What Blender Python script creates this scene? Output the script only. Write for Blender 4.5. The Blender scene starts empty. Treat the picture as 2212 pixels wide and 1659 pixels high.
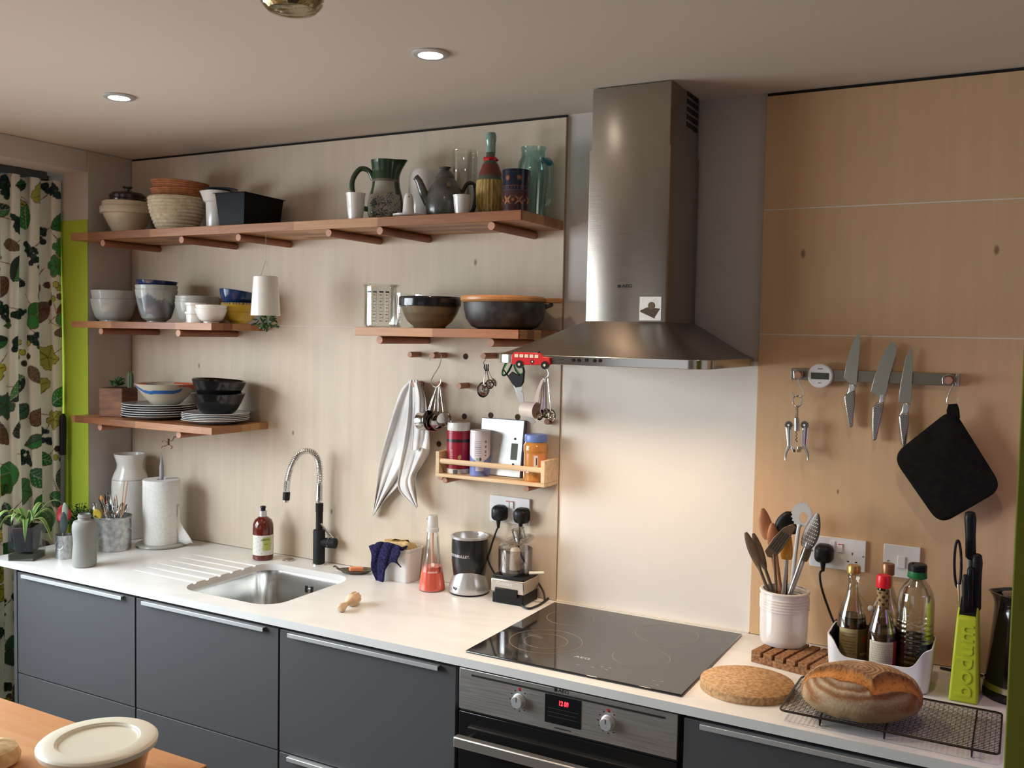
import bpy, bmesh, math, random
import numpy as np
from mathutils import Vector, Matrix
PI = math.pi
random.seed(7); np.random.seed(7)
SC = bpy.context.scene; COL = SC.collection

# ------------------------------------------------ camera
F_, YAW, PIT, ROL = 2039.83, .4988, -.0529, .0194
CP = np.array([3.2535, -2.6761, 1.755])
def _basis():
    y, p = YAW, PIT
    fw = np.array([-math.sin(y)*math.cos(p), math.cos(y)*math.cos(p), math.sin(p)])
    rt = np.array([math.cos(y), math.sin(y), 0]); up = np.cross(rt, fw)
    c, s = math.cos(ROL), math.sin(ROL)
    return c*rt+s*up, -s*rt+c*up, fw
RT, UP, FW = _basis()
cam_data = bpy.data.cameras.new('camera'); cam = bpy.data.objects.new('camera', cam_data); COL.objects.link(cam)
cam_data.sensor_width = 36; cam_data.lens = 36*F_/2212; cam_data.clip_start = .02
cam.matrix_world = Matrix(((RT[0], UP[0], -FW[0], CP[0]), (RT[1], UP[1], -FW[1], CP[1]), (RT[2], UP[2], -FW[2], CP[2]), (0, 0, 0, 1)))
SC.camera = cam
def W(u, v, X=None, Y=None, Z=None):          # a measured point of the photograph on a real plane of the room
    d = RT*(u-1106)/F_-UP*(v-829.5)/F_+FW
    if X is not None: t = (X-CP[0])/d[0]
    elif Y is not None: t = (Y-CP[1])/d[1]
    else: t = (Z-CP[2])/d[2]
    return CP+t*d
def mpx(p): return float((np.array(p)-CP)@FW)/F_
def ray(u, v, y, w=0):                        # (x, z, radius) for something w px wide standing at depth y
    p = W(u, v, Y=y); return float(p[0]), float(p[2]), mpx(p)*w/2

# ------------------------------------------------ world, lights, exposure
SC.view_settings.view_transform = 'Standard'; SC.view_settings.look = 'None'
SC.view_settings.exposure = 0; SC.view_settings.gamma = 1; SC.view_settings.use_curve_mapping = False
w = bpy.data.worlds.new('world'); SC.world = w; w.use_nodes = True
bg = w.node_tree.nodes['Background']; bg.inputs[0].default_value = (.80, .92, 1, 1); bg.inputs[1].default_value = 1.0
def light(name, kind, loc, power, color, size=.1, size_y=None, target=None, spot=None, blend=.5, portal=False):
    l = bpy.data.lights.new(name, kind); l.energy = power; l.color = color
    o = bpy.data.objects.new(name, l); COL.objects.link(o); o.location = loc
    if kind == 'AREA':
        l.size = size
        if size_y: l.shape = 'RECTANGLE'; l.size_y = size_y
        if portal: l.cycles.is_portal = True
    elif kind == 'SPOT': l.spot_size = spot; l.spot_blend = blend; l.shadow_soft_size = size
    else: l.shadow_soft_size = size
    if target is not None:
        o.rotation_euler = (Vector(target)-Vector(loc)).to_track_quat('-Z', 'Y').to_euler()
    return o
wl = light('window_daylight', 'AREA', (-.40, -1.58, 1.55), 98, (.86, .94, 1), 1.9, 1.3, (1, -1.0, .60)); wl.data.spread = math.radians(140)
light('rear_fill', 'AREA', (1.6, -4.55, 1.3), 5, (.9, .95, 1), 1.8, 1.6, (1.7, 0, 1.2))  # added fill in front of the closed rear wall, lifts the ambient light
light('violet_lamp', 'AREA', (3.62, -.62, 1.32), .45, (.55, .2, 1), .2, None, (3.0, -.3, .95))
WARM = (1, .74, .50)
light('right_fill_spot', 'SPOT', (3.03, -.76, 2.41), 11, WARM, .025, target=(3.03, -.76, 0), spot=2.0, blend=.9)  # added unseen spot without a fitting, brightens the right-hand ply

# ------------------------------------------------ mesh builder
class MB:
    def __init__(s): s.bm = bmesh.new(); s.m = Matrix.Identity(4)
    def at(s, loc=(0,0,0), rot=(0,0,0), sc=(1,1,1)):
        from mathutils import Euler
        s.m = Matrix.Translation(loc) @ Euler(rot).to_matrix().to_4x4() @ Matrix.Diagonal((*sc, 1)); return s
    def v(s, p): return s.bm.verts.new(s.m @ Vector(p))
    def f(s, vs):
        try: return s.bm.faces.new(vs)
        except ValueError: return None
    def box(s, x0, x1, y0, y1, z0, z1):
        V = [s.v((x, y, z)) for x in (x0, x1) for y in (y0, y1) for z in (z0, z1)]
        for q in ((0,1,3,2), (4,6,7,5), (0,4,5,1), (2,3,7,6), (0,2,6,4), (1,5,7,3)): s.f([V[i] for i in q])
        return s
    def frust(s, b, t):           # bottom quad points, top quad points
        B = [s.v(p) for p in b]; T = [s.v(p) for p in t]; n = len(B)
        s.f(B[::-1]); s.f(T)
        for i in range(n): s.f([B[i], B[(i+1)%n], T[(i+1)%n], T[i]])
        return s
    def rings(s, R, closed=False, cap=True):
        R = [[s.v(p) for p in r] for r in R]; n = len(R[0])
        m = len(R)
        for k in range(m if closed else m-1):
            a, b = R[k], R[(k+1)%m]
            for i in range(n): s.f([a[i], a[(i+1)%n], b[(i+1)%n], b[i]])
        if cap and not closed: s.f(R[0][::-1]); s.f(R[-1])
        return s
    def lathe(s, prof, seg=40, fn=None, c=(0,0,0), cap=True):
        R = []
        for r, z in prof:
            r = max(r, .0002)
            ring = []
            for i in range(seg):
                a = 2*PI*i/seg; rr, zz = (fn(r, z, a) if fn else (r, z))
                ring.append((c[0]+rr*math.cos(a), c[1]+rr*math.sin(a), c[2]+zz))
            R.append(ring)
        return s.rings(R, cap=cap)
    def tube(s, pts, r, seg=8, closed=False):
        pts = [Vector(p) for p in pts]; n = len(pts); R = []
        rs = r if isinstance(r, (list, tuple)) else [r]*n
        nrm = None
        for i, p in enumerate(pts):
            a = pts[(i-1)%n] if (i or closed) else p; b = pts[(i+1)%n] if (i < n-1 or closed) else p
            t = (b-a).normalized()
            if nrm is None:
                nrm = t.orthogonal().normalized()
            else:
                nrm = (nrm-t*nrm.dot(t))
                nrm = nrm.normalized() if nrm.length > 1e-6 else t.orthogonal().normalized()
            bn = t.cross(nrm)
            R.append([p+(nrm*math.cos(2*PI*k/seg)+bn*math.sin(2*PI*k/seg))*rs[i] for k in range(seg)])
        return s.rings(R, closed=closed)
    def cyl(s, p, q, r, r2=None, seg=20): return s.tube([p, q], [r, r if r2 is None else r2], seg)
    def prism(s, poly, z0, z1):
        B = [s.v((x, y, z0)) for x, y in poly]; T = [s.v((x, y, z1)) for x, y in poly]; n = len(poly)
        s.f(B[::-1]); s.f(T)
        for i in range(n): s.f([B[i], B[(i+1)%n], T[(i+1)%n], T[i]])
        return s
    def ball(s, c, r, seg=20):
        if not isinstance(r, (tuple, list)): r = (r, r, r)
        n = seg//2; R = []
        for k in range(n+1):
            a = -PI/2+PI*k/n; q = max(math.cos(a), .01)
            R.append([(c[0]+r[0]*q*math.cos(2*PI*i/seg), c[1]+r[1]*q*math.sin(2*PI*i/seg), c[2]+r[2]*math.sin(a)) for i in range(seg)])
        return s.rings(R)
    def grid(s, P):               # P[i][j] points
        V = [[s.v(p) for p in row] for row in P]
        for i in range(len(V)-1):
            for j in range(len(V[0])-1): s.f([V[i][j], V[i+1][j], V[i+1][j+1], V[i][j+1]])
        return s
    def build(s, name, mat, parent=None, loc=None, bev=0, seg=2, smooth=35, solid=0, sub=0):
        me = bpy.data.meshes.new(name)
        bmesh.ops.recalc_face_normals(s.bm, faces=s.bm.faces[:])
        s.bm.to_mesh(me); s.bm.free()
        if smooth:
            for p in me.polygons: p.use_smooth = True
            me.set_sharp_from_angle(angle=math.radians(smooth))
        o = bpy.data.objects.new(name, me); COL.objects.link(o)
        if mat: me.materials.append(mat)
        if parent is not None: o.parent = parent
        if loc is not None: o.location = loc
        if solid:
            m = o.modifiers.new('s', 'SOLIDIFY'); m.thickness = solid; m.offset = 0
        if bev:
            m = o.modifiers.new('b', 'BEVEL'); m.width = bev; m.segments = seg; m.limit_method = 'ANGLE'; m.angle_limit = math.radians(40)
        if sub:
            m = o.modifiers.new('u', 'SUBSURF'); m.levels = sub; m.render_levels = sub
        return o
def bx(name, x0, x1, y0, y1, z0, z1, mat, parent=None, bev=.0015, **k): return MB().box(x0, x1, y0, y1, z0, z1).build(name, mat, parent, bev=bev, **k)
def tag(o, label, cat, group=None):
    o['label'] = label; o['category'] = cat
    if group: o['group'] = group
    return o
def thing(name, label, cat, loc=(0,0,0), rz=0, group=None):
    o = bpy.data.objects.new(name, None); COL.objects.link(o); o.empty_display_size = .02
    o.location = loc; o.rotation_euler = (0, 0, rz); return tag(o, label, cat, group)
def struct(o): o['kind'] = 'structure'; return o
KIDS = lambda r: [o for o in COL.objects if o.parent == r]
def dup(root, loc, rz=None, label=None, sc=None, rot=None):
    def cp(o, par):
        c = o.copy(); COL.objects.link(c)
        if par: c.parent = par
        for k in KIDS(o): cp(k, c)
        return c
    r = cp(root, None); r.location = loc
    if rz is not None: r.rotation_euler = (0, 0, rz)
    if rot is not None: r.rotation_euler = rot
    if sc: r.scale = sc
    if label: r['label'] = label
    return r
def rrect(x0, x1, y0, y1, r, n=8):
    P = []
    for cx, cy, a in ((x1-r, y1-r, 0), (x0+r, y1-r, 90), (x0+r, y0+r, 180), (x1-r, y0+r, 270)):
        for k in range(n+1):
            t = math.radians(a+90*k/n); P.append((cx+r*math.cos(t), cy+r*math.sin(t)))
    return P
def smooth_path(P, n=6):          # catmull-rom
    P = [Vector(p) for p in P]; out = []
    for i in range(len(P)-1):
        a, b, c, d = P[max(i-1, 0)], P[i], P[i+1], P[min(i+2, len(P)-1)]
        for k in range(n):
            t = k/n; out.append(.5*((2*b)+(c-a)*t+(2*a-5*b+4*c-d)*t*t+(3*b-a-3*c+d)*t**3))
    return out+[P[-1]]
def text(s, size, mat, parent, loc, rot=(PI/2, 0, 0), name='lettering', ext=.0003, sx=1, wrap=None, bold=0, space=1):
    c = bpy.data.curves.new('t', 'FONT'); c.body = s; c.size = size; c.align_x = 'CENTER'; c.align_y = 'CENTER'; c.extrude = ext; c.offset = bold; c.space_character = space
    o = bpy.data.objects.new('t', c); COL.objects.link(o)
    me = bpy.data.meshes.new_from_object(o); bpy.data.objects.remove(o)
    me.name = name
    if wrap:                       # bend round a vertical cylinder of radius wrap, facing -Y
        for v in me.vertices:
            a = v.co.x*sx/wrap; y, z = v.co.y, v.co.z
            v.co = ((wrap+z)*math.sin(a), -(wrap+z)*math.cos(a), y)
    t = bpy.data.objects.new(name, me); COL.objects.link(t); me.materials.append(mat)
    t.parent = parent; t.location = loc; t.rotation_euler = (0, 0, rot[2]) if wrap else rot
    if not wrap: t.scale = (sx, 1, 1)
    return t

# ------------------------------------------------ materials
def mat(name, col, rough=.5, metal=0, coat=0, trans=0, ior=1.45, spec=.5, emit=None, es=0, sub=0, alpha=1):
    m = bpy.data.materials.new(name); m.use_nodes = True; b = m.node_tree.nodes['Principled BSDF']
    b.inputs['Base Color'].default_value = (*col, 1); b.inputs['Roughness'].default_value = rough; b.inputs['Metallic'].default_value = metal
    b.inputs['Coat Weight'].default_value = coat; b.inputs['Coat Roughness'].default_value = .08
    b.inputs['Transmission Weight'].default_value = trans; b.inputs['IOR'].default_value = ior; b.inputs['Specular IOR Level'].default_value = spec
    b.inputs['Alpha'].default_value = alpha
    if emit: b.inputs['Emission Color'].default_value = (*emit, 1); b.inputs['Emission Strength'].default_value = es
    return m
def nd(m): return m.node_tree.nodes, m.node_tree.links, m.node_tree.nodes['Principled BSDF']
def coords(m, scale=(1,1,1), rot=(0,0,0), kind='Object'):
    N, L, b = nd(m); t = N.new('ShaderNodeTexCoord'); mp = N.new('ShaderNodeMapping')
    mp.inputs['Scale'].default_value = scale; mp.inputs['Rotation'].default_value = rot; L.new(t.outputs[kind], mp.inputs[0]); return mp.outputs[0]
def noisy(m, c1, c2, scale=(1,1,1), ns=5, detail=4, lo=.35, hi=.65, bump=0, rough=None, dist=0):
    N, L, b = nd(m); n = N.new('ShaderNodeTexNoise'); n.inputs['Scale'].default_value = ns; n.inputs['Detail'].default_value = detail; n.inputs['Distortion'].default_value = dist
    L.new(coords(m, scale), n.inputs['Vector']); r = N.new('ShaderNodeValToRGB')
    r.color_ramp.elements[0].position = lo; r.color_ramp.elements[1].position = hi
    r.color_ramp.elements[0].color = (*c1, 1); r.color_ramp.elements[1].color = (*c2, 1)
    L.new(n.outputs[0], r.inputs[0]); L.new(r.outputs[0], b.inputs['Base Color'])
    if bump:
        bp = N.new('ShaderNodeBump'); bp.inputs['Strength'].default_value = bump; bp.inputs['Distance'].default_value = .002
        L.new(n.outputs[0], bp.inputs['Height']); L.new(bp.outputs[0], b.inputs['Normal'])
    return m
def thin_glass(name, tint=(1,1,1), refl=.12, rough=.02):
    m = bpy.data.materials.new(name); m.use_nodes = True; N, L = m.node_tree.nodes, m.node_tree.links; N.clear()
    o = N.new('ShaderNodeOutputMaterial'); mx = N.new('ShaderNodeMixShader'); t = N.new('ShaderNodeBsdfTransparent'); g = N.new('ShaderNodeBsdfGlossy')
    t.inputs[0].default_value = (*tint, 1); g.inputs['Roughness'].default_value = rough; g.inputs[0].default_value = (1, 1, 1, 1)
    lw = N.new('ShaderNodeLayerWeight'); lw.inputs[0].default_value = .35
    mu = N.new('ShaderNodeMath'); mu.operation = 'MULTIPLY_ADD'; mu.inputs[1].default_value = .55; mu.inputs[2].default_value = refl*.2
    L.new(lw.outputs['Fresnel'], mu.inputs[0]); L.new(mu.outputs[0], mx.inputs[0]); L.new(t.outputs[0], mx.inputs[1]); L.new(g.outputs[0], mx.inputs[2]); L.new(mx.outputs[0], o.inputs[0])
    return m
def ply(name, base, knots=()):
    m = mat(name, base, .55, spec=.3); N, L, b = nd(m)
    v = coords(m, (9, 9, .55)); n = N.new('ShaderNodeTexNoise'); n.inputs['Scale'].default_value = 6; n.inputs['Detail'].default_value = 6; n.inputs['Distortion'].default_value = .6; L.new(v, n.inputs['Vector'])
    v2 = coords(m, (1.2, 1, .9)); n2 = N.new('ShaderNodeTexNoise'); n2.inputs['Scale'].default_value = 1.8; n2.inputs['Detail'].default_value = 3; L.new(v2, n2.inputs['Vector'])
    wv = N.new('ShaderNodeTexWave'); wv.inputs['Scale'].default_value = 2.2; wv.inputs['Distortion'].default_value = 9; wv.inputs['Detail'].default_value = 2; wv.inputs['Detail Scale'].default_value = .8; L.new(coords(m, (2, 1, .4)), wv.inputs['Vector'])
    ad = N.new('ShaderNodeMath'); ad.operation = 'MULTIPLY_ADD'; ad.inputs[1].default_value = .55; L.new(n.outputs[0], ad.inputs[0])
    a2 = N.new('ShaderNodeMath'); a2.operation = 'MULTIPLY_ADD'; a2.inputs[1].default_value = .35; a2.inputs[2].default_value = 0; L.new(n2.outputs[0], a2.inputs[0]); L.new(a2.outputs[0], ad.inputs[2])
    a3 = N.new('ShaderNodeMath'); a3.operation = 'MULTIPLY_ADD'; a3.inputs[1].default_value = .10; L.new(wv.outputs[1], a3.inputs[0]); L.new(ad.outputs[0], a3.inputs[2])
    r = N.new('ShaderNodeValToRGB'); r.color_ramp.elements[0].position = .30; r.color_ramp.elements[1].position = .70
    r.color_ramp.elements[0].color = (*[c*.93 for c in base], 1); r.color_ramp.elements[1].color = (*[min(1, c*1.05) for c in base], 1)
    L.new(a3.outputs[0], r.inputs[0]); out = r.outputs[0]
    tc = N.new('ShaderNodeTexCoord')
    for (kx, kz, kr) in knots:
        sb = N.new('ShaderNodeMapping'); sb.inputs['Location'].default_value = (-kx, 0, -kz*.5); sb.inputs['Scale'].default_value = (1, 0, .5); L.new(tc.outputs['Object'], sb.inputs[0])
        ln = N.new('ShaderNodeVectorMath'); ln.operation = 'LENGTH'; L.new(sb.outputs[0], ln.inputs[0])
        mr = N.new('ShaderNodeMapRange'); mr.inputs[1].default_value = kr*.4; mr.inputs[2].default_value = kr; mr.inputs[3].default_value = .75; mr.inputs[4].default_value = 0; L.new(ln.outputs['Value'], mr.inputs[0])
        mx = N.new('ShaderNodeMix'); mx.data_type = 'RGBA'; L.new(mr.outputs[0], mx.inputs[0]); L.new(out, mx.inputs[6]); mx.inputs[7].default_value = (.12, .07, .03, 1); out = mx.outputs[2]
    L.new(out, b.inputs['Base Color']); return m
def staves(name, c1, c2, c3, lx=.32, ly=.042, rough=.4):
    m = mat(name, c1, rough, spec=.4); N, L, b = nd(m); tc = coords(m)
    br = N.new('ShaderNodeTexBrick'); br.offset = .37; br.inputs['Mortar Size'].default_value = 0; br.inputs['Brick Width'].default_value = lx; br.inputs['Row Height'].default_value = ly; br.inputs['Scale'].default_value = 1
    br.inputs['Color1'].default_value = (0, 0, 0, 1); br.inputs['Color2'].default_value = (1, 1, 1, 1); br.inputs['Bias'].default_value = 0; L.new(tc, br.inputs['Vector'])
    n = N.new('ShaderNodeTexNoise'); n.inputs['Scale'].default_value = 9; n.inputs['Detail'].default_value = 6; n.inputs['Distortion'].default_value = .8; L.new(coords(m, (1, 14, 14)), n.inputs['Vector'])
    ad = N.new('ShaderNodeMath'); ad.operation = 'MULTIPLY_ADD'; ad.inputs[1].default_value = .45; L.new(n.outputs[0], ad.inputs[0])
    ml = N.new('ShaderNodeMath'); ml.operation = 'MULTIPLY'; ml.inputs[1].default_value = .7; L.new(br.outputs[0], ml.inputs[0]); L.new(ml.outputs[0], ad.inputs[2])
    r = N.new('ShaderNodeValToRGB'); e = r.color_ramp.elements; e[0].position = .12; e[0].color = (*c1, 1); e[1].position = .9; e[1].color = (*c3, 1)
    q = e.new(.5); q.color = (*c2, 1); L.new(ad.outputs[0], r.inputs[0]); L.new(r.outputs[0], b.inputs['Base Color']); return m
def brushed(name, col, rough=.3, axis=(1, 60, 60), aniso=.0, bmp=.06):
    m = mat(name, col, rough, 1); N, L, b = nd(m); n = N.new('ShaderNodeTexNoise'); n.inputs['Scale'].default_value = 12; n.inputs['Detail'].default_value = 3; L.new(coords(m, axis), n.inputs['Vector'])
    mr = N.new('ShaderNodeMapRange'); mr.inputs[3].default_value = rough*.75; mr.inputs[4].default_value = rough*1.3; L.new(n.outputs[0], mr.inputs[0]); L.new(mr.outputs[0], b.inputs['Roughness'])
    b.inputs['Anisotropic'].default_value = aniso
    bp = N.new('ShaderNodeBump'); bp.inputs['Strength'].default_value = bmp; bp.inputs['Distance'].default_value = .001; L.new(n.outputs[0], bp.inputs['Height']); L.new(bp.outputs[0], b.inputs['Normal']); return m
def vcol(name, rough=.8, spec=.3, attr='Col', transl=0, bump=0):
    m = mat(name, (1, 1, 1), rough, spec=spec); N, L, b = nd(m); a = N.new('ShaderNodeAttribute'); a.attribute_name = attr; L.new(a.outputs[0], b.inputs['Base Color'])
    if transl:
        t = N.new('ShaderNodeBsdfTranslucent'); L.new(a.outputs[0], t.inputs[0]); mx = N.new('ShaderNodeMixShader'); mx.inputs[0].default_value = transl
        o = N['Material Output']; L.new(b.outputs[0], mx.inputs[1]); L.new(t.outputs[0], mx.inputs[2]); L.new(mx.outputs[0], o.inputs[0])
    if bump:
        n = N.new('ShaderNodeTexNoise'); n.inputs['Scale'].default_value = 140; bp = N.new('ShaderNodeBump'); bp.inputs['Strength'].default_value = bump; bp.inputs['Distance'].default_value = .002
        L.new(coords(m), n.inputs['Vector']); L.new(n.outputs[0], bp.inputs['Height']); L.new(bp.outputs[0], b.inputs['Normal'])
    return m
def paint_verts(me, cols):
    a = me.color_attributes.new('Col', 'FLOAT_COLOR', 'POINT'); c = np.ones((len(me.vertices), 4), dtype=np.float32); c[:, :3] = cols; a.data.foreach_set('color', c.ravel())

PLYK_L = [(*W(1027, 567, Y=0)[[0, 2]], .007), (*W(633, 935, Y=0)[[0, 2]], .006), (*W(716, 1105, Y=0)[[0, 2]], .006), (*W(430, 790, Y=0)[[0, 2]], .006)]
PLYK_R = [(*W(1735, 548, Y=0)[[0, 2]], .008), (*W(2153, 540, Y=0)[[0, 2]], .008), (*W(1810, 1062, Y=0)[[0, 2]], .004)]
M = dict(
    ceiling=mat('ceiling_paint', (.62, .555, .48), .9, spec=.15), wall=mat('wall_paint', (.60, .55, .52), .9, spec=.15),
    plyL=ply('birch_ply', (.64, .545, .43), PLYK_L), plyR=ply('birch_ply_warm_lit', (.64, .42, .245), PLYK_R), plyedge=mat('ply_edge', (.36, .25, .15), .7),  # right ply is the same birch with warm lamplight put into its colour
    filler=mat('joint_filler', (.75, .68, .60), .8), splash=mat('splashback', (.80, .75, .69), .28, spec=.4),
    green=mat('lime_paint', (.47, .60, .06), .75, spec=.2), olive=mat('olive_paint', (.16, .17, .02), .8, spec=.2),
    dark=mat('black_gap', (.01, .01, .01), .8), floor=mat('floor', (.20, .15, .11), .6),
    wood=staves('teak_staves', (.17, .055, .022), (.31, .125, .05), (.50, .27, .12), .34, .045),
    island=staves('island_staves', (.32, .12, .05), (.48, .21, .09), (.55, .29, .14), .9, .05, .35),
    dowel=noisy(mat('dowel', (.3, .12, .07), .5), (.24, .085, .045), (.36, .15, .08), (40, 3, 40), 3), dowelend=mat('dowel_end', (.46, .24, .16), .6),
    cab=mat('cabinet_grey', (.085, .085, .09), .42, spec=.35), cabd=mat('cabinet_carcass', (.02, .02, .022), .6), alu=mat('aluminium', (.66, .67, .68), .42, .7),
    top=noisy(mat('quartz', (.8, .79, .76), .32, spec=.4), (.72, .715, .70), (.77, .765, .75), (1, 2.2, 1), 4, 7, .38, .6, dist=1.2),
    steel=brushed('brushed_steel', (.40, .36, .315), .24, (1, 1, 90), 0), steelv=brushed('brushed_steel_dark', (.33, .305, .29), .34), chrome=mat('chrome', (.82, .82, .82), .08, 1), satin=mat('satin_steel', (.6, .59, .57), .25, 1),
    glassblk=mat('black_glass', (.012, .012, .013), .05, coat=.5), black=mat('black_plastic', (.009, .009, .010), .38, spec=.3), blackm=mat('black_matt', (.012, .012, .013), .6, spec=.3), rubber=mat('black_rubber', (.01, .01, .01), .5),
    white=mat('white_glaze', (.78, .76, .72), .18, coat=.4), whitep=mat('white_plastic', (.80, .79, .80), .35), cream=mat('cream_stoneware', (.66, .57, .42), .35, coat=.2),
    glass=thin_glass('clear_glass', (.97, .98, .97)), aqua=thin_glass('aqua_glass', (.74, .88, .87), .15), smoke=thin_glass('smoky_glass', (.70, .66, .5), .3), teal=mat('teal_glass', (.02, .25, .28), .1, trans=.4),
    red=mat('red', (.55, .02, .02), .35), paper=mat('paper', (.82, .82, .80), .95, spec=.1),
    galv=noisy(mat('galvanised', (.6, .62, .62), .38, .9), (.42, .44, .45), (.66, .68, .68), (1, 1, 1), 60, 4, .35, .65),
    leaf=noisy(mat('leaf_green', (.1, .25, .04), .5), (.045, .15, .02), (.16, .30, .06), (1, 1, 1), 30), leafd=mat('dark_leaf', (.02, .06, .012), .6), soil=mat('soil', (.02, .013, .008), .95),
)
def lathe_thing(name, label, cat, prof, m, x, y, z, seg=40, group=None, fn=None, smooth=35, rot=None):
    o = MB().lathe(prof, seg, fn).build(name, m, smooth=smooth); o.location = (x, y, z)
    if rot: o.rotation_euler = rot
    return tag(o, label, cat, group)
def bowl(rf, rr, h, t=.004, p=.5, foot=.004, n=10):           # outer wall up, over the rim and down inside
    out = [(0, 0), (rf, 0), (rf, foot)]
    for k in range(1, n+1):
        s = k/n; out.append((rf+(rr-rf)*s**p, foot+(h-foot)*s))
    inn = [(r-t, max(z, foot+t)) for r, z in reversed(out[3:])]
    return out+[(rr-t*.5, h+t*.4)]+inn+[(0, foot+t)]
def vessel(prof, t=.003):         # outer profile from the foot to the rim -> closed thin vessel
    inn = [(max(r-t, .001), z) for r, z in reversed(prof)]
    inn[-1] = (inn[-1][0], prof[0][1]+t)
    return [(0, prof[0][1])]+prof+inn+[(0, prof[0][1]+t)]
# ================================================ THE ROOM
ZC = 2.438; ZW = .91; PX = 1.969; QX = 2.587; NX = 4.2; G1 = 1.768; G2 = 2.1155
HEAD = 2.354; REV = -.2045
struct(bx('floor', -.3, 5, -4.7, .05, -.1, 0, M['floor'], bev=0))
def ceil():
    b = MB().box(-.3, 5, -4.7, .05, ZC, ZC+.1); o = struct(b.build('ceiling', M['ceiling'], bev=0)); return o
ceil()
struct(bx('wall_back', -.3, 5, .012, .12, 0, ZC, M['wall'], bev=0))
# left wall with the tall window opening
b = MB().box(-.3, 0, REV, .012, 0, ZC).box(-.3, 0, -2.66, REV, HEAD, ZC).box(-.3, 0, -4.7, -2.66, 0, ZC)
struct(b.build('wall_left', M['wall'], bev=.003))
zg = float(W(170, 475, Y=REV)[2])
struct(bx('trim_1', -.3, .0, REV-.0015, REV, 0, zg, M['green'], bev=0))
struct(bx('wall_behind', -.3, 5, -4.8, -4.7, 0, ZC, M['wall'], bev=0))
px_ = W(2168, 1652, Y=-1.30)[0]; struct(bx('wall_partition', float(px_), 4.2, -1.30, -1.19, 0, ZC, M['olive'], bev=.002))
struct(bx('wall_right', NX, NX+.1, -4.7, .05, 0, ZC, M['wall'], bev=0))
# plywood lining boards, the joints filled pale
def board(n, x0, x1, z0, z1, m): return struct(bx('trim_%d' % n, x0, x1, 0, .0118, z0, z1, m, bev=.0008))
board(2, .004, PX, ZW+.001, G1-.0015, M['plyL']); board(3, .004, PX, G1+.0015, ZC-.009, M['plyL'])
board(4, QX, NX-.001, ZW+.001, G1-.0015, M['plyR']); board(5, QX, NX-.001, G1+.0015, G2-.0015, M['plyR']); board(6, QX, NX-.001, G2+.0015, ZC-.009, M['plyR'])
struct(bx('trim_7', .004, PX-.001, .001, .011, G1-.0015, G1+.0015, M['filler'], bev=0))
struct(bx('trim_8', QX+.001, NX-.001, .001, .011, G1-.0015, G1+.0015, M['filler'], bev=0)); struct(bx('trim_9', QX+.001, NX-.001, .001, .011, G2-.0015, G2+.0015, M['filler'], bev=0))
struct(bx('trim_10', PX, PX+.0015, 0, .0118, ZW, ZC-.009, M['plyedge'], bev=0))
struct(bx('trim_12', .001, PX, .006, .0118, ZC-.009, ZC, M['dark'], bev=0)); struct(bx('trim_13', QX, NX-.001, .006, .0118, ZC-.009, ZC, M['dark'], bev=0))  # black strips stand in for the shadow in the gap under the ceiling
struct(bx('trim_14', PX+.0015, QX-.001, .004, .012, ZW, 1.69, M['splash'], bev=.0008))
struct(bx('trim_15', PX+.0015, QX-.001, -.004, .0038, ZW, ZW+.004, M['filler'], bev=.0008))
# window: slim frame and pane behind the curtain
r = bpy.data.objects.new('window_1', None); COL.objects.link(r); struct(r)
FR = mat('window_frame_grey', (.06, .07, .075), .5)
b = MB()
for y in (REV-.055, -1.45, -2.655): b.box(-.27, -.235, y, y+.05, 0, HEAD)
b.box(-.27, -.235, -2.655, REV, HEAD-.05, HEAD).box(-.27, -.235, -2.655, REV, 0, .05)
b.build('window_frame', FR, r, bev=.002); bx('pane', -.255, -.249, -2.65, REV, .05, HEAD-.05, M['glass'], r, bev=0)
t = thing('curtain_rail', 'dark grey rail above the leaf-print curtain under the opening head', 'curtain rail', (-.17, -1.4, HEAD))
bx('track', -.018, .018, -1.2, 1.13, -.028, -.001, FR, t)

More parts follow.
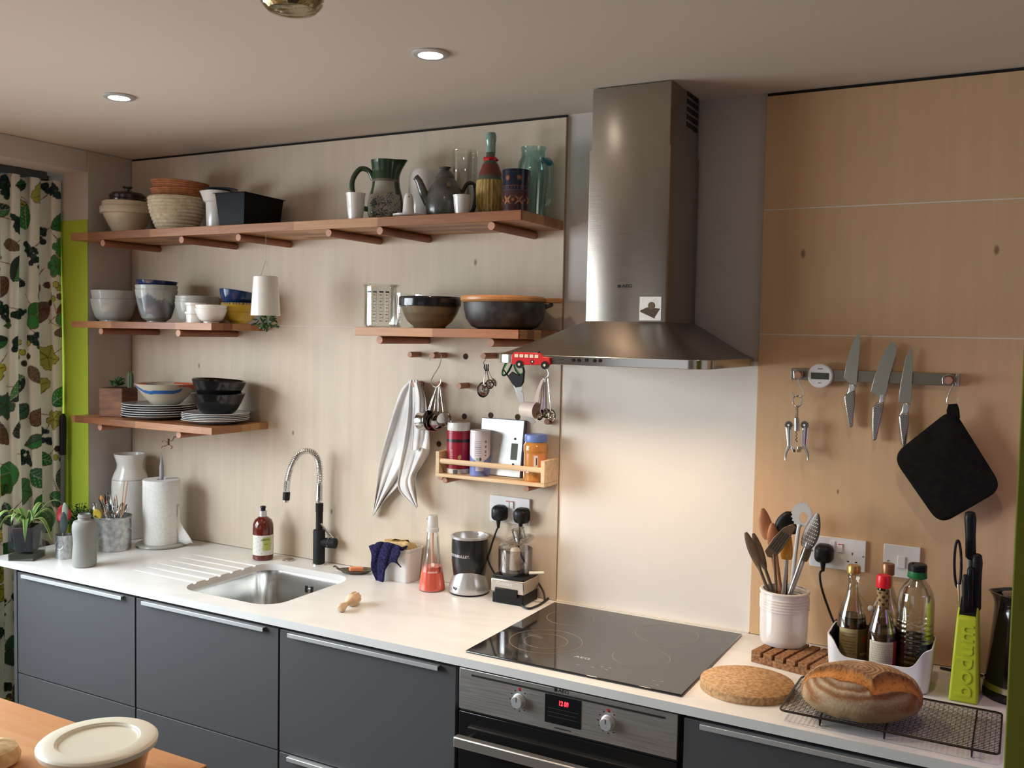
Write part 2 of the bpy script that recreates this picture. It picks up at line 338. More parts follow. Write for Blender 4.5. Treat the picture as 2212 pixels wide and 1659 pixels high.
# ---- curtain: a printed cloth, the print is computed as pigment per vertex
def make_print(Hm, Wm, c):
    nh, nw = int(Hm/c)+1, int(Wm/c)+1
    yy, xx = np.mgrid[0:nh, 0:nw]*c
    img = np.ones((nh, nw, 3))*np.array([.88, .85, .77])
    img += (np.random.rand(nh, nw, 1)-.5)*.05
    rng = random.Random(11)
    GR = [(.04, .24, .07), (.07, .33, .10), (.14, .38, .16), (.08, .20, .13)]; YL = [(.60, .58, .12), (.68, .62, .18), (.50, .52, .12)]; BR = [(.20, .09, .06), (.24, .13, .10)]; DK = [(.05, .065, .075), (.07, .11, .10)]
    LN = np.array([.05, .03, .03]); RD = np.array([.22, .05, .02])
    def frame(cx, cy, a, R):
        i0, i1 = max(int((cy-R)/c), 0), min(int((cy+R)/c)+1, nh); j0, j1 = max(int((cx-R)/c), 0), min(int((cx+R)/c)+1, nw)
        if i0 >= i1 or j0 >= j1: return None
        X = xx[i0:i1, j0:j1]-cx; Y = yy[i0:i1, j0:j1]-cy
        return img[i0:i1, j0:j1], X*math.cos(a)+Y*math.sin(a), -X*math.sin(a)+Y*math.cos(a)
    def put(S, mask, col):
        S[mask] = S[mask]*.08+np.array(col)*.92
    def line(x0, y0, x1, y1, w, col):
        L = math.hypot(x1-x0, y1-y0); f = frame((x0+x1)/2, (y0+y1)/2, math.atan2(y1-y0, x1-x0), L/2+.01)
        if f: S, p, q = f; put(S, (abs(q-.006*np.sin(p/L*3)) < w) & (abs(p) < L/2), col)
    def ovate(cx, cy, L, w, a, col, half=None, vein=LN):
        f = frame(cx, cy, a, L)
        if not f: return
        S, p, q = f; t = (p/L+.5).clip(0, 1); prof = w/2*np.sin(PI*t**.8)**.7
        ins = (abs(p) < L/2) & (abs(q) < prof)
        put(S, (abs(p) < L/2+.002) & (abs(q) < prof+.0028), RD if rng.random() < .4 else LN); put(S, ins, col)
        if half: put(S, ins & (q > 0), half)
        put(S, ins & (abs(q) < .0014), vein); put(S, ins & (((p-abs(q)*.9) % (L/7)) < .0016), vein)
    def lobed(cx, cy, R, a, col, n=5):
        f = frame(cx, cy, a, R*1.5)
        if not f: return
        S, p, q = f; r = np.hypot(p, q); th = np.arctan2(q, p); B = R*(.72+.30*abs(np.cos(n*th/2))**1.3+.04*np.cos(11*th))
        put(S, r < B+.003, RD); put(S, r < B, col)
        for k in range(n): put(S, (abs(np.sin(th-2*PI*k/n)*r) < .0014) & (np.cos(th-2*PI*k/n) > 0) & (r < B*.85), (.12, .09, .02))
    def disc(cx, cy, R, col, ring=LN, kx=1):
        f = frame(cx, cy, 0, R*2)
        if not f: return
        S, p, q = f; r = np.hypot(p*kx, q); put(S, r < R+.002, ring); put(S, r < R, col)
    spots = []
    for k in range(4000):
        s = rng.choice((.05, .06, .07, .045)); x, y = rng.uniform(0, Wm), rng.uniform(0, Hm)
        if all(math.hypot(x-X, y-Y) > (s+Q)*.80 for X, Y, Q in spots): spots.append((x, y, s))
    for x, y, s in spots:
        a = rng.uniform(0, 2*PI); line(x, y, x+math.cos(a)*.09, y+math.sin(a)*.09, .0014, RD)
    for x, y, s in spots:
        k = rng.random(); a = rng.uniform(0, 2*PI)
        if k < .30: ovate(x, y, s*2.1, s*1.15, a, rng.choice(GR), rng.choice(GR+DK) if rng.random() < .5 else None, LN if rng.random() < .6 else (.6, .62, .5))
        elif k < .50: lobed(x, y, s*.85, a, rng.choice(YL+YL+GR), rng.choice((3, 5, 5)))
        elif k < .62:
            for j in range(34):
                t = rng.uniform(-1, 1); u = rng.uniform(-1, 1)*(1-abs(t))*.6
                disc(x+(t*math.cos(a)-u*math.sin(a))*s, y+(t*math.sin(a)+u*math.cos(a))*s, rng.uniform(.006, .011), rng.choice(DK+[(.03, .09, .06)]), (.02, .02, .03))
        elif k < .74:
            disc(x, y, s*.8, rng.choice(GR+BR), RD, 1.15); disc(x+s*.25, y+s*.7, s*.55, rng.choice(GR), RD)
            for j in range(3): line(x, y, x+math.cos(a+j)*s*.7, y+math.sin(a+j)*s*.7, .0013, (.45, .45, .35))
        elif k < .86:
            for j in range(8): disc(x+rng.uniform(-1, 1)*s*.7, y+rng.uniform(-1, 1)*s*.9, .011, rng.choice(BR+YL+[(.06, .05, .03)]), LN)
        else:
            f = frame(x, y, a, s*1.6)
            if f:
                S, p, q = f; ins = np.hypot(p/1.4, q*(1.3+p*8)) < s*.62; put(S, np.hypot(p/1.4, q*(1.3+p*8)) < s*.66, LN); put(S, ins, rng.choice([(.035, .05, .04), BR[0], BR[1]]))
                put(S, ins & (np.sin(p*700)*np.sin(q*700) > .6), (.35, .38, .3))
    for k in range(60):
        x, y = rng.uniform(0, Wm), rng.uniform(0, Hm)
        if all(math.hypot(x-X, y-Y) > Q*1.05 for X, Y, Q in spots): ovate(x, y, .045, .024, rng.uniform(0, 6), rng.choice(GR+YL))
    return img.clip(0, 1)
def curtain():
    c = .0027; Hm, Wm = 2.30, .95
    img = make_print(Hm, Wm, c); nh, nw = img.shape[:2]
    s = np.arange(nw)*c; ph = s*2*PI/.155
    y = REV-.012-s*.56; xo = -.165+.026*np.sin(ph)+.008*np.sin(ph*.37+1)
    yo = y+.010*np.sin(ph*2+.5)
    z = HEAD-.03-np.arange(nh)*c
    wob = (1-.25*np.linspace(0, 1, nh))[:, None]
    X = -.165+(xo+.165)[None, :]*(.75+.25*wob)+.006*np.sin(z[:, None]*5+s[None, :]*9); Y = np.repeat(yo[None, :], nh, 0)+.004*np.sin(z[:, None]*3.0)
    X = X+(.02*np.exp(-((z[:, None]-1.9)/.4)**2))*0
    co = np.stack([X, Y, np.repeat(z[:, None], nw, 1)], -1).reshape(-1, 3)
    i = np.arange(nh-1)[:, None]*nw+np.arange(nw-1)[None, :]
    fc = np.stack([i, i+1, i+nw+1, i+nw], -1).reshape(-1, 4)
    me = bpy.data.meshes.new('curtain'); me.from_pydata(co.tolist(), [], fc.tolist()); me.polygons.foreach_set('use_smooth', [True]*len(me.polygons))
    paint_verts(me, img.reshape(-1, 3)); me.materials.append(vcol('leaf_print_cloth', .9, .1, transl=.22))
    o = bpy.data.objects.new('curtain', me); COL.objects.link(o)
    tag(o, 'long linen curtain printed with green and yellow leaves and berries', 'curtain')
    m = o.modifiers.new('s', 'SOLIDIFY'); m.thickness = .0012
curtain()
# pole leaning in the lime reveal
t = thing('broom', 'grey pole with black grip leaning in the lime green window reveal', 'broom', (-.112, -.25, 0))
top = Vector((.000, .014, 1.398)); low = Vector((.001, .002, .02)); dr = (top-low).normalized()
MB().cyl(low, top-dr*.05, .0095).build('pole', mat('pole_grey', (.12, .13, .14), .45), t)
MB().tube([top-dr*.16, top-dr*.05, top-dr*.01, top+dr*.005], [.0115, .0135, .012, .006], 16).build('grip', M['black'], t)
bx('brush_head', -.012, .05, -.03, .03, 0, .05, M['black'], t, bev=.005)

# ================================================ WORKTOP, SINK, HOB, CABINETS
def boolean(o, cutters):
    for c in cutters:
        m = o.modifiers.new('c', 'BOOLEAN'); m.operation = 'DIFFERENCE'; m.solver = 'EXACT'; m.object = c
    dg = bpy.context.evaluated_depsgraph_get(); dg.update()
    me = bpy.data.meshes.new_from_object(o.evaluated_get(dg)); o.modifiers.clear(); o.data = me
    for c in cutters: bpy.data.objects.remove(c)
SX0, SX1, SY0, SY1 = .857, 1.262, -.530, -.118
o = MB().box(-.012, NX-.001, -.607, .0, .8871, ZW).build('worktop', M['top'], smooth=0)
cut = [MB().prism(rrect(SX0, SX1, SY0, SY1, .075, 10), .8, 1).build('c', None, smooth=0)]
for k in range(6):
    y = -.454+.0545*k
    b = MB(); R = []
    for x, d, wd in ((.545, .0004, .006), (.56, .0009, .007), (.90, .0058, .0085)):
        R.append([(x, y+wd*math.cos(a), ZW+.001-(d+.001)*(1 if math.sin(a) < 0 else 0)*abs(math.sin(a))**.5+(0 if math.sin(a) < 0 else .002)) for a in [2*PI*i/12 for i in range(12)]])
    b.rings(R); cut.append(b.build('c', None, smooth=0))
boolean(o, cut)
tag(o, 'long white quartz worktop with grooves draining into the sink', 'worktop')
m = o.modifiers.new('b', 'BEVEL'); m.width = .0018; m.segments = 2; m.limit_method = 'ANGLE'; m.angle_limit = math.radians(50)
for p in o.data.polygons: p.use_smooth = False
# sink bowl
t = thing('sink', 'undermounted stainless steel sink set in the white worktop', 'sink', ((SX0+SX1)/2, (SY0+SY1)/2, .8868))
w2, d2 = (SX1-SX0)/2+.004, (SY1-SY0)/2+.004
R = []
for off, z, rr in ((.018, 0, .085), (0, 0, .078), (-.003, -.012, .076), (-.008, -.15, .075), (-.03, -.172, .06), (-.08, -.178, .05)):
    R.append([(x, y, z) for x, y in rrect(-w2-off, w2+off, -d2-off, d2+off, rr, 8)])
MB().rings(R, cap=False).build('basin', brushed('sink_steel', (.60, .59, .57), .22, (60, 60, 1)), t)
b = MB().box(-.13, .13, -.14, .14, -.1795, -.1775); b.build('basin_floor', M['satin'], t)
MB().lathe([(0, 0), (.045, 0), (.045, .002), (.02, .003), (0, .003)], 30, c=(0, 0, -.177)).build('drain', M['chrome'], t)
b = MB(); q = W(668, 1256, Y=SY1)
for i, dx in enumerate((-.016, -.009, .009, .016)): b.tube([(q[0]-(SX0+SX1)/2+dx, d2-.0055, -.060), (q[0]-(SX0+SX1)/2+dx, d2-.0045, -.036)], .0022, 8)
b.build('overflow_slots', M['dark'], t)
MB().cyl((q[0]-(SX0+SX1)/2, d2-.0025, -.048), (q[0]-(SX0+SX1)/2, d2-.009, -.048), .004).build('overflow_screw', M['chrome'], t)
# hob
t = thing('induction_hob', 'black glass induction hob set in the white worktop below the hood', 'hob', (1.979, -.567, ZW))
HW, HD = .596, .5355
bx('glass_plate', 0, HW, 0, HD, .0003, .006, M['glassblk'], t, bev=.0025)
ringm = mat('hob_print', (.22, .17, .11), .3)
def ring(cx, cy, r, w=.0008):
    b = MB(); b.lathe([(r-w, .0060), (r-w, .0063), (r+w, .0063), (r+w, .0060)], 72, c=(cx, cy, 0), cap=False)
    b.build('cooking_zone_mark', ringm, t)
for (u, v, rr) in ((1179, 1385, .100), (1179, 1385, .060), (1385, 1420, .075), (1232, 1335, .070), (1440, 1370, .088)):
    p = W(u, v, Z=ZW+.006); ring(p[0]-1.979, p[1]+.567, rr)
wp = mat('hob_white_print', (.5, .5, .5), .4)
p = W(1258, 1421, Z=ZW+.006); text('AEG', .016, wp, t, (p[0]-1.979, p[1]+.567, .0061), (0, 0, 0), sx=1.5, ext=.0002)
b = MB()
for (u, v) in ((1248, 1436), (1280, 1441), (1300, 1440), (1310, 1446), (1318, 1443), (1412, 1470), (1430, 1472), (1420, 1480)):
    p = W(u, v, Z=ZW+.006); x, y = p[0]-1.979, p[1]+.567; b.box(x-.004, x+.004, y-.0006, y+.0006, .006, .0063)
b.build('touch_marks', wp, t)
# cabinets
CX = [.121, .7375, 1.354, 1.9705, 2.587, 3.2035]; CF = -.5925
def cabinet(x0, x1, label, handle2, hx=None):
    t = thing('base_cabinet', label, 'cabinet', (x0, CF, 0))
    L = x1-x0; g = .0035
    MB().box(.0015, .018, .021, .57, .1, .886).box(L-.018, L-.0015, .021, .57, .1, .886).box(.018, L-.018, .021, .57, .1, .118).box(.018, L-.018, .55, .57, .118, .886).build('body', M['cabd'], t)
    bx('plinth', .0015, L-.0015, .06, .075, 0, .1, M['cab'], t, bev=0)
    for z0, z1 in ((.5095, .874), (.107, .5055)):
        d = bx('drawer_front', g, L-g, 0, .019, z0, z1, M['cab'], t, bev=.001)
        if z1 > .6 or handle2:
            h = MB(); a, e = (.043, L-.052) if hx is None else hx
            h.box(a, e, -.013, .0, z1-.0045, z1-.0015).box(a, e, -.0148, -.0125, z1-.0135, z1-.0015)
            h.build('handle', M['alu'], d, bev=.0006)
    return t
cabinet(CX[0], CX[1], 'dark grey drawer cabinet at the left end beside the curtain', False)
cabinet(CX[1], CX[2], 'dark grey drawer cabinet under the sink with one long handle', False)
cabinet(CX[2], CX[3], 'dark grey drawer cabinet just left of the oven with a handle on each drawer', True)
cabinet(CX[4], CX[5], 'dark grey cabinet right of the oven under the bread', False, (.045, .565))
cabinet(CX[5], 3.82, 'dark grey cabinet at the right end behind the partition', False)
struct(bx('trim_16', .102, .1195, CF, -.01, 0, .886, M['cab'], bev=.001))
# oven
t = thing('oven', 'built-in stainless steel electric oven with a red clock display', 'oven', (CX[3], CF, 0))
L = CX[4]-CX[3]
bx('body', .004, L-.004, .022, .56, .1, .885, M['cabd'], t, bev=0)
fp = bx('control_panel', .011, L-.010, -.006, .0215, .772, .880, brushed('oven_steel', (.56, .53, .50), .42, (1, 60, 60), 0, .01), t, bev=.0012)
def ox(u, v): p = W(u, v, Y=CF-.008); return p[0]-CX[3], p[2]
a = ox(1018, 1459); c = ox(1436, 1557)
bx('panel_groove', a[0], c[0], -.0072, -.004, a[1]-.0024, a[1]+.0022, M['dark'], t, bev=0)
x, z = ox(1214, 1494); text('AEG', .0115, M['blackm'], t, (x+.003, -.0064, z), sx=1.35)
bx('lettering', x-.022, x-.0145, -.0066, -.006, z-.004, z+.004, M['blackm'], t, bev=0)
x0, z1 = ox(1177, 1500); x1, z0 = ox(1254, 1577)
disp = bx('clock_display', x0, x1, -.0072, -.004, min(z0, .79), .8625, M['glassblk'], t, bev=.0005)
text('12 08', .0165, mat('red_led', (.3, 0, 0), .4, emit=(1, .02, .03), es=6), disp, ((x0+x1)/2+.002, -.0076, .8445), sx=.72, bold=.0004, name='digits')
b = MB()
for zz in (.828, .818, .808): b.box(x0+.008, x1-.008, -.0075, -.0072, zz, zz+.0008)
b.build('printed_lines', mat('dim_print', (.06, .06, .06), .5), disp)
text('competence', .0075, M['blackm'], t, ((x0+x1)/2, -.0064, .781), sx=1.25)
for (u, v) in ((1121, 1514), (1313, 1561)):
    x, z = ox(u, v)
    k = MB().at((x, -.006, z), (PI/2, 0, 0)).lathe([(0, 0), (.0185, 0), (.0185, .002), (.0165, .003), (.0155, .016), (.0145, .018), (0, .018)], 36).build('knob', M['alu'], t)
    MB().box(x-.0007, x+.0007, -.0246, -.0238, z+.002, z+.013).build('pointer_line', M['blackm'], k)
    b = MB()
    for j in range(9):
        aa = math.radians(-225+j*33.7+180); aa = math.radians(55+j*31); rr = .0265
        bx_, bz_ = x+rr*math.cos(aa), z+rr*math.sin(aa)
        b.box(bx_-.0018, bx_+.0018, -.0064, -.006, bz_-.0013, bz_+.0013)
    b.build('dial_marks', M['blackm'], t)
    b = MB().box(x-.0035, x+.0035, -.0064, -.006, z+.026, z+.033); b.build('red_mark', M['red'], t)
d = bx('door', .011, L-.010, -.004, .0215, .12, .764, mat('oven_door', (.012, .011, .011), .12, coat=.3), t, bev=.001)
bx('upper_vent', .011, L-.010, .002, .02, .765, .771, M['dark'], t, bev=0)
bx('door_handle', .022, L-.03, -.05, -.028, .686, .713, mat('oven_handle', (.62, .58, .54), .35, .9), d, bev=.003)
b = MB()
for x in (.05, L-.06): b.cyl((x, -.03, .70), (x, -.004, .70), .007)
b.build('handle_post', M['satin'], d)
# island top
t = thing('kitchen_island', 'teak-topped island at the lower left holding the lidded tub', 'island', (1.876, -1.366, 0))
bx('top', -2.2, 0, -1.1, 0, .86, .90, M['island'], t, bev=.002)
bx('base', -2.1, -.08, -1.0, -.25, 0, .86, M['cab'], t)

# ================================================ HOOD
t = thing('cooker_hood', 'stainless steel pyramid cooker hood with tall chimney above the hob', 'cooker hood', (1.9755, 0, 1.677))
def cx(x): return x-1.9755
a, e, d = cx(2.163), cx(2.399), -.2515
o = MB().rings([[(x, y, z) for x, y in rrect(a, e, d, 0, .004, 2)] for z in (.118, .46)], cap=True).build('chimney_cover', M['steel'], t)
zc2 = float(W(1448, 312, Y=-.25)[2])-1.677
MB().rings([[(x, y, z) for x, y in rrect(a, e, d, 0, .004, 2)] for z in (.1175, zc2)]).build('lower_chimney', M['steel'], t)
COL.objects.unlink(o); bpy.data.objects.remove(o)
up = MB().rings([[(x, y, z) for x, y in rrect(a+.004, e-.004, d+.004, 0, .004, 2)] for z in (zc2, ZC-1.677-.004)]).build('upper_chimney', M['steel'], t)
b = MB()
for i in range(6):
    for j in range(5):
        zz = zc2+.075+i*.021; yy = -.115+j*.021; b.box(e-.0042, e-.0032, yy, yy+.014, zz, zz+.013)
b.build('vent_grille', M['dark'], up)
hw, hd = .5995, .449
def outline(x0, x1, y0, r, n=8):
    P = [(x1, 0), (x0, 0)]
    for cx_, a0 in ((x0+r, 180), (x1-r, 270)):
        for k in range(n+1):
            q = math.radians(a0+90*k/n); P.append((cx_+r*math.cos(q), y0+r+r*math.sin(q)))
    return P
def canopy():
    R = [[(x, y, 0) for x, y in outline(0, hw, -hd, .055)], [(x, y, .0235) for x, y in outline(0, hw, -hd, .055)]]
    MB().rings(R, cap=True).build('front_band', mat('polished_steel', (.66, .63, .60), .16, 1), t, bev=.001)
    R = [[(x, y, .0238) for x, y in outline(.003, hw-.003, -hd+.003, .052)], [(x, y, .034) for x, y in outline(.03, hw-.03, -hd+.025, .045)], [(x, y, .118) for x, y in outline(a, e, d, .004)]]
    MB().rings(R).build('canopy', M['steelv'], t)
canopy()
bx('filter', .04, hw-.04, -hd+.04, -.04, -.0015, -.0003, M['satin'], t, bev=0)
b = MB()
for (u, v) in ((1238, 778), (1250, 778), (1284, 779), (1296, 779)):
    p = W(u, v, Y=-hd-.002); b.cyl((cx(p[0]), -hd-.003, p[2]-1.677), (cx(p[0]), -hd+.002, p[2]-1.677), .0046, seg=16)
p = W(1267, 778, Y=-hd); b.box(cx(p[0])-.0042, cx(p[0])+.0042, -hd-.003, -hd+.002, p[2]-1.677-.0042, p[2]-1.677+.0042)
b.build('buttons', M['black'], t, bev=.0006)
p = W(1352, 618, Y=-.252); text('AEG', .0125, M['blackm'], t, (cx(p[0])+.003, -.2522, p[2]-1.677), sx=1.3, bold=.0003)
bx('lettering', cx(p[0])-.024, cx(p[0])-.0155, -.2524, -.2516, p[2]-1.677-.004, p[2]-1.677+.004, M['blackm'], t, bev=0)
for x in (.15, .45):
    MB().lathe([(0, 0), (.028, 0), (.028, .003), (0, .003)], 24, c=(x, -.33, -.0032)).build('lamp', mat('hood_lamp', (1, .8, .6), .4, emit=(1, .78, .5), es=14), t)
    light('hood_lamp_light', 'SPOT', (1.9755+x, -.33, 1.668), 9, WARM, .03, target=(1.9755+x, -.30, 0), spot=2.4, blend=.8).parent = None
t = tag(bx('photo_magnet', 0, .0, 0, 0, 0, 0, M['paper']), 'x', 'x'); bpy.data.objects.remove(t)
p0 = W(1381, 692, Y=-.2525); p1 = W(1429, 641, Y=-.2525)
t = thing('photo_magnet', 'square white magnet with a small brown snail picture on the chimney', 'magnet', (p0[0], -.2525, p0[2]))
sx, sz = p1[0]-p0[0], p1[2]-p0[2]
bx('card', 0, sx, -.0015, 0, 0, sz, M['paper'], t, bev=0)
b = MB(); pm = mat('picture_brown', (.07, .045, .025), .6)
b.at((0, 0, 0), (PI/2, 0, 0)).prism([(sx*.04, sz*.42), (sx*.35, sz*.55), (sx*.96, sz*.5), (sx*.72, sz*.14)], .0015, .0019); b.prism([(sx*.04, sz*.36), (sx*.72, sz*.08), (sx*.72, sz*.14), (sx*.04, sz*.42)], .0015, .0019)
b.build('picture', pm, t)
MB().at((sx*.56, -.0015, sz*.62), (PI/2, 0, 0)).lathe([(0, 0), (sx*.17, 0), (sx*.16, .0006), (0, .0008)], 20).build('picture_shell', mat('picture_shell', (.13, .09, .05), .6), t)

# ================================================ LIGHT FITTINGS
def downlight(x, y, label, power=9):
    t = thing('downlight', label, 'downlight', (x, y, ZC), group=None)
    MB().lathe([(.030, -.001), (.046, -.001), (.046, -.004), (.040, -.007), (.030, -.006)], 40, cap=False).build('trim_ring', M['alu'], t)
    MB().lathe([(.030, -.0015), (.0305, -.0062), (0, -.0055), (0, -.0012)], 30).build('bulb', mat('bulb_glow', (1, 1, 1), .5, emit=(1, .93, .8), es=22), t)
    l = light('downlight_beam', 'SPOT', (x, y, ZC-.02), power, WARM, .025, target=(x, y, 0), spot=2.0, blend=.9); return t
downlight(1.9386, -.7125, 'recessed ceiling downlight nearer the cooker hood', 30); downlight(.8506, -.7422, 'recessed ceiling downlight nearer the curtain', 7)
t = thing('pendant_lamp', 'smoky glass ceiling lamp cut off by the top of the frame', 'lamp', (2.02, -1.3, ZC))
MB().lathe([(0, 0), (.05, 0), (.05, -.006), (.006, -.012), (0, -.012)], 30).build('ceiling_rose', M['white'], t)
MB().lathe(vessel([(.025, -.092), (.045, -.088), (.057, -.076), (.061, -.055), (.058, -.03), (.05, -.012)], .002), 36).build('glass_shade', M['smoke'], t)
MB().lathe([(0, -.078), (.008, -.076), (.017, -.062), (.019, -.05), (.012, -.03), (.012, -.012), (0, -.012)], 24).build('bulb', mat('brown_bulb', (.12, .06, .02), .15, coat=.5), t)
# ================================================ SHELVES AND PEGS
S1, S2, S3 = 2.110, 1.773, 1.405; S2R = 1.7675; SD = -.28
def shelf(x0, x1, zt, th, label, off=0):
    o = MB().box(x0-off, x1-off, SD, -.0005, -th, 0).build('wall_shelf', M['wood'], bev=.0012, smooth=0); o.location = (off, 0, zt)
    return tag(o, label, 'shelf')
shelf(.0, 1.967, S1, .029, 'long top wooden shelf holding jugs, bowls and a teapot', .1)
shelf(.0, .749, S2, .0255, 'middle left wooden shelf holding white and blue bowls', .23)
shelf(.0, .752, S3, .0255, 'lowest wooden shelf holding plates and two black bowls', .02)
shelf(1.376, 1.966, S2R, .0265, 'short wooden shelf beside the hood holding the beaker and big bowls', .31)
def dowel(p, q, label, r=.0125, group=None):      # p at the wall, q free end
    t = thing('wall_peg', label, 'peg', p, 0, group)
    d = Vector(q)-Vector(p); MB().cyl((0, 0, 0), d, r, seg=20).build('dowel', M['dowel'], t, bev=.001)
    MB().cyl(d, d+d.normalized()*.0006, r*.93, seg=20).build('end_grain', M['dowelend'], t); return t
ORD = ['first', 'second', 'third', 'fourth', 'fifth', 'sixth']
for i, ((u0, v0), (u1, v1)) in enumerate((((222, 511), (349, 530)), ((392, 508), (515, 527)), ((515, 500), (632, 525)), ((708, 501), (827, 519)), ((818, 498), (933, 517)), ((1061, 490), (1162, 510)))):
    x = float(W(u1, v1, Y=0)[0])-.012; y = float(W(u0, v0, X=x)[1]); dowel((x, -.0005, S1-.029-.0128), (x, max(y, -.275), S1-.029-.0128), 'wooden dowel under the top shelf, %s from the left' % ORD[i])
for u0, v0, u1, zb, l in ((218, 715, 346, S2-.0255, 'left wooden dowel under the middle left shelf'), (385, 720, 516, S2-.0255, 'right wooden dowel under the middle left shelf'), (216, 925, None, S3-.0255, 'left wooden dowel under the lowest shelf'), (386, 940, None, S3-.0255, 'right wooden dowel under the lowest shelf'), (820, 734, 930, S2R-.0265, 'left wooden dowel under the shelf beside the hood'), (1060, 741, None, S2R-.0265, 'right wooden dowel under the shelf beside the hood')):
    if u1: x = float(W(u1, v0, Y=0)[0])-.012; y = float(W(u0, v0, X=x)[1])
    else: y = -.262; x = float(W(u0, v0, Y=y)[0])
    dowel((x, -.0005, zb-.0128), (x, y, zb-.0128), l)
def speg(u, v, L, label):
    p = W(u, v, Y=-L); return dowel((p[0], -.0005, p[2]), (p[0], -L, p[2]), label, .0098)
speg(885, 766, .055, 'small wooden peg, leftmost of the row under the shelf'); PG_CUP = speg(934, 768, .075, 'small wooden peg holding the measuring cup hook'); speg(1044, 769, .075, 'small wooden peg holding the hook of little spoons')
speg(991, 834, .055, 'small empty wooden peg in the middle of the pegboard'); speg(946, 831, .02, 'short peg end showing behind the measuring cup hook')
speg(1181, 911, .02, 'short peg end below the measuring spoons')
PG_SP = speg(1160, 778, .075, 'small wooden peg behind the red bus with the spoon hook')
BOARD = bpy.data.objects['trim_2']
for (u, v) in ((1005.7, 770), (1003, 899.5), (1060, 897), (1118, 901), (948, 959)):
    p = W(u, v, Y=-.0005); MB().cyl((p[0], .002, p[2]), (p[0], -.0006, p[2]), .0098, seg=24).build('peg_hole', mat('hole', (.05, .03, .015), .9), BOARD)

# ---- painted lathes
def dense(prof, step=.003):
    out = []
    for (r0, z0), (r1, z1) in zip(prof[:-1], prof[1:]):
        n = max(1, int(math.hypot(r1-r0, z1-z0)/step))
        out += [(r0+(r1-r0)*k/n, z0+(z1-z0)*k/n) for k in range(n)]
    return out+[prof[-1]]
_vc = {}
def vmat(rough=.35, coat=0, **k):
    key = (rough, coat, tuple(k.items()))
    if key not in _vc:
        _vc[key] = vcol('painted_%d' % len(_vc), rough, **k); nd(_vc[key])[2].inputs['Coat Weight'].default_value = coat
    return _vc[key]
def paint(o, fn):
    me = o.data; c = np.empty(len(me.vertices)*3); me.vertices.foreach_get('co', c); c = c.reshape(-1, 3)
    a = np.arctan2(c[:, 1], c[:, 0]); r = np.hypot(c[:, 0], c[:, 1]); paint_verts(me, fn(c, a, r)); return o
def mixc(base, *layers):
    out = np.array(base, float) if isinstance(base, np.ndarray) else None
    return out
def solidc(n, c): return np.ones((n, 3))*np.array(c)

# ================================================ TOP SHELF (things stand between Y -.26 and -.05)
def place(u0, u1, vt, y, zb):     # -> x, height, radius
    x, z, r = ray((u0+u1)/2, vt, y, u1-u0); return x, z-zb, r
# 1 cream mixing bowls, one inside the other, and the brown dish on top
x, h, r = place(220, 331, 449, -.14, S1)
MIX = [(0, 0), (r*.50, 0), (r*.52, .004), (r*.86, h*.66), (r*.90, h*.74), (r*1.0, h*.76), (r*1.01, h*.97), (r*.99, h), (r*.93, h), (r*.88, h*.74), (r*.5, .008), (0, .008)]
o = lathe_thing('mixing_bowl', 'cream stoneware mixing bowl, the lower of the nested pair on the top shelf', 'bowl', MIX, M['cream'], x, -.14, S1, 56, 'nested cream mixing bowls')
o = lathe_thing('mixing_bowl', 'cream stoneware mixing bowl nested inside the lower one, under the brown lid', 'bowl', [(0, .012)]+[(a*.96-.004, b+.020) for a, b in MIX[1:]], M['cream'], x, -.14, S1, 56, 'nested cream mixing bowls')
zt = h+.020; k = r*.70
t = thing('lidded_dish', 'dark brown glazed lid with green knob on top of the cream bowls', 'lid', (x, -.14, S1+zt+.001))
bg_ = mat('brown_glaze', (.05, .025, .018), .2, coat=.5)
MB().lathe([(0, 0), (k, 0), (k*1.02, .008), (k*.96, .012), (k*.98, .024), (k*.85, .034), (k*.4, .040), (0, .041)], 44).build('lid', bg_, t)
MB().lathe([(0, .040), (.008, .040), (.010, .052), (.019, .056), (.019, .060), (0, .062)], 24).build('knob', mat('green_glaze', (.06, .08, .03), .25, coat=.4), t)
# 2 bannetons
def ribbed(prof_r, h, n, amp, t=.008):      # coiled cane basket profile
    P = [(0, 0)]; N = n*6
    for i in range(N+1):
        s = i/N; P.append((prof_r(s)+amp*abs(math.sin(PI*s*n)), h*s))
    return P+[(a-t, z) for a, z in [(prof_r(1-i/10), h*(1-i/10)) for i in range(10)]]+[(prof_r(0)-t, t), (0, t)]
x, h, r = place(322, 442, 428, -.15, S1)
cane = noisy(mat('cane', (.6, .5, .33), .75), (.52, .42, .27), (.68, .60, .43), (1, 1, 1), 60)
cf = lambda s: r*(.66+.34*math.sin(min(s*1.1, 1)*PI/2))-.003
lathe_thing('proving_basket', 'round cream cane proving basket on the top shelf', 'basket', ribbed(cf, h, 10, .0035), cane, x, -.15, S1, 56)
rust = noisy(mat('rust_cane', (.4, .15, .06), .7), (.34, .12, .045), (.46, .19, .08), (1, 1, 1), 60)
xx, h2, r2 = place(327, 446, 394, -.15, S1+h)
for i, (zz, hh, ll) in enumerate(((S1+h+.001, .030, 'rust coloured oval cane basket resting in the cream basket'), (S1+h+.026, .028, 'rust coloured oval cane basket, topmost of the basket stack'))):
    o = lathe_thing('proving_basket', ll, 'basket', ribbed(lambda s: r2*(.62+.02*i+.1*s)-.002, hh, 4, .003), rust, xx+.004*i, -.15, zz, 56, 'rust cane baskets')
    o.scale = (1.42, 1.12, 1); o.rotation_euler = (0, 0, YAW)
    if i == 1: o.rotation_euler = (0, math.radians(3), YAW); o.location.z += .004
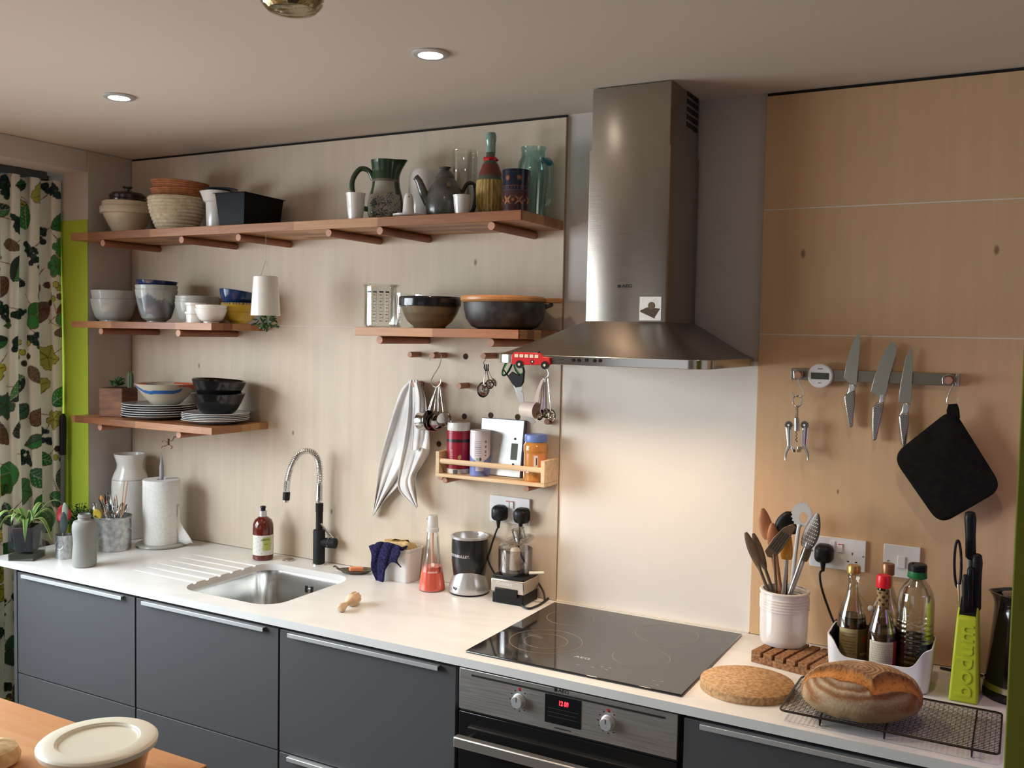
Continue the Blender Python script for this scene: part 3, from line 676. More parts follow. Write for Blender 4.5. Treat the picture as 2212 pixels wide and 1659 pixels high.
# 3 measuring jug and dark blue plate
x, h, r = place(442, 497, 414, -.14, S1)
t = thing('measuring_jug', 'small white ceramic measuring jug behind the black loaf tin', 'jug', (x, -.14, S1), YAW)
sp = lambda rr, z, a: (rr+(max(0, math.cos(a-PI))**10*.016*max(0, (z-h*.72)/(h*.28)) if z > h*.72 else rr+0) , z) if z > h*.72 else (rr, z)
MB().lathe(vessel([(r*.78, 0), (r*.82, .006), (r*.88, h*.7), (r*1.02, h*.74), (r*1.04, h*.95), (r*1.06, h)], .004), 48, sp).build('body', M['white'], t)
text('MCK', .010, M['blackm'], t, (0, 0, h*.86), (0, 0, .35), wrap=r*1.05)
x2, h2, r2 = place(438, 506, 411, -.13, S1)
lathe_thing('plate', 'dark blue plate lying on the white measuring jug', 'plate', [(0, 0), (r2*.5, 0), (r2, .006), (r2, .009), (r2*.5, .004), (0, .004)], mat('navy_glaze', (.012, .02, .05), .25, coat=.4), x+.012, -.13, S1+h+.001, 48)
# 4 loaf tin
A = W(528, 480, Y=-.262); B = W(612, 480, Y=-.045); dv = Vector((B[0]-A[0], B[1]-A[1])); L = dv.length; dv.normalize(); pv = Vector((-dv.y, dv.x)); hh = float(W(528, 415, Y=-.262)[2])-S1
wd = .125
t = thing('loaf_tin', 'long black metal loaf tin on the top shelf', 'tin', (A[0], A[1], S1), math.atan2(dv.y, dv.x))
def tq(o, z, e=0): return [(o-e, o-e, z), (L-o+e, o-e, z), (L-o+e, wd-o+e, z), (o-e, wd-o+e, z)]
tinm = mat('black_tin', (.006, .006, .007), .5, spec=.15)
MB().rings([tq(.010, 0), tq(0, hh-.002), tq(.0, hh), tq(.0, hh, .007), tq(.0, hh+.0015, .007), tq(.0015, hh+.0015), tq(.012, .002)]).build('body', tinm, t, bev=.002)
# 5, 11 cups
def cup(u0, u1, vt, y, label):
    x, h, r = place(u0, u1, vt, y, S1); o = lathe_thing('cup', label, 'cup', vessel([(r*.70, 0), (r*.72, .003), (r*.86, h*.5), (r*.93, h*.9), (r, h)], .0025), M['white'], x, y, S1, 40, 'small white beakers'); return o
cup(747, 790, 418, -.235, 'small white porcelain beaker beside the green jug'); cup(978, 1019, 422, -.20, 'small white porcelain beaker in front of the teapot handle')
# 6 green jug
x, h, r = place(797, 876, 348, -.13, S1)
t = thing('pitcher', 'tall dark green pottery jug with a cream flowered belly', 'jug', (x-.004, -.13, S1), YAW)
def jfn(rr, z, a):
    if z > h*.74:
        k = (z-h*.74)/(h*.26); rr = rr+max(0, math.cos(a))**8*.020*k**1.5
        z = z+max(0, math.cos(a))**6*.004*k
    return rr, z
o = MB().lathe(dense(vessel([(r*.80, 0), (r*.84, .004), (r*.98, h*.15), (r*.99, h*.30), (r*.90, h*.45), (r*.78, h*.58), (r*.74, h*.70), (r*.76, h*.82), (r*.82, h*.95), (r*.85, h)], .004), .0025), 120, jfn).build('body', vmat(.22, .5), t)
def jcol(c, a, rr):
    n = len(c); z = c[:, 2]/h; u = a*r; G = np.array([.022, .05, .02]); C = np.array([.36, .34, .28])
    col = solidc(n, G); front = (np.abs((a+PI/2+PI) % (2*PI)-PI) < 1.15)
    band = (z < .66) & (z > .0) & front & ~((z > .44) & (np.abs((a+PI/2+PI) % (2*PI)-PI) > .78)); col[band] = C
    for fx, fz, R in ((-1.85, .33, .020), (-1.35, .30, .016), (-2.2, .30, .016), (-1.6, .12, .02), (-2.2, .1, .018), (-1.0, .1, .016), (-1.2, .42, .013)):
        du = (a-fx)*r*.95; dz = c[:, 2]-fz*h; q = np.hypot(du, dz); th = np.arctan2(dz, du)
        m = band & (q < R*(.65+.35*np.cos(4*th)**2)) & (q > R*.28) & (np.sin(th*8) > -.2); col[m] = (.05, .07, .10)
        col[band & (q < R*.2)] = (.10, .04, .03)
    m = band & (z < .40) & (np.sin(u*300+z*20)*np.sin(z*70+u*90) > .72); col[m] = (.10, .06, .07)
    col[(z > .66) & (z < .70)] = (.14, .12, .09); return col
paint(o, jcol)
MB().tube(smooth_path([(-r*.70, 0, h*.70), (-r*.95, 0, h*.84), (-r*1.45, 0, h*.86), (-r*1.85, 0, h*.66), (-r*1.72, 0, h*.40), (-r*1.35, 0, h*.26), (-r*.93, 0, h*.22)], 6), .0085, 12).build('handle', mat('green_glaze_dark', (.02, .05, .018), .22, coat=.5), t)
# 7 squeezer on its dish
x, h, r = place(848, 916, 459, -.21, S1)
t = thing('lemon_squeezer', 'small white porcelain pierced cone standing on a dish', 'lemon squeezer', (x, -.21, S1))
zc_ = float(W(881, 419, Y=-.21)[2])-S1
MB().lathe([(0, 0), (r*.5, 0), (r*.97, .008), (r, .013), (r*.95, .013), (r*.55, .005), (0, .005)], 44).build('dish', M['white'], t)
o = MB().lathe([(0, .005), (.022, .005), (.0235, .010), (.0185, .018), (.016, zc_*.72), (.0125, zc_*.93), (.009, zc_), (0, zc_)], 36).build('cone', M['white'], t)
for aa in (-.6, .4): MB().cyl((0, 0, zc_*.86), (.0145*math.sin(aa+YAW), -.0145*math.cos(aa), zc_*.86), .0016).build('pierced_hole', M['blackm'], t)
# 8 big white jar
x, h, r = place(883, 951, 369, -.07, S1)
lathe_thing('jar', 'tall white ceramic jar behind the teapot', 'jar', vessel([(r*.82, 0), (r, h*.15), (r, h*.75), (r*.93, h*.93), (r*.80, h)], .004), M['white'], x, -.07, S1, 48)
# 9 teapot
x, z, r = ray(961, 420, -.14, 84); h = float(W(961, 385, Y=-.14)[2])-S1; ht = float(W(961, 362, Y=-.14)[2])-S1
tg = noisy(mat('teapot_glaze', (.07, .07, .06), .3, coat=.4), (.05, .05, .045), (.11, .105, .09), (1, 1, 1), 25)
t = thing('teapot', 'grey-brown stoneware teapot with a pale square mark', 'teapot', (x, -.14, S1), YAW)
MB().lathe([(0, 0), (r*.86, 0), (r*.95, h*.12), (r, h*.32), (r*.97, h*.52), (r*.84, h*.74), (r*.66, h*.90), (r*.52, h*.97), (r*.48, h), (0, h)], 48).build('body', tg, t)
MB().lathe([(0, h), (r*.5, h), (r*.5, h+.004), (r*.30, ht*.93), (r*.22, ht*.955), (r*.20, ht*.965), (r*.30, ht*.985), (r*.32, ht), (r*.2, ht*1.01), (0, ht*1.01)], 32).build('lid', tg, t)
MB().tube(smooth_path([(-r*.80, 0, h*.40), (-r*1.08, 0, h*.62), (-r*1.32, 0, h*.90), (-r*1.52, 0, h*1.02)], 5), [.017-.008*(i/15)+(.001 if i > 13 else 0) for i in range(16)], 16).build('spout', tg, t)
MB().tube(smooth_path([(r*.90, 0, h*.66), (r*1.15, 0, h*.88), (r*1.5, 0, h*.86), (r*1.62, 0, h*.60), (r*1.50, 0, h*.30), (r*1.25, 0, h*.10)], 6), .006, 12).build('handle', mat('dark_handle', (.02, .018, .015), .3), t)
MB().box(-.006, .006, -.0012, 0, -.009, .009).build('pale_mark', mat('ochre', (.22, .15, .07), .5), t, loc=(r*.24, -r*.80, h*.80)).rotation_euler = (-.45, 0, .3)
# 10 tall glass
x, h, r = place(975, 1033, 327, -.045, S1)
t = tag(MB().lathe(vessel([(r*.9, 0), (r*.93, .01), (r, h*.4), (r, h)], .0025), 48).build('glass_vase', M['glass'], loc=(x, -.045, S1)), 'tall clear cylindrical glass vase behind the teapot', 'vase')
# 12 wicker bottle
x, z, r = ray(1057, 430, -.13, 60); h = float(W(1066, 287, Y=-.13)[2])-S1; hw_ = float(W(1057, 391, Y=-.13)[2])-S1; hn = float(W(1066, 345, Y=-.13)[2])-S1
t = thing('wicker_bottle', 'old wine bottle in a straw basket with a red ribbon at the neck', 'bottle', (x+.002, -.13, S1), YAW)
MB().lathe([(0, .01), (r*.8, .01), (r*.92, hw_*.4), (r*.93, hw_*.9), (r*.85, hw_*1.12), (r*.55, hn*.93), (.015, hn*1.02), (.0135, h*.90), (.0145, h*.92), (.0165, h*.93), (.0165, h*.965), (.0135, h), (.010, h), (.010, h*.8), (0, h*.79)], 40).build('glass', mat('bottle_glass', (.10, .13, .09), .08, coat=.5, trans=.35), t)
MB().lathe([(.0152, hn*1.12), (.0150, h*.89), (.0165, h*.90), (.0172, h*.93), (.0172, h*.968), (.014, h*1.002)], 32, cap=False).build('pale_neck', mat('neck_glass', (.22, .34, .30), .2, coat=.4), t)
wick = noisy(mat('straw', (.42, .28, .08), .8), (.28, .17, .04), (.52, .36, .12), (1, 1, .25), 120, bump=.5)
MB().lathe(dense([(0, 0), (r*.78, 0), (r*.84, .006), (r*.80, .014), (r*.97, hw_*.35), (r*1.0, hw_*.8), (r*.95, hw_), (r*.9, hw_)], .004), 64, lambda rr, z, a: (rr+.0012*math.sin(a*22), z)).build('straw_basket', wick, t)
b = MB(); b.lathe([(.019, hn*.98), (.0225, hn*1.01), (.019, hn*1.04)], 28, cap=False)
for k in range(7): b.ball((.02*math.cos(k*.9), .02*math.sin(k*.9), hn*(1.0+.02*math.sin(k*2))), .0045, 8)
b.build('red_ribbon', M['red'], t)
MB().lathe([(r*.86, hw_*1.1), (r*.80, hw_*1.2), (r*.57, hn*.92), (r*.3, hn*.96)], 40, cap=False).build('red_label', mat('dull_red', (.16, .03, .02), .5), t)
# 13 patterned canister
x, h, r = place(1085, 1146, 369, -.20, S1)
t = thing('tall_mug', 'dark blue patterned pottery beaker with orange stars and petals', 'beaker', (x, -.20, S1), YAW)
o = MB().lathe(dense(vessel([(r*.93, 0), (r*.97, .004), (r*.99, h*.3), (r*.93, h*.52), (r*.95, h*.7), (r, h)], .004), .002), 150).build('body', vmat(.22, .6), t)
def ccol(c, a, rr):
    n = len(c); z = c[:, 2]; u = (a*r); col = solidc(n, (.012, .014, .035)); P = 2*PI*r/7
    d = ((u/P) % 1-.5)*P; q = np.hypot(d, z-h*.80); th = np.arctan2(z-h*.80, d); O = (.30, .10, .03)
    col[(q < .0075*(.55+.45*np.abs(np.cos(th*4))))] = O
    m = (z > h*.08) & (z < h*.50); col[m] = (.05, .018, .02)
    d2 = ((u/(P*1.0)) % 1-.5)*P; zz = z-h*.29; R = P*.5
    for s in (1, -1):
        aa = (d2*s+zz)*.7071; bb = (d2*s-zz)*.7071; col[m & (np.abs(bb) < .0028*np.cos(np.clip(aa/(R*1.05), -1, 1)*PI/2)) & (np.abs(aa) > .002)] = (.42, .17, .06)
    q = np.hypot(np.abs(d2)-R, zz); col[m & (q < .004)] = (.30, .10, .04)
    for z0 in (.52, .62, .06): col[np.abs(z-h*z0) < .0012] = (.14, .06, .04)
    col[(np.abs(z-h*.57) < .003) & (np.sin(u*600) > .2)] = (.10, .05, .05); return col
paint(o, ccol)
# 14 aqua jug
x, h, r = place(1120, 1186, 320, -.09, S1)
t = thing('glass_pitcher', 'tall pale aqua glass pitcher at the right end of the top shelf', 'jug', (x, -.09, S1), YAW)
MB().lathe(vessel([(r*.80, 0), (r*.85, .008), (r*.92, h*.25), (r*1.02, h*.5), (r*1.05, h*.68), (r*.98, h*.80), (r*.82, h*.87), (r*.80, h*.92), (r*.86, h)], .003), 48).build('body', M['aqua'], t)
MB().tube(smooth_path([(r*.62, -.01, h*.82), (r*1.0, 0, h*.84), (r*1.22, 0, h*.76), (r*1.26, 0, h*.55), (r*1.15, 0, h*.30), (r*.92, 0, h*.18)], 6), .006, 12).build('handle', M['aqua'], t)
MB().tube([(r*.55, -r*.6, h*.81), (r*.85, -r*.35, h*.80), (r*1.1, 0, h*.79)], .009, 10).build('handle_joint', M['teal'], t)

# ================================================ MIDDLE LEFT SHELF
gw = mat('grey_white_glaze', (.50, .52, .50), .15, coat=.6)
def stack(n, u0, u1, vt, y, zb, fr, pitch, m, name, labels, group, t=.004, p=.5, cat='bowl'):
    x, h, r = place(u0, u1, vt, y, zb); each = h-pitch*(n-1)
    for i in range(n):
        lathe_thing(name, labels[i], cat, bowl(r*fr, r, each, t, p), m, x+(.0015*((i*37) % 3-1)), y, zb+.0005+pitch*i, 48, group)
    return x, r, h
x, r, h = stack(2, 199, 292, 629, -.15, S2, .60, .034, gw, 'serving_bowl', ['pale grey-white bowl at the left end of the middle shelf, lower of two', 'pale grey-white bowl at the left end of the middle shelf, upper of two'], 'pale bowls at the left end', p=.42)
x, h, r = place(294, 382, 617, -.16, S2)
def marb(c, a, rr):
    n = len(c); col = solidc(n, (.42, .44, .42)); z = c[:, 2]/c[:, 2].max(); q = z+.10*np.sin(a*2+1)+.05*np.sin(a*7)
    m = (q > .1) & (q < .70); s = .5+.5*np.sin(a*5+z*6+2*np.sin(a*3)); col[m] = (np.array([.16, .17, .19])[None]+s[m][:, None]*.12); col[z < .10] = (.30, .31, .32); return col
for i in range(2):
    o = MB().lathe(dense(bowl(r*.45, r, h-.018, .004, .38), .004), 90).build('cereal_bowl', vmat(.15, .6), loc=(x, -.16, S2+.0005+.017*i)); paint(o, marb); o.rotation_euler = (0, 0, i*1.3)
    tag(o, ['white bowl with a grey marbled belly, lower of two under the blue bowl', 'white bowl with a grey marbled belly, upper of two under the blue bowl'][i], 'bowl', 'grey marbled bowls')
lathe_thing('cereal_bowl', 'dark navy glazed bowl topping the marbled bowls', 'bowl', bowl(r*.5, r*.98, .045, .004, .4), mat('navy_gloss', (.01, .025, .09), .12, coat=.6), x, -.16, S2+h-.028, 48, rot=(0, math.radians(2.5), YAW))
x, r, h = stack(3, 380, 472, 641, -.10, S2, .7, .011, mat('oat_glaze', (.42, .42, .38), .25, coat=.3), 'shallow_dish', ['wide oatmeal dish behind the ramekins, lowest of three', 'wide oatmeal dish behind the ramekins, middle of three', 'wide oatmeal dish behind the ramekins, topmost of three'], 'stacked oatmeal dishes', cat='dish')
x, h, r = place(400, 446, 655, -.21, S2)
for i in range(2):
    hh = h*.55; P = vessel([(r*.86, 0), (r*.86, .004), (r*.88, hh*.75), (r*1.0, hh*.8), (r, hh)], .003)
    o = MB().lathe(P, 96, lambda rr, z, a: (rr+(.0009*math.sin(a*32) if .004 < z < .7*hh and rr > r*.8 else 0), z)).build('ramekin', M['white'], loc=(x, -.21, S2+.0005+i*h*.45))
    tag(o, ['white fluted ramekin standing on the middle shelf beside the small bowls', 'white fluted ramekin stacked on the other ramekin'][i], 'ramekin', 'white fluted ramekins')
stack(2, 423, 491, 660, -.22, S2, .48, .013, M['white'], 'small_bowl', ['small white bowl in front of the yellow bowl, lower of two', 'small white bowl in front of the yellow bowl, upper of two'], 'small white bowls', p=.45)
x, h, r = place(478, 556, 656, -.12, S2)
o = MB().lathe(dense(bowl(r*.5, r, h, .005, .45), .003), 80).build('mixing_bowl', vmat(.25, .5), loc=(x, -.12, S2+.0005))
def yel(c, a, rr):
    col = solidc(len(c), (.50, .32, .03)); z = c[:, 2]; col[(z > h*.93) & (np.sin(a*45) > 0)] = (.03, .05, .12); col[(z > h*.55) & (z < h*.6)] = (.40, .24, .02); return col
paint(o, yel); tag(o, 'yellow glazed bowl partly hidden by the hanging white pot', 'bowl')
x2, h2, r2 = place(470, 552, 618, -.12, S2)
o = MB().lathe(dense(bowl(r2*.55, r2, .060, .005, .5), .003), 80).build('mixing_bowl', vmat(.2, .5), loc=(x2, -.12, S2+h-.016)); o.rotation_euler = (math.radians(-3), math.radians(7), YAW)
paint(o, lambda c, a, rr: np.where(((rr > (r2*.55+(r2*.45)*np.sqrt(np.clip((c[:, 2]-.004)/.056, 0, 1)))-.0035))[:, None], np.array([[.01, .03, .10]]), np.array([[.30, .13, .06]])))
tag(o, 'deep blue bowl with terracotta inside, tilted on the yellow bowl', 'bowl')
# hanging white pot, upside down planter
YH = -.245
x, zt, r = ray(574, 598, YH, 52); zb = float(W(572, 682, Y=YH)[2]); rb = ray(572, 682, YH, 63)[2]
t = thing('hanging_planter', 'white upside-down ceramic planter hanging on a wire in front of the wall', 'planter', (x, YH, zb))
H = zt-zb; MB().lathe([(rb-.003, 0), (rb, 0), (r, H), (r-.004, H+.002), (0, H+.002), (0, H-.004), (r-.004, H-.004), (rb-.004, .002)], 48, cap=False).build('pot', M['white'], t)
wz = float(W(573, 562, Y=YH)[2])-zb
b = MB(); b.tube([(-r*.55, 0, H+.002), (0, 0, wz)], .0008, 6).tube([(r*.55, 0, H+.002), (0, 0, wz)], .0008, 6); b.tube([(0, 0, wz), (0, 0, S1-.0295-zb)], .0006, 6); b.build('wire', M['satin'], t)
b = MB(); rng = random.Random(3)
for k in range(46):
    a = rng.uniform(0, 6.28); R_ = rng.uniform(.002, rb*.9); z0 = -rng.uniform(.0, .052)*(1-R_/rb*.4); x_, y_ = R_*math.cos(a), R_*math.sin(a)
    b.at((x_, y_, z0), (rng.uniform(-1, 1), rng.uniform(-1, 1), a)).ball((0, 0, 0), (.011, .0045, .0022), 8)
b.at(); b.tube([(0, 0, .02), (.003, 0, -.03), (0, .004, -.055)], .003, 6); b.build('trailing_leaves', mat('hanging_leaf', (.035, .09, .03), .5), t)
MB().lathe([(0, .006), (rb*.85, .006), (rb*.85, .009), (0, .009)], 24).build('soil', M['soil'], t)

# ================================================ LOWEST SHELF
pA = W(216, 895, Y=-.255); z1 = float(W(216, 838, Y=-.255)[2])
qL = W(164, 893, Y=-.16); 
t = thing('planter_box', 'square reddish wooden planter box at the left end of the lowest shelf', 'planter', (pA[0]-.012, pA[1]+.004, S3), math.radians(20))
hb = z1-S3; bw = mat('cedar', (.17, .065, .03), .6); noisy(bw, (.11, .04, .02), (.24, .10, .045), (2, 2, 12), 4)
b = MB()
wL, wR = .112, .098
b.frust([(0, 0, 0), (wR, 0, 0), (wR, wL, 0), (0, wL, 0)], [(0, 0, hb), (wR, 0, hb), (wR, wL, hb), (0, wL, hb)])
o = b.build('box', bw, t, bev=.004); MB().box(.008, wR-.008, .008, wL-.008, hb-.004, hb+.001).build('soil', M['soil'], t)
b = MB(); rng = random.Random(5)
for k in range(30):
    a = rng.uniform(0, 6.28); L_ = rng.uniform(.014, .032); e = rng.uniform(.3, 1.3); c0 = (.045+rng.uniform(-.015, .015), .05+rng.uniform(-.01, .01), hb+rng.uniform(.005, .022))
    p = Vector((math.cos(a)*math.cos(e), math.sin(a)*math.cos(e), math.sin(e)))*L_; b.tube([c0, Vector(c0)+p*.5, Vector(c0)+p], [.002, .005, .0006], 6)
b.build('succulent', mat('succulent_green', (.04, .10, .035), .5), t)
MB().lathe([(0, 0), (.010, 0), (.012, .02), (.011, .05), (.006, .06), (0, .061)], 28, lambda rr, z, a: (rr*(1+.10*math.cos(a*9)), z), c=(.098, .055, hb)).build('cactus', mat('cactus_green', (.10, .15, .09), .8), t)
# dinner plates
def plate_prof(r): return [(0, 0), (r*.58, 0), (r*.62, .0015), (r*.72, .006), (r*.97, .0135), (r, .0150), (r*.985, .0165), (r*.72, .0095), (r*.60, .0055), (0, .005)]
def pcol(Rr):
    def f(c, a, rr):
        col = solidc(len(c), (.36, .39, .42)); col[rr > Rr*.965] = (.80, .80, .78); return col
    return f
def plates(n, u0, u1, vt, y, lab, grp, gap):
    x, z, r = ray((u0+u1)/2, vt, y, u1-u0)
    for i in range(n):
        o = MB().lathe(dense(plate_prof(r), .004), 72).build('plate', vmat(.2, .4), loc=(x+.002*((i*5) % 3-1), y+.001*(i % 2), S3+.0005+gap*i)); paint(o, pcol(r)); tag(o, lab(i), 'plate', grp)
    return x, r
W6 = ['bottom', 'second from bottom', 'third from bottom', 'third from top', 'second from top', 'top']
gp = .0085
xp, rp = plates(6, 267, 418, 880, -.142, lambda i: 'large grey-blue dinner plate, %s of the six in the left stack' % W6[i], 'large dinner plates', gp)
W5 = ['bottom', 'second from bottom', 'middle', 'second from top', 'top']
xs, rs = plates(5, 395, 537, 900, -.142, lambda i: 'smaller grey plate, %s of the five in the right stack' % W5[i], 'smaller side plates', .0062)
zb = S3+gp*5+.0065
x, h, r = place(289, 419, 829, -.15, zb)
o = MB().lathe(dense(bowl(r*.38, r, h, .004, .75), .003), 110).build('serving_bowl', vmat(.3, .3), loc=(x, -.14, zb))
def swirl(c, a, rr):
    col = solidc(len(c), (.55, .49, .38)); z = c[:, 2]/h; f = .72+.16*np.sin(a*2.0+.4)+.05*np.sin(a*5)
    col[(z > f) & (z < f+.16) & (np.sin(a*1.5+.2) < .0)] = (.03, .14, .42); f2 = .80+.12*np.sin(a*3+2); col[(z > f2) & (np.sin(a*1.5+.2) >= -.3)] = (.62, .09, .03); col[(z > .97)] = (.45, .40, .32); return col
paint(o, swirl); tag(o, 'cream bowl splashed with orange and blue on the large plates', 'bowl')
zb = S3+.0062*4+.0065; bk = mat('black_glaze', (.008, .008, .009), .16, coat=.3)
x, h, r = place(414, 528, 850, -.142, zb)
BB = bowl(r*.52, r, h, .005, .60); lathe_thing('soup_bowl', 'glossy black bowl, lower of two on the small plates', 'bowl', BB, bk, x, -.142, zb, 56, 'two black bowls')
o = lathe_thing('soup_bowl', 'glossy black bowl, upper tilted one of two on the small plates', 'bowl', BB, bk, x-.001, -.142, zb+h*.62, 56, 'two black bowls', rot=(0, math.radians(3.5), YAW))

# ================================================ SHELF BESIDE THE HOOD
x, h, r = place(787, 858, 615, -.20, S2R)
t = thing('measuring_beaker', 'clear glass laboratory-style beaker with black measuring print', 'beaker', (x, -.20, S2R), YAW)
MB().lathe(vessel([(r*.9, 0), (r*.98, .005), (r, .012), (r, h*.92), (r*1.08, h*.985), (r*1.10, h)], .0025), 56, lambda rr, z, a: (rr+(max(0, math.cos(a))**16*.008 if z > h*.96 else 0), z)).build('body', M['glass'], t)
b = MB(); bp = mat('beaker_print', (.05, .05, .05), .5)
def wq(b, a0, a1, z0, z1, R):
    n = 3; P = [[(R*math.sin(a0+(a1-a0)*i/n), -R*math.cos(a0+(a1-a0)*i/n), z) for z in (z0, z1)] for i in range(n+1)]; b.grid(P)
for a0 in (-.62, -.22, .18, .55):
    for k in range(9): wq(b, a0-.10, a0+(.10 if k % 2 else .04), h*(.14+.075*k), h*(.14+.075*k)+(.0012 if k % 2 else .0022), r*1.003)
    wq(b, a0-.12, a0+.13, h*.80, h*.835, r*1.003); wq(b, a0+.10, a0+.115, h*.12, h*.8, r*1.003)
b.build('measuring_scale', bp, t)
x, h, r = place(850, 912, 634, -.09, S2R)
t = thing('glass_jug', 'clear glass measuring jug with red marks behind the brown bowl', 'jug', (x, -.09, S2R), YAW)
MB().lathe(vessel([(r*.88, 0), (r*.95, .008), (r, h)], .003), 48).build('body', M['glass'], t)
b = MB()
for a0 in (-.85, -.70): wq(b, a0, a0+.04, h*.25, h*.95, r*1.004)
for k in range(6): wq(b, -.6, -.35, h*(.3+.1*k), h*(.3+.1*k)+.0012, r*1.004)
b.build('red_scale', M['red'], t)
x, h, r = place(862, 996, 642, -.165, S2R)
o = MB().lathe(dense([(0, 0), (r*.50, 0), (r*.53, .006), (r*.72, h*.22), (r*.88, h*.46), (r*.96, h*.68), (r*.965, h*.70), (r, h*.71), (r*1.005, h*.78), (r, h*.97), (r*.98, h), (r*.94, h*.97), (r*.9, h*.6), (r*.5, h*.1), (0, h*.08)], .004), 72).build('mixing_bowl', vmat(.22, .5), loc=(x, -.165, S2R+.0005))
paint(o, lambda c, a, rr: np.where((c[:, 2] > h*.695)[:, None], np.array([[.010, .010, .014]]), np.array([[.15, .12, .075]]))); tag(o, 'olive-brown mixing bowl with a glossy black rim band', 'bowl')
x, h, r = place(997, 1178, 655, -.155, S2R)
r = min(r, .150)
t = thing('wok', 'wide dark iron pan under the wooden board beside the hood', 'pan', (x, -.145, S2R), YAW)
iron = noisy(mat('iron', (.03, .03, .03), .45), (.018, .018, .02), (.05, .05, .052), (1, 1, 1), 30)
MB().lathe([(0, 0), (r*.62, 0), (r*.80, h*.12), (r*.93, h*.40), (r*.98, h*.75), (r, h), (r*.975, h), (r*.9, h*.4), (r*.6, h*.08), (0, h*.06)], 64).build('body', iron, t)
MB().tube(smooth_path([(r*.94, -.02, h*.86), (r*1.10, -.012, h*.96), (r*1.10, .03, h*.96), (r*.94, .04, h*.86)], 4), .006, 8).build('handle', iron, t)
t = thing('chopping_board', 'round wooden board with a handle lying on the dark pan', 'chopping board', (x-.004, -.15, S2R+h+.001), YAW)
wb = staves('board_wood', (.30, .12, .04), (.48, .24, .09), (.40, .18, .07), .5, .05, .35)
MB().lathe([(0, 0), (r*.97, 0), (r*1.02, .006), (r*1.02, .014), (r*.99, .019), (0, .019)], 64).build('board', wb, t)
bx('handle', r*.9, r*1.42, -.020, .020, .002, .017, wb, t, bev=.004)
# ================================================ PEGBOARD: HOOKS AND HANGING THINGS
def LW(u, v, y, o): p = W(u, v, Y=y); return Vector((p[0]-o[0], y-o[1], p[2]-o[2]))
def hook(pts, y, label, r=.0017):          # pts in px from the peg end to the tip
    p0 = W(*pts[0], Y=y); t = tag(MB().tube(smooth_path([LW(u, v, y, p0) for u, v in pts], 6), r, 8).build('s_hook', M['satin'], loc=tuple(p0)), label, 'hook'); t.location = (p0[0], y, p0[2]); return t
hook([(928, 778), (931, 766), (944, 761), (953, 768), (949, 790), (936, 812), (931, 824), (936, 834), (944, 836), (951, 829), (953, 820)], -.068, 'steel s-hook carrying the round measuring cups')
hook([(1038, 771), (1043, 765), (1050, 766), (1050, 775), (1044, 783), (1047, 787)], -.068, 'small steel hook carrying the coffee spoons')
hook([(1160, 770), (1168, 768), (1175, 785), (1184, 802), (1184, 812), (1176, 816), (1168, 812), (1167, 805)], -.068, 'steel s-hook under the red bus carrying measuring spoons')
sp_m = mat('cup_steel', (.66, .62, .58), .14, 1)
def mcup(cu, cv, R, Y, ax, H, label, hu, hv):
    c = W(cu, cv, Y=Y); t = thing('measuring_cup', label, 'measuring cup', tuple(c), 0, 'steel measuring cups')
    q = Vector(ax).normalized().to_track_quat('Z', 'Y')
    o = MB().lathe(vessel([(R*.80, -H/2), (R*.92, -H*.42), (R*.97, H*.40), (R*1.03, H*.48), (R*1.03, H*.5)], .001), 36).build('cup', sp_m, t); o.rotation_mode = 'QUATERNION'; o.rotation_quaternion = q
    top = W(hu, hv, Y=-.068); a = q @ Vector((0, 0, H*.48)); e = Vector(top)-Vector(c); e.y = -.068-Y
    n = (e-a); n = (n-Vector(ax).normalized()*n.dot(Vector(ax).normalized())).normalized()
    s = a+n*R*1.02; b = MB(); side = n.cross(Vector(ax)).normalized()*.0035
    b.tube([s-side, e-side*.4, e+Vector((0, 0, .003)), e+side*.4, s+side], .0012, 6); b.build('handle', sp_m, t)
mcup(917, 909, .0335, -.075, (1, -.10, .12), .042, 'large steel measuring cup, leftmost of the set on the s-hook', 942, 836)
mcup(934, 912, .030, -.066, (1, -.35, -.05), .018, 'steel measuring cup, second from left of the set on the s-hook', 945, 836)
mcup(944, 910, .027, -.064, (1, -.5, -.15), .018, 'steel measuring cup, second from right of the set on the s-hook', 948, 836)
mcup(957, 903, .0255, -.070, (.9, -.75, -.30), .026, 'small steel measuring cup, rightmost of the set on the s-hook', 951, 835)
def spoon(t, p0, p1, R, depth=.4, face=(0, -1, 0), m=None, hr=.0016):      # handle p0 -> bowl centre p1 (local vectors)
    d = (p1-p0).normalized(); f = Vector(face); f = (f-d*f.dot(d)).normalized(); sd = d.cross(f)
    e = p1-d*R*1.1
    b = MB(); b.rings([[p+sd*w*math.cos(k*PI/4)+f*hh*math.sin(k*PI/4) for k in range(8)] for p, w, hh in ((p0, hr*1.6, hr*.7), (p0+(e-p0)*.5, hr*1.2, hr*.7), (e+d*R*.2, hr*1.5, hr*.8))])
    b.build('handle', m or M['satin'], t)
    b = MB(); n = 8
    for sgn, off in ((1, 0), (1, .0012)):
        R_ = []
        for k in range(n+1):
            a = PI/2*k/n; rr = math.sin(a)*(R-off); dz = math.cos(a)*R*depth*2*(1-off/R)
            R_.append([p1+d*rr*1.2*math.cos(q*PI/10)+sd*rr*math.sin(q*PI/10)-f*dz for q in range(20)])
        b.rings(R_, cap=False)
    b.build('bowl', m or M['satin'], t)
oo = W(1050, 800, Y=-.068)
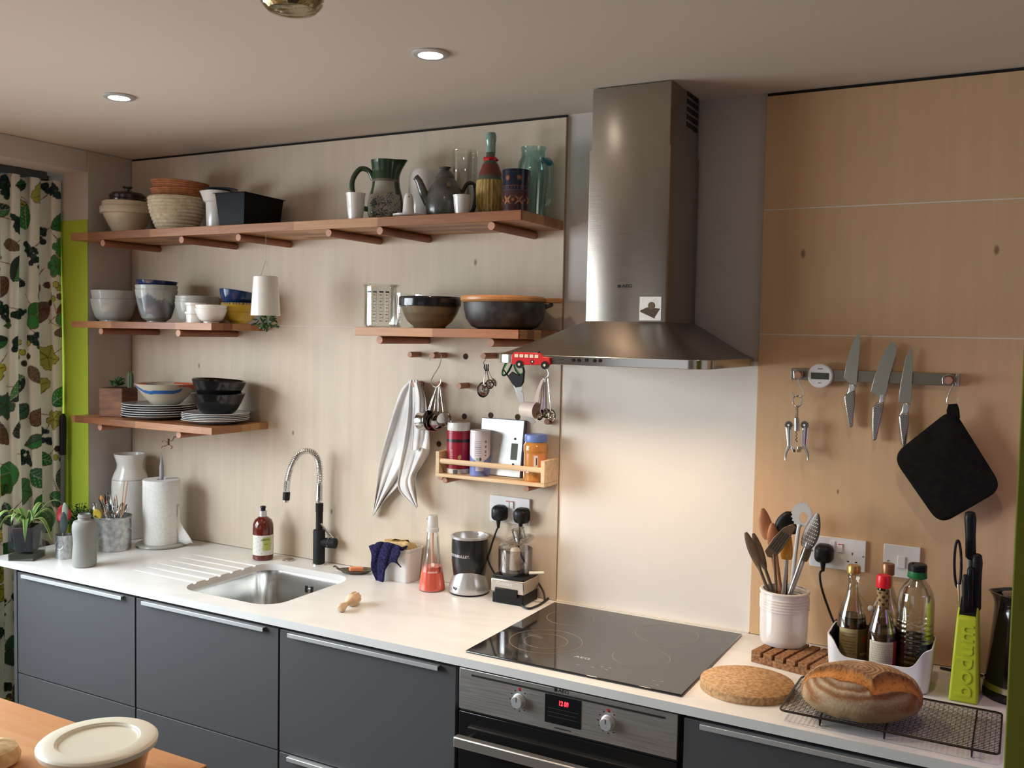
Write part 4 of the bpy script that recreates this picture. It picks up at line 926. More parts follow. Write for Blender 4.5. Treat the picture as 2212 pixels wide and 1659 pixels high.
for i, (u, v, R, f, y) in enumerate(((1044, 842, .021, (.75, -.6, .2), -.07), (1058, 830, .013, (.5, -.8, 0), -.06), (1067, 826, .012, (-.6, -.7, .1), -.055))):
    t = thing('measuring_spoon', ['largest steel coffee scoop hanging left under the hood corner', 'small steel spoon hanging beside the coffee scoop', 'small steel spoon hanging nearest the green scissors'][i], 'spoon', tuple(oo))
    spoon(t, LW(1049+i*3, 800, -.066, oo), LW(u, v, y, oo), R, .38, f, sp_m)
    MB().tube([LW(1047+i*4, 787, -.068, oo), LW(1046+i*4, 794, -.070, oo), LW(1049+i*3, 801, -.066, oo)], .0022, 8).build('black_end', M['black'], t)
# right bunch
oo = W(1176, 815, Y=-.068)
for i, (u0, u, v, R, f, y) in enumerate(((1173, 1166, 898, .012, (.8, -.6, 0), -.075), (1176, 1173, 893, .011, (.7, -.7, 0), -.066), (1179, 1180, 893, .013, (.6, -.8, 0), -.06), (1184, 1191, 898, .0165, (-.2, -1, .2), -.07))):
    t = thing('measuring_spoon', 'steel measuring spoon, %s in the bunch beside the scoop' % ['leftmost', 'second from left', 'second from right', 'largest and rightmost'][i], 'spoon', tuple(oo), 0, 'steel measuring spoons on the right hook')
    spoon(t, LW(u0, 818, -.067, oo), LW(u, v, y, oo), R, .4, f, sp_m, .002)
t = thing('plastic_scoop', 'pale pink plastic measuring scoop hanging under the red bus', 'scoop', tuple(W(1145, 885, Y=-.085)))
o0 = t.location; pk = mat('pink_plastic', (.72, .58, .50), .45)
c0 = Vector((0, 0, 0)); q = Vector((1, -.15, -.05)).normalized().to_track_quat('Z', 'Y')
o = MB().lathe(vessel([(.021, -.028), (.023, -.024), (.0245, .022), (.0262, .026)], .0015), 36).build('cup', pk, t); o.rotation_mode = 'QUATERNION'; o.rotation_quaternion = q
b = MB(); hp = [(1158, 872), (1163, 845), (1172, 820)]; P = [LW(u, v, -.078, o0) for u, v in hp]
b.rings([[p+Vector((w_*sx_, .0015*sy, 0)) for sx_, sy in ((-1, -1), (1, -1), (1, 1), (-1, 1))] for p, w_ in zip(smooth_path(P, 4), np.linspace(.008, .004, 9))]); b.build('handle', pk, t)
# scissors
SY = -.055
t = thing('kitchen_scissors', 'black handled kitchen scissors with green finger loops below the red bus', 'scissors', tuple(W(1115, 835, Y=SY)))
o0 = t.location; gr = mat('scissor_green', (.05, .42, .08), .4)
for (cu, cv, a, bq, rot, lab) in ((1096, 793, 9, 19, -.35, 'l'), (1121, 794, 10, 16, .25, 'r')):
    pts = []
    for k in range(28):
        th = 2*PI*k/28; du = a*math.cos(th); dv = bq*math.sin(th); pts.append(LW(cu+du*math.cos(rot)-dv*math.sin(rot)*-1, cv+dv*math.cos(rot)+du*math.sin(rot), SY, o0))
    MB().tube(pts, .0034, 10, closed=True).build('finger_loop', M['black'], t)
    pts2 = [p+(Vector(((pts[0]+pts[14])/2))-p).normalized()*.003+Vector((0, -.001, 0)) for p in pts]; MB().tube(pts2, .0019, 8, closed=True).build('green_insert', gr, t)
def flat(name, px, y, th, m, t, bev=.001):
    o0 = t.location; p = [LW(u, v, y, o0) for u, v in px]; b = MB(); B = [b.v(q+Vector((0, th/2, 0))) for q in p]; T = [b.v(q-Vector((0, th/2, 0))) for q in p]; n = len(p)
    b.f(B[::-1]); b.f(T)
    for i in range(n): b.f([B[i], B[(i+1) % n], T[(i+1) % n], T[i]])
    return b.build(name, m, t, bev=bev)
flat('handle_body', [(1087, 797), (1098, 812), (1107, 803), (1112, 806), (1124, 812), (1133, 800), (1131, 826), (1125, 835), (1115, 837), (1107, 828)], SY, .010, M['blackm'], t, .003)
flat('blade', [(1109, 830), (1120, 836), (1128, 832), (1130, 840), (1127, 845), (1131, 850), (1133, 870), (1140, 890), (1158, 912), (1150, 917), (1132, 900), (1122, 870)], SY, .003, M['satin'], t, .0005)
# tea towel: two folded falls of one cloth
def fall(px_l, px_r, y0, amp, nf, seed, name):
    Lp = smooth_path([(u, v, 0) for u, v in px_l], 8); Rp = smooth_path([(u, v, 0) for u, v in px_r], 8)
    n = 46; m = 40; P = []
    def samp(Q, s): i = s*(len(Q)-1); k = min(int(i), len(Q)-2); return Q[k].lerp(Q[k+1], i-k)
    rg = random.Random(seed); ph = rg.uniform(0, 6)
    for i in range(n+1):
        s = i/n; a = samp(Lp, s); c = samp(Rp, s); row = []
        for j in range(m+1):
            q = j/m; p = a.lerp(c, q); wv = math.sin(q*PI*2*nf+ph+s*1.3)*amp*(.35+s*.9)+math.sin(q*17+s*4)*amp*.25+math.sin(q*PI)*.018*(1-s)
            y = y0-abs(wv)-.002-.0*q; w_ = W(p.x, p.y+(math.sin(q*9+seed)*2.5*s), Y=y); row.append((w_[0], y, w_[2]))
        P.append(row)
    return MB().grid(P).build(name, None, solid=.0016, smooth=60)
cl = noisy(mat('towel_linen', (.7, .68, .66), .95, spec=.1), (.60, .58, .57), (.74, .72, .70), (1, 1, 1), 14, bump=.2)
t = thing('tea_towel', 'crumpled white linen tea towel hanging from a peg left of the cups', 'tea towel', (0, 0, 0))
for px_l, px_r, y0, am, nf, sd, nm in (([(884, 823), (868, 840), (856, 870), (838, 930), (820, 1000), (812, 1060), (805, 1113)], [(912, 828), (912, 860), (905, 920), (890, 1000), (862, 1048), (835, 1078), (809, 1110)], -.010, .016, 1.5, 1, 'back_fall'),
    ([(886, 821), (882, 850), (880, 900), (872, 960), (862, 1020), (862, 1060), (898, 1097)], [(903, 821), (914, 845), (921, 885), (929, 965), (914, 1000), (898, 1030), (902, 1094)], -.034, .014, 1.2, 4, 'front_fall'),
    ([(895, 826), (896, 860), (893, 900), (891, 935), (889, 972)], [(905, 826), (918, 855), (924, 900), (928, 945), (927, 968)], -.056, .006, 1.0, 6, 'front_flap')):
    o = fall(px_l, px_r, y0, am, nf, sd, nm); o.data.materials.append(cl); o.parent = t
speg(893, 830, .05, 'small wooden peg under the fold of the tea towel')

# ================================================ RED BUS MAGNET
p0 = W(1106, 789, Y=-.4515); p1 = W(1192, 763, Y=-.4515)
t = thing('bus_magnet', 'red toy bus magnet with pale windows stuck on the hood rim', 'magnet', (p0[0], -.4495, p0[2]))
Lb = p1[0]-p0[0]; Hb = p1[2]-p0[2]
b = MB().at((0, 0, 0), (PI/2, 0, 0)); b.prism([(0, .1*Hb), (.01*Lb, .75*Hb), (.07*Lb, Hb), (.73*Lb, Hb), (.79*Lb, .72*Hb), (.97*Lb, .66*Hb), (.99*Lb, .12*Hb), (.3*Lb, .05*Hb)], .0, .008); b.build('body', mat('bus_red', (.62, .02, .02), .3, coat=.5), t, bev=.0015)
wn = mat('bus_window', (.75, .62, .50), .5)
for k in range(5): bx('window', Lb*(.09+.128*k), Lb*(.09+.128*k)+Lb*.095, -.0088, -.0078, Hb*.62, Hb*.86, wn, t, bev=0)
for kx in (.22, .86): 
    wh = MB().cyl((Lb*kx, -.0015, Hb*.10), (Lb*kx, -.0105, Hb*.10), Hb*.30, seg=24).build('wheel', M['black'], t); MB().cyl((Lb*kx, -.0105, Hb*.10), (Lb*kx, -.0112, Hb*.10), Hb*.10, seg=14).build('hub', wn, wh)
MB().cyl((Lb*.54, -.008, Hb*.33), (Lb*.54, -.0086, Hb*.33), Hb*.15, seg=20).build('round_emblem', M['black'], t); MB().cyl((Lb*.545, -.0086, Hb*.33), (Lb*.545, -.0090, Hb*.33), Hb*.07, seg=12).build('emblem_centre', wn, t)
MB().cyl((Lb*.70, -.008, Hb*1.0), (Lb*.70, -.004, Hb*1.04), .0025).build('headlamp', M['black'], t)

# ================================================ SPICE RACK
RX0, RX1, RZ, RD = 1.5700, 1.9690, 1.2960, -.098
pine = noisy(mat('pine', (.7, .5, .3), .6), (.58, .40, .23), (.74, .55, .35), (1.5, 20, 20), 3)
t = thing('spice_rack', 'small pine wall rack with a rounded front rail below the pegboard', 'rack', (RX0, 0, RZ))
RW = RX1-RX0; zt = float(W(940, 974, Y=RD)[2])-RZ
bx('bottom_board', 0, RW, RD, -.0015, -.011, 0, pine, t)
for x in (0, RW-.014): bx('side_panel', x, x+.014, RD, -.0015, .0003, zt-.001, pine, t)
bx('back_rail', .0143, RW-.0143, -.010, -.0015, .045, .066, pine, t)
b = MB().rings([[(x, RD+.006+.0045*math.cos(k*PI/8), .041+.0085*math.sin(k*PI/8)) for k in range(16)] for x in (.0143, RW-.0143)]); b.build('front_rail', pine, t)
for u, v, l in ((922, 1028, 'wooden peg sticking out left of the pine rack'), (961, 1038, 'wooden peg under the left part of the pine rack'), (1137, 1056, 'wooden peg under the right part of the pine rack')):
    y = -.085 if u > 930 else -.05; p = W(u, v, Y=y); z = min(p[2], RZ-.011-.0102) if u > 930 else p[2]; x = p[0] if u > 930 else RX0-.0115
    dowel((x, -.0005, z), (x, y, z), l, .0095)
def tubcan(name, u0, u1, vt, y, label, cat, cfn, cap_mat, cap_h, capr=1.0, lid='lid'):
    x, h, r = place(u0, u1, vt, y, RZ); h = max(h, .02); t = thing(name, label, cat, (x, y, RZ+.0003), YAW)
    o = MB().lathe(dense([(0, 0), (r*.96, 0), (r, .003), (r, h-cap_h-.004), (r*.97, h-cap_h), (0, h-cap_h)], .002), 110).build('body', vmat(.35, .3), t); paint(o, lambda c, a, rr: cfn(c, ((a+PI/2+PI) % (2*PI)-PI)*r, c[:, 2]/h, r))
    MB().lathe([(0, h-cap_h), (r*capr*.98, h-cap_h), (r*capr, h-cap_h+.002), (r*capr, h-.003), (r*capr*.97, h), (0, h)], 60, lambda rr, z, a: (rr+(.0004*math.sin(a*40) if z < h-.003 else 0), z)).build(lid, cap_mat, t); return t, r, h
def redc(c, u, z, r):
    col = solidc(len(c), (.28, .012, .03)); col[z < .10] = (.62, .58, .52); col[(z > .62) & (z < .68)] = (.02, .015, .02)
    q = np.hypot(u-.006, (z-.33)*.125); col[q < .0055] = (.5, .33, .15); col[(np.abs(u+.022) < .005) & (z > .2) & (z < .5) & (np.sin(z*300) > .3)] = (.5, .25, .22); col[(z < .09) & (np.abs(u+.008) < .008)] = (.1, .1, .1)
    return col
tubcan('seasoning_canister', 966, 1017, 912, -.045, 'crimson canister with a white lid at the left of the pine rack', 'canister', redc, M['white'], .026, .98)
def bluc(c, u, z, r):
    col = solidc(len(c), (.66, .62, .66)); col[(z < .30+.12*np.abs(u)/r) & ~((np.abs(u) < .014) & (z > .12))] = (.16, .20, .48); col[z < .07] = (.18, .22, .52)
    col[(np.abs(u+.006) < .011) & (z > .42) & (z < .82) & (np.sin(z*140) > .55)] = (.30, .30, .42); q = np.hypot(u-.002, (z-.38)*.115); col[(q < .0045)] = (.08, .07, .12); q = np.hypot(u+.008, (z-.38)*.115); col[q < .004] = (.2, .45, .2)
    col[(np.abs(u-.019) < .003) & (z > .45) & (z < .85) & (np.sin(z*60) > 0)] = (.15, .15, .3); return col
tubcan('salt_tub', 1016, 1060, 929, -.054, 'white and blue cardboard tub in the middle of the pine rack', 'tub', bluc, mat('tub_lid', (.68, .64, .67), .4), .008, .99)
def jarc(c, u, z, r):
    col = solidc(len(c), (.48, .20, .045)); L_ = (z > .28) & (z < .60); col[L_ & (u > -.012)] = (.60, .22, .08); col[L_ & (u > -.006) & (u < .006) & (z > .33) & (z < .56)] = (.70, .66, .62); col[L_ & (u > -.005) & (u < .005) & (z > .36) & (z < .53) & (np.sin(u*2600) > .1)] = (.05, .05, .05); return col
x, h, r = place(1131, 1185, 938, -.048, RZ)
t = thing('peanut_butter_jar', 'glass jar of orange-brown spread with a blue lid in the pine rack', 'jar', (x, -.048, RZ+.0003), YAW)
o = MB().lathe(dense([(0, 0), (r*.9, 0), (r*.97, .004), (r*.97, h*.2), (r*.93, h*.28), (r*.93, h*.60), (r*.98, h*.66), (r*.97, h*.76), (r*.82, h*.84), (0, h*.84)], .002), 110).build('body', vmat(.12, .7), t); paint(o, lambda c, a, rr: jarc(c, ((a+PI/2+PI) % (2*PI)-PI)*r, c[:, 2]/h, r))
MB().lathe([(0, h*.84), (r*.88, h*.84), (r*.90, h*.86), (r*.90, h*.97), (r*.84, h), (0, h)], 60).build('lid', mat('jar_lid', (.14, .22, .55), .35), t)
# scales leaning on the wall
A = W(1040, 900, Y=-.012); B = W(1134, 908, Y=-.012); Cc = W(1130, 1028, Y=-.035)
t = thing('kitchen_scales', 'slim silver digital kitchen scale standing on edge in the pine rack', 'scales', (A[0]+.002, -.038, RZ+.0012)); sw = B[0]-A[0]; sh = A[2]-RZ
t.rotation_euler = (math.radians(-8), 0, 0)
pl = noisy(mat('worn_silver', (.6, .62, .6), .35, .6), (.55, .57, .56), (.74, .76, .75), (1, 1, 1), 18, 6, .30, .62)
bx('edge_frame', 0, sw, 0, .012, 0, sh-.002, mat('scale_edge', (.12, .12, .16), .4), t, bev=.002)
bx('platform', .002, sw-.004, -.0012, .0003, .002, sh-.004, pl, t, bev=0)
bx('display', sw*.74, sw*.88, -.0022, -.0008, sh*.30, sh*.58, mat('lcd', (.10, .12, .10), .2), t, bev=0)
for z in (.66, .22): MB().cyl((sw*.81, -.0022, sh*z), (sw*.81, -.0004, sh*z), .0038, seg=16).build('button', M['black'], t)
# ---- sockets
def plate(name, label, cat, x, z, w_, h_=.086):
    t = thing(name, label, cat, (x, 0, z)); bx('faceplate', 0, w_, -.0085, -.0005, 0, h_, M['whitep'], t, bev=.0015)
    return t
def switch(t, x, z, red=True):
    s = bx('rocker_switch', x-.0065, x+.0065, -.0125, -.0083, z-.012, z+.012, M['whitep'], t, bev=.001)
    if red: bx('red_flag', x-.0055, x+.0055, -.0128, -.0124, z+.0088, z+.0112, M['red'], s, bev=0)
def holes(t, x, z):
    for dx, dz, w_, h_ in ((0, .011, .0028, .0075), (-.0105, -.011, .006, .0032), (.0105, -.011, .006, .0032)): bx('pin_hole', x+dx-w_/2, x+dx+w_/2, -.0088, -.0084, z+dz-h_/2, z+dz+h_/2, M['dark'], t, bev=0)
    
def plug(name, label, x, z, cable, y=-.009, cabname='cable'):
    t = thing(name, label, 'plug', (x, y, z))
    b = MB().at((0, 0, 0), (PI/2, 0, 0)); R = []
    for k, (s, d) in enumerate(((1, .0), (1, .014), (.92, .026), (.70, .033), (.3, .036))):
        R.append([(px*s, py*s, d) for px, py in rrect(-.0245, .0245, -.024, .027, .016, 6)])
    b.rings(R); b.at(); b.build('plug_body', M['black'], t, bev=0)
    MB().tube([(0, -.018, -.020), (0, -.018, -.034), (0, -.018, -.046)], [.008, .006, .0045], 14).build('cord_grip', M['black'], t)
    MB().tube(smooth_path([(0, -.018, -.044)]+[(c[0]-x, c[1]-y, c[2]-z) for c in cable], 8), .0032, 10).build(cabname, M['rubber'], t); return t
p = W(1063, 1070, Y=-.009); q = W(1148, 1078, Y=-.009)
t = plate('double_socket', 'white double wall socket with two black plugs, left of the hob', 'socket', 1.727, 1.141, .146)
switch(t, .066, .062); switch(t, .082, .062)
pl1 = W(1076, 1110, Y=-.03); pl2 = W(1124, 1116, Y=-.03)
def V(u, v, y): p = W(u, v, Y=y); return (p[0], y, p[2])
plug('plug', 'black mains plug in the left half of the left socket', pl1[0], pl1[2], [V(1071, 1150, -.03), V(1060, 1185, -.035), V(1056, 1215, -.04), (1.80, -.03, .93), (1.83, -.02, ZW+.004)])
plug('plug', 'black mains plug in the right half of the left socket', pl2[0], pl2[2], [V(1122, 1158, -.03), V(1122, 1190, -.022), (1.885, -.018, 1.0), (1.93, -.014, ZW+.03), (1.945, -.03, ZW+.005)])

# ================================================ COUNTER: LEFT END
# plant in clear box
c0 = W(71.4, 1213, Z=ZW); h0 = float(W(71.4, 1140, X=c0[0])[2])-ZW
t = thing('potted_plant', 'spider plant with striped leaves in a square clear acrylic box', 'plant', (c0[0], c0[1], ZW+.0004), math.radians(28))
wx = .090; acr = thin_glass('acrylic', (.80, .84, .82), .25)
b = MB(); HB = h0*1.0
b.frust([(-wx, 0, 0), (0, 0, 0), (0, wx, 0), (-wx, wx, 0)], [(-wx, 0, HB), (0, 0, HB), (0, wx, HB), (-wx, wx, HB)]); bm_ = b.build('acrylic_box', acr, t, smooth=0)
b = MB(); g = .016
b.frust([(-wx+g, g, .028), (-g, g, .028), (-g, wx-g, .028), (-wx+g, wx-g, .028)], [(-wx+g/2, g/2, HB-.004), (-g/2, g/2, HB-.004), (-g/2, wx-g/2, HB-.004), (-wx+g/2, wx-g/2, HB-.004)]); b.build('inner_pot', mat('pot_grey', (.10, .10, .12), .3), t, bev=.003)
bx('water', -wx+.002, -.002, .002, wx-.002, .0015, .022, mat('murky_water', (.14, .14, .11), .1), t, bev=0)
bx('soil', -wx+g, -g, g, wx-g, HB-.006, HB+.002, M['soil'], t, bev=.001)
def strap(b, base, dirv, L, w_, droop, lift):
    n = 9; P = []
    d = Vector((dirv[0], dirv[1], 0)).normalized(); sd = Vector((-d.y, d.x, 0))
    for i in range(n+1):
        s = i/n; p = Vector(base)+d*L*s*(1-.12*s)+Vector((0, 0, lift*L*math.sin(s*1.7)-droop*L*s*s)); ww = w_*math.sin(PI*min(.12+s*.88, 1))**.7+.0004
        P.append([p-sd*ww+Vector((0, 0, ww*.35)), p-sd*ww*.45+Vector((0, 0, ww*.05)), p, p+sd*ww*.45+Vector((0, 0, ww*.05)), p+sd*ww+Vector((0, 0, ww*.35))])
    b.grid(P)
rng = random.Random(2); base = (-wx/2, wx/2, HB)
for k in range(19):
    b = MB(); a = k*2.4+rng.uniform(-.2, .2); strap(b, (base[0]+.012*math.cos(a), base[1]+.012*math.sin(a), HB), (math.cos(a), math.sin(a)), rng.uniform(.075, .125), rng.uniform(.0075, .011), rng.uniform(.2, 1.15), rng.uniform(.5, 1.0))
    o = b.build('leaf', None, t, solid=.0008)
    me = o.data; o.data.materials.append(vmat(.45, .1)); n = len(me.vertices); idx = np.arange(n) % 5
    col = solidc(n, (.10, .22, .05)); col[(idx == 0) | (idx == 4)] = (.45, .50, .18) if k % 2 else (.30, .40, .14); paint_verts(me, col)
# tin with utensils
def tin(name, label, cx_, cy_, r, h, m, ring_ang=None, taper=.94):
    t = thing(name, label, 'bucket', (cx_, cy_, ZW+.0004), YAW)
    MB().lathe([(0, 0), (r*taper, 0), (r*taper, .003), (r*.99, h-.003), (r*1.03, h), (r*.97, h+.001), (r*taper*.97, .006), (0, .006)], 48).build('body', m, t)
    return t
p = W(139, 1205, Z=ZW); r = mpx(p)*36/2; h = float(W(139, 1155, X=p[0])[2])-ZW
t = tin('utensil_tin', 'small galvanised tin with a wire ring holding spatulas', p[0], p[1], r, h, M['galv'])
b = MB(); R_ = .0145; b.tube([(R_*math.sin(k*PI/12)-.003, -r*1.03-.0015+.002*math.cos(k*PI/12), h*.62+R_*math.cos(k*PI/12)) for k in range(24)], .0009, 6, closed=True); b.build('wire_ring', M['satin'], t)
TP = Vector((p[0], p[1], ZW))
def paddle(name, label, base, top, w_, L, m, hm, th=.004, hr=.004, group=None, face=None, cat=None, shape=.5):
    base = Vector(base); top = Vector(top); t = thing(name, label, cat or name.replace('_', ' '), tuple(base), 0, group)
    d = (top-base); Lt = d.length; d.normalize(); f = Vector(face or (-FW[0], -FW[1], -.2)); f = (f-d*f.dot(d)).normalized(); sd = d.cross(f)
    o = MB().tube([(0, 0, 0), d*(Lt-L*.85)], [hr, hr*.8], 10).build('handle', hm, t)
    R = []; n = 12
    for i in range(n+1):
        s = i/n; p_ = d*(Lt-L+L*s); ww = max(w_*math.sin(PI*(.06+.90*s)**(shape*1.4))**.6, .0008); R.append([p_+sd*ww*math.cos(q*PI/6)+f*th*math.sin(q*PI/6)*min(1, ww/w_*1.5)-f*w_*.25*math.sin(PI*s) for q in range(12)])
    MB().rings(R).build('head', m, t, smooth=60); return t
red_s = mat('red_silicone', (.50, .03, .04), .4); teal_s = mat('slate_silicone', (.06, .085, .095), .45); mint = mat('mint_silicone', (.28, .35, .28), .5); yel_s = mat('yellow_silicone', (.68, .48, .06), .45); pln = mat('plastic_handle', (.3, .3, .3), .5)
def onp(u, v, pt): d = FW; return W(u, v, Y=pt[1])
def px_tool(name, label, u, v, pt, w_, L, m, dx=0, dy=0, **k):
    yy = pt[1]+dy; tp = W(u, v, Y=yy); k.setdefault('cat', 'spatula'); base = (pt[0]+dx*.5, pt[1]+(dy*.4), ZW+.008)
    return paddle(name, label, base, (tp[0], yy, tp[2]), w_, L, m, pln, **k)
px_tool('spatula', 'slate blue rounded silicone spatula in the small tin', 137, 1106, TP, .0145, .075, teal_s, -.004, -.012, th=.005)
px_tool('spoon_spatula', 'red silicone spoon behind the slate spatula in the small tin', 135, 1091, TP, .028, .058, red_s, 0, .008)
px_tool('spatula', 'pale mint pointed spatula tallest in the small tin', 140, 1086, TP, .012, .08, mint, 0, -.002, shape=.8)
# grey bottle
p = W(181, 1222, Z=ZW); x, z, r = ray(182, 1110, float(p[1]), 50); h = z-ZW
lathe_thing('water_bottle', 'matt grey squeezable bottle with a waisted body, cap missing', 'bottle', vessel([(r*.86, 0), (r*.96, .004), (r*1.0, h*.10), (r*.97, h*.28), (r*.90, h*.42), (r*.92, h*.55), (r*1.0, h*.70), (r*.98, h*.80), (r*.84, h*.865), (r*.52, h*.89), (r*.50, h*.93), (r*.56, h*.94), (r*.56, h*.955), (r*.50, h*.965), (r*.50, h)], .003), mat('matt_grey', (.27, .27, .25), .6), x, float(p[1]), ZW+.0003, 48)
# yellow silicone spoon peeking between bottle and bucket: stands in the cutlery bucket
p = W(246, 1186, Z=ZW); x, z, r = ray(244, 1114, float(p[1]), 77); h = z-ZW
t = tin('cutlery_bucket', 'large mottled galvanised bucket full of cutlery', x, float(p[1]), r, h, M['galv'], taper=.95)
b = MB(); b.tube([(r*1.02+.002, -.012+.013*math.sin(k*PI/10), h*.80+.022*math.cos(k*PI/10)) for k in range(20)], .0013, 6, closed=True); b.build('ring_handle', M['satin'], t)
BP = Vector((x, float(p[1]), ZW))
px_tool('spoon_spatula', 'yellow silicone spoon leaning out of the left side of the bucket', 205, 1100, BP, .0165, .045, yel_s, -.02, -.035, shape=.7)
px_tool('spatula', 'orange wooden spatula among the cutlery', 218, 1070, BP, .012, .06, mat('orange_wood', (.62, .28, .07), .5), -.02, -.01)
rng = random.Random(9)
cut = [('spoon', 203, 1085), ('knife', 213, 1076), ('fork', 226, 1066), ('knife', 236, 1072), ('spoon', 240, 1080), ('fork', 233, 1063), ('knife', 250, 1068), ('spoon', 262, 1086), ('spoon', 270, 1090), ('fork', 221, 1078), ('knife', 229, 1085), ('spoon', 253, 1092)]
cl_ = ['leftmost', 'second from left, tilted', 'third from left', 'dark bladed, centre left', 'centre, bowl upward', 'centre back', 'centre right', 'right of centre, shiny bowl', 'rightmost, shiny bowl', 'left back', 'centre front', 'right back']
for i, (k, u, v) in enumerate(cut):
    dy = rng.uniform(-.025, .03); tp = W(u, v, Y=BP.y+dy); base = (BP.x+rng.uniform(-.02, .02), BP.y+rng.uniform(-.02, .02), ZW+.008)
    if k == 'spoon':
        t = thing('table_spoon', 'steel table spoon in the galvanised bucket, '+cl_[i], 'spoon', base); spoon(t, Vector((0, 0, 0)), Vector(tp)*1.0-Vector(base)-Vector((0, 0, .018)), .0165, .25, (-.4+rng.uniform(-.3, .3), -1, .1), M['chrome'], .003)
    else:
        paddle('table_'+k, 'steel table %s in the galvanised bucket, %s' % (k, cl_[i]), base, (tp[0], BP.y+dy, tp[2]), .009 if k == 'knife' else .011, .07 if k == 'knife' else .05, M['chrome'], M['chrome'], th=.0016, hr=.0032, cat=k)
for i, (u, v) in enumerate(((268, 1040), (276, 1038))):
    tp = W(u, v, Y=BP.y+.01); o = tag(MB().cyl((0, 0, 0), Vector(tp)-Vector((BP.x+.015, BP.y+.01, ZW+.01)), .0022 if i else .0016).build('chopstick', mat('stick_wood', (.62, .33, .16), .6), loc=(BP.x+.015, BP.y+.01, ZW+.01)), ['thin wooden skewer standing left above the cutlery', 'wooden chopstick standing right above the cutlery'][i], 'chopstick')
# dark bushy plant behind
p = (float(W(170, 1100, Y=-.27)[0]), -.27, ZW)
t = thing('potted_plant', 'dark bushy fern in a black pot behind the tins', 'plant', (p[0]+.012, p[1], ZW+.0004))
MB().lathe([(0, 0), (.030, 0), (.036, .075), (.034, .075), (.03, .07), (0, .068)], 30).build('pot', M['blackm'], t)
b = MB(); rng = random.Random(4)
for k in range(110):
    a = rng.uniform(0, 6.28); e = rng.uniform(.2, 1.4); L_ = rng.uniform(.045, .105); d = Vector((math.cos(a)*math.cos(e)*1.1, math.sin(a)*math.cos(e)*.8, math.sin(e)*.85)); s0 = Vector((0, 0, .07)); p1_ = s0+d*L_
    b.at(); b.tube([s0+d*L_*.2, p1_], .0008, 4)
    for j in range(7):
        q = s0+d*L_*(.4+.1*j); b.at(tuple(q), (rng.uniform(-1, 1), rng.uniform(-1, 1), rng.uniform(0, 6))).ball((.004, 0, 0), (.0055, .0028, .0008), 6)
b.build('foliage', M['leafd'], t)
# white milk jug
p = W(281, 1150, Y=-.115); x, z, r = ray(281, 980, -.10, 76); h = z-ZW
t = thing('ceramic_churn', 'tall white ceramic milk churn vase in the corner', 'vase', (x, -.10, ZW+.0003), YAW)
MB().lathe(vessel([(r*.88, 0), (r*.95, .006), (r*.98, h*.3), (r, h*.60), (r*.98, h*.70), (r*.86, h*.77), (r*.72, h*.83), (r*.70, h*.88), (r*.80, h*.97), (r*.82, h)], .004), 52, lambda rr, z, a: (rr+(max(0, math.cos(a-PI*1.0))**12*.006 if z > h*.93 else 0), z)).build('body', M['white'], t)
MB().lathe([(r*.985, h*.70), (r*.99, h*.703), (r*.985, h*.706)], 52, cap=False).build('incised_line', mat('line_grey', (.3, .3, .28), .4), t)
# paper towel on its marble base
p = W(350, 1170, Z=ZW+.012); zt = float(W(352, 1036, Y=float(p[1])+.0)[2]); rr_ = mpx(p)*77/2
t = thing('kitchen_roll_holder', 'glass-based kitchen roll holder with slim grey finial', 'holder', (float(p[0]), float(p[1])-.002, ZW+.0003))
x_, y_ = t.location[0], t.location[1]
MB().lathe([(0, 0), (rr_*1.32, 0), (rr_*1.38, .004), (rr_*1.36, .009), (rr_*1.28, .011), (0, .011)], 56).build('base', mat('stone_base', (.36, .37, .33), .25, coat=.3), t)
zf = float(W(348, 975, Y=y_)[2])-ZW; z1 = zt-ZW
MB().lathe([(0, .011), (.006, .011), (.006, z1), (.0085, z1+.002), (.0085, z1+.052), (.007, z1+.056), (.006, z1+.064), (.0015, zf-.012), (.001, zf), (0, zf)], 24).build('finial_rod', mat('rod_grey', (.32, .33, .36), .4), t)
o = MB().lathe(dense([(.019, 0), (rr_, 0), (rr_, z1-.012), (rr_*.985, z1-.010), (.019, z1-.010), (.019, 0)], .02), 56, cap=False).build('kitchen_roll', noisy(M['paper'], (.74, .75, .73), (.82, .83, .81), (1, 1, 1), 130, bump=.35), loc=(x_, y_, ZW+.0117)); tag(o, 'roll of white kitchen paper standing on the holder', 'kitchen roll')
P = []
for i in range(9):
    s = i/8; a0 = math.radians(12)
    P.append([])
    for j in range(7):
        q = j/6; rad = rr_+.0012+.062*q*max(0, (s-.30)/.70)**1.3; P[-1].append((rad*math.cos(a0)+.004*math.sin(s*9), rad*math.sin(a0)+.010*q, max((z1-.012)*.62*(1-s)+.001, .001)+.004*math.sin(q*9)*s))
k_ = MB().grid(P).build('loose_sheet', M['paper'], o, solid=.0006)
# little monkey
t = thing('monkey_figure', 'tiny brown plastic monkey hanging from the dowel above the kitchen roll', 'figurine', tuple(W(364, 958, Y=-.24)))
mk = mat('monkey_brown', (.10, .03, .015), .4); b = MB(); K = .0033*1.0
def q_(u, v): return LW(364+(u-364), v, -.24, t.location)
b.ball(q_(364, 950), .0052, 12)
b.tube([q_(363, 953), q_(364, 962)], [.0048, .0042], 10)
for pts in (((366, 953), (373, 951), (376, 944), (380, 944)), ((360, 954), (353, 952), (350, 955)), ((362, 961), (355, 964), (352, 963), (349, 968)), ((366, 961), (372, 965), (369, 970))):
    b.tube(smooth_path([q_(*c) for c in pts], 4), .0017, 8)
b.build('monkey', mk, t)

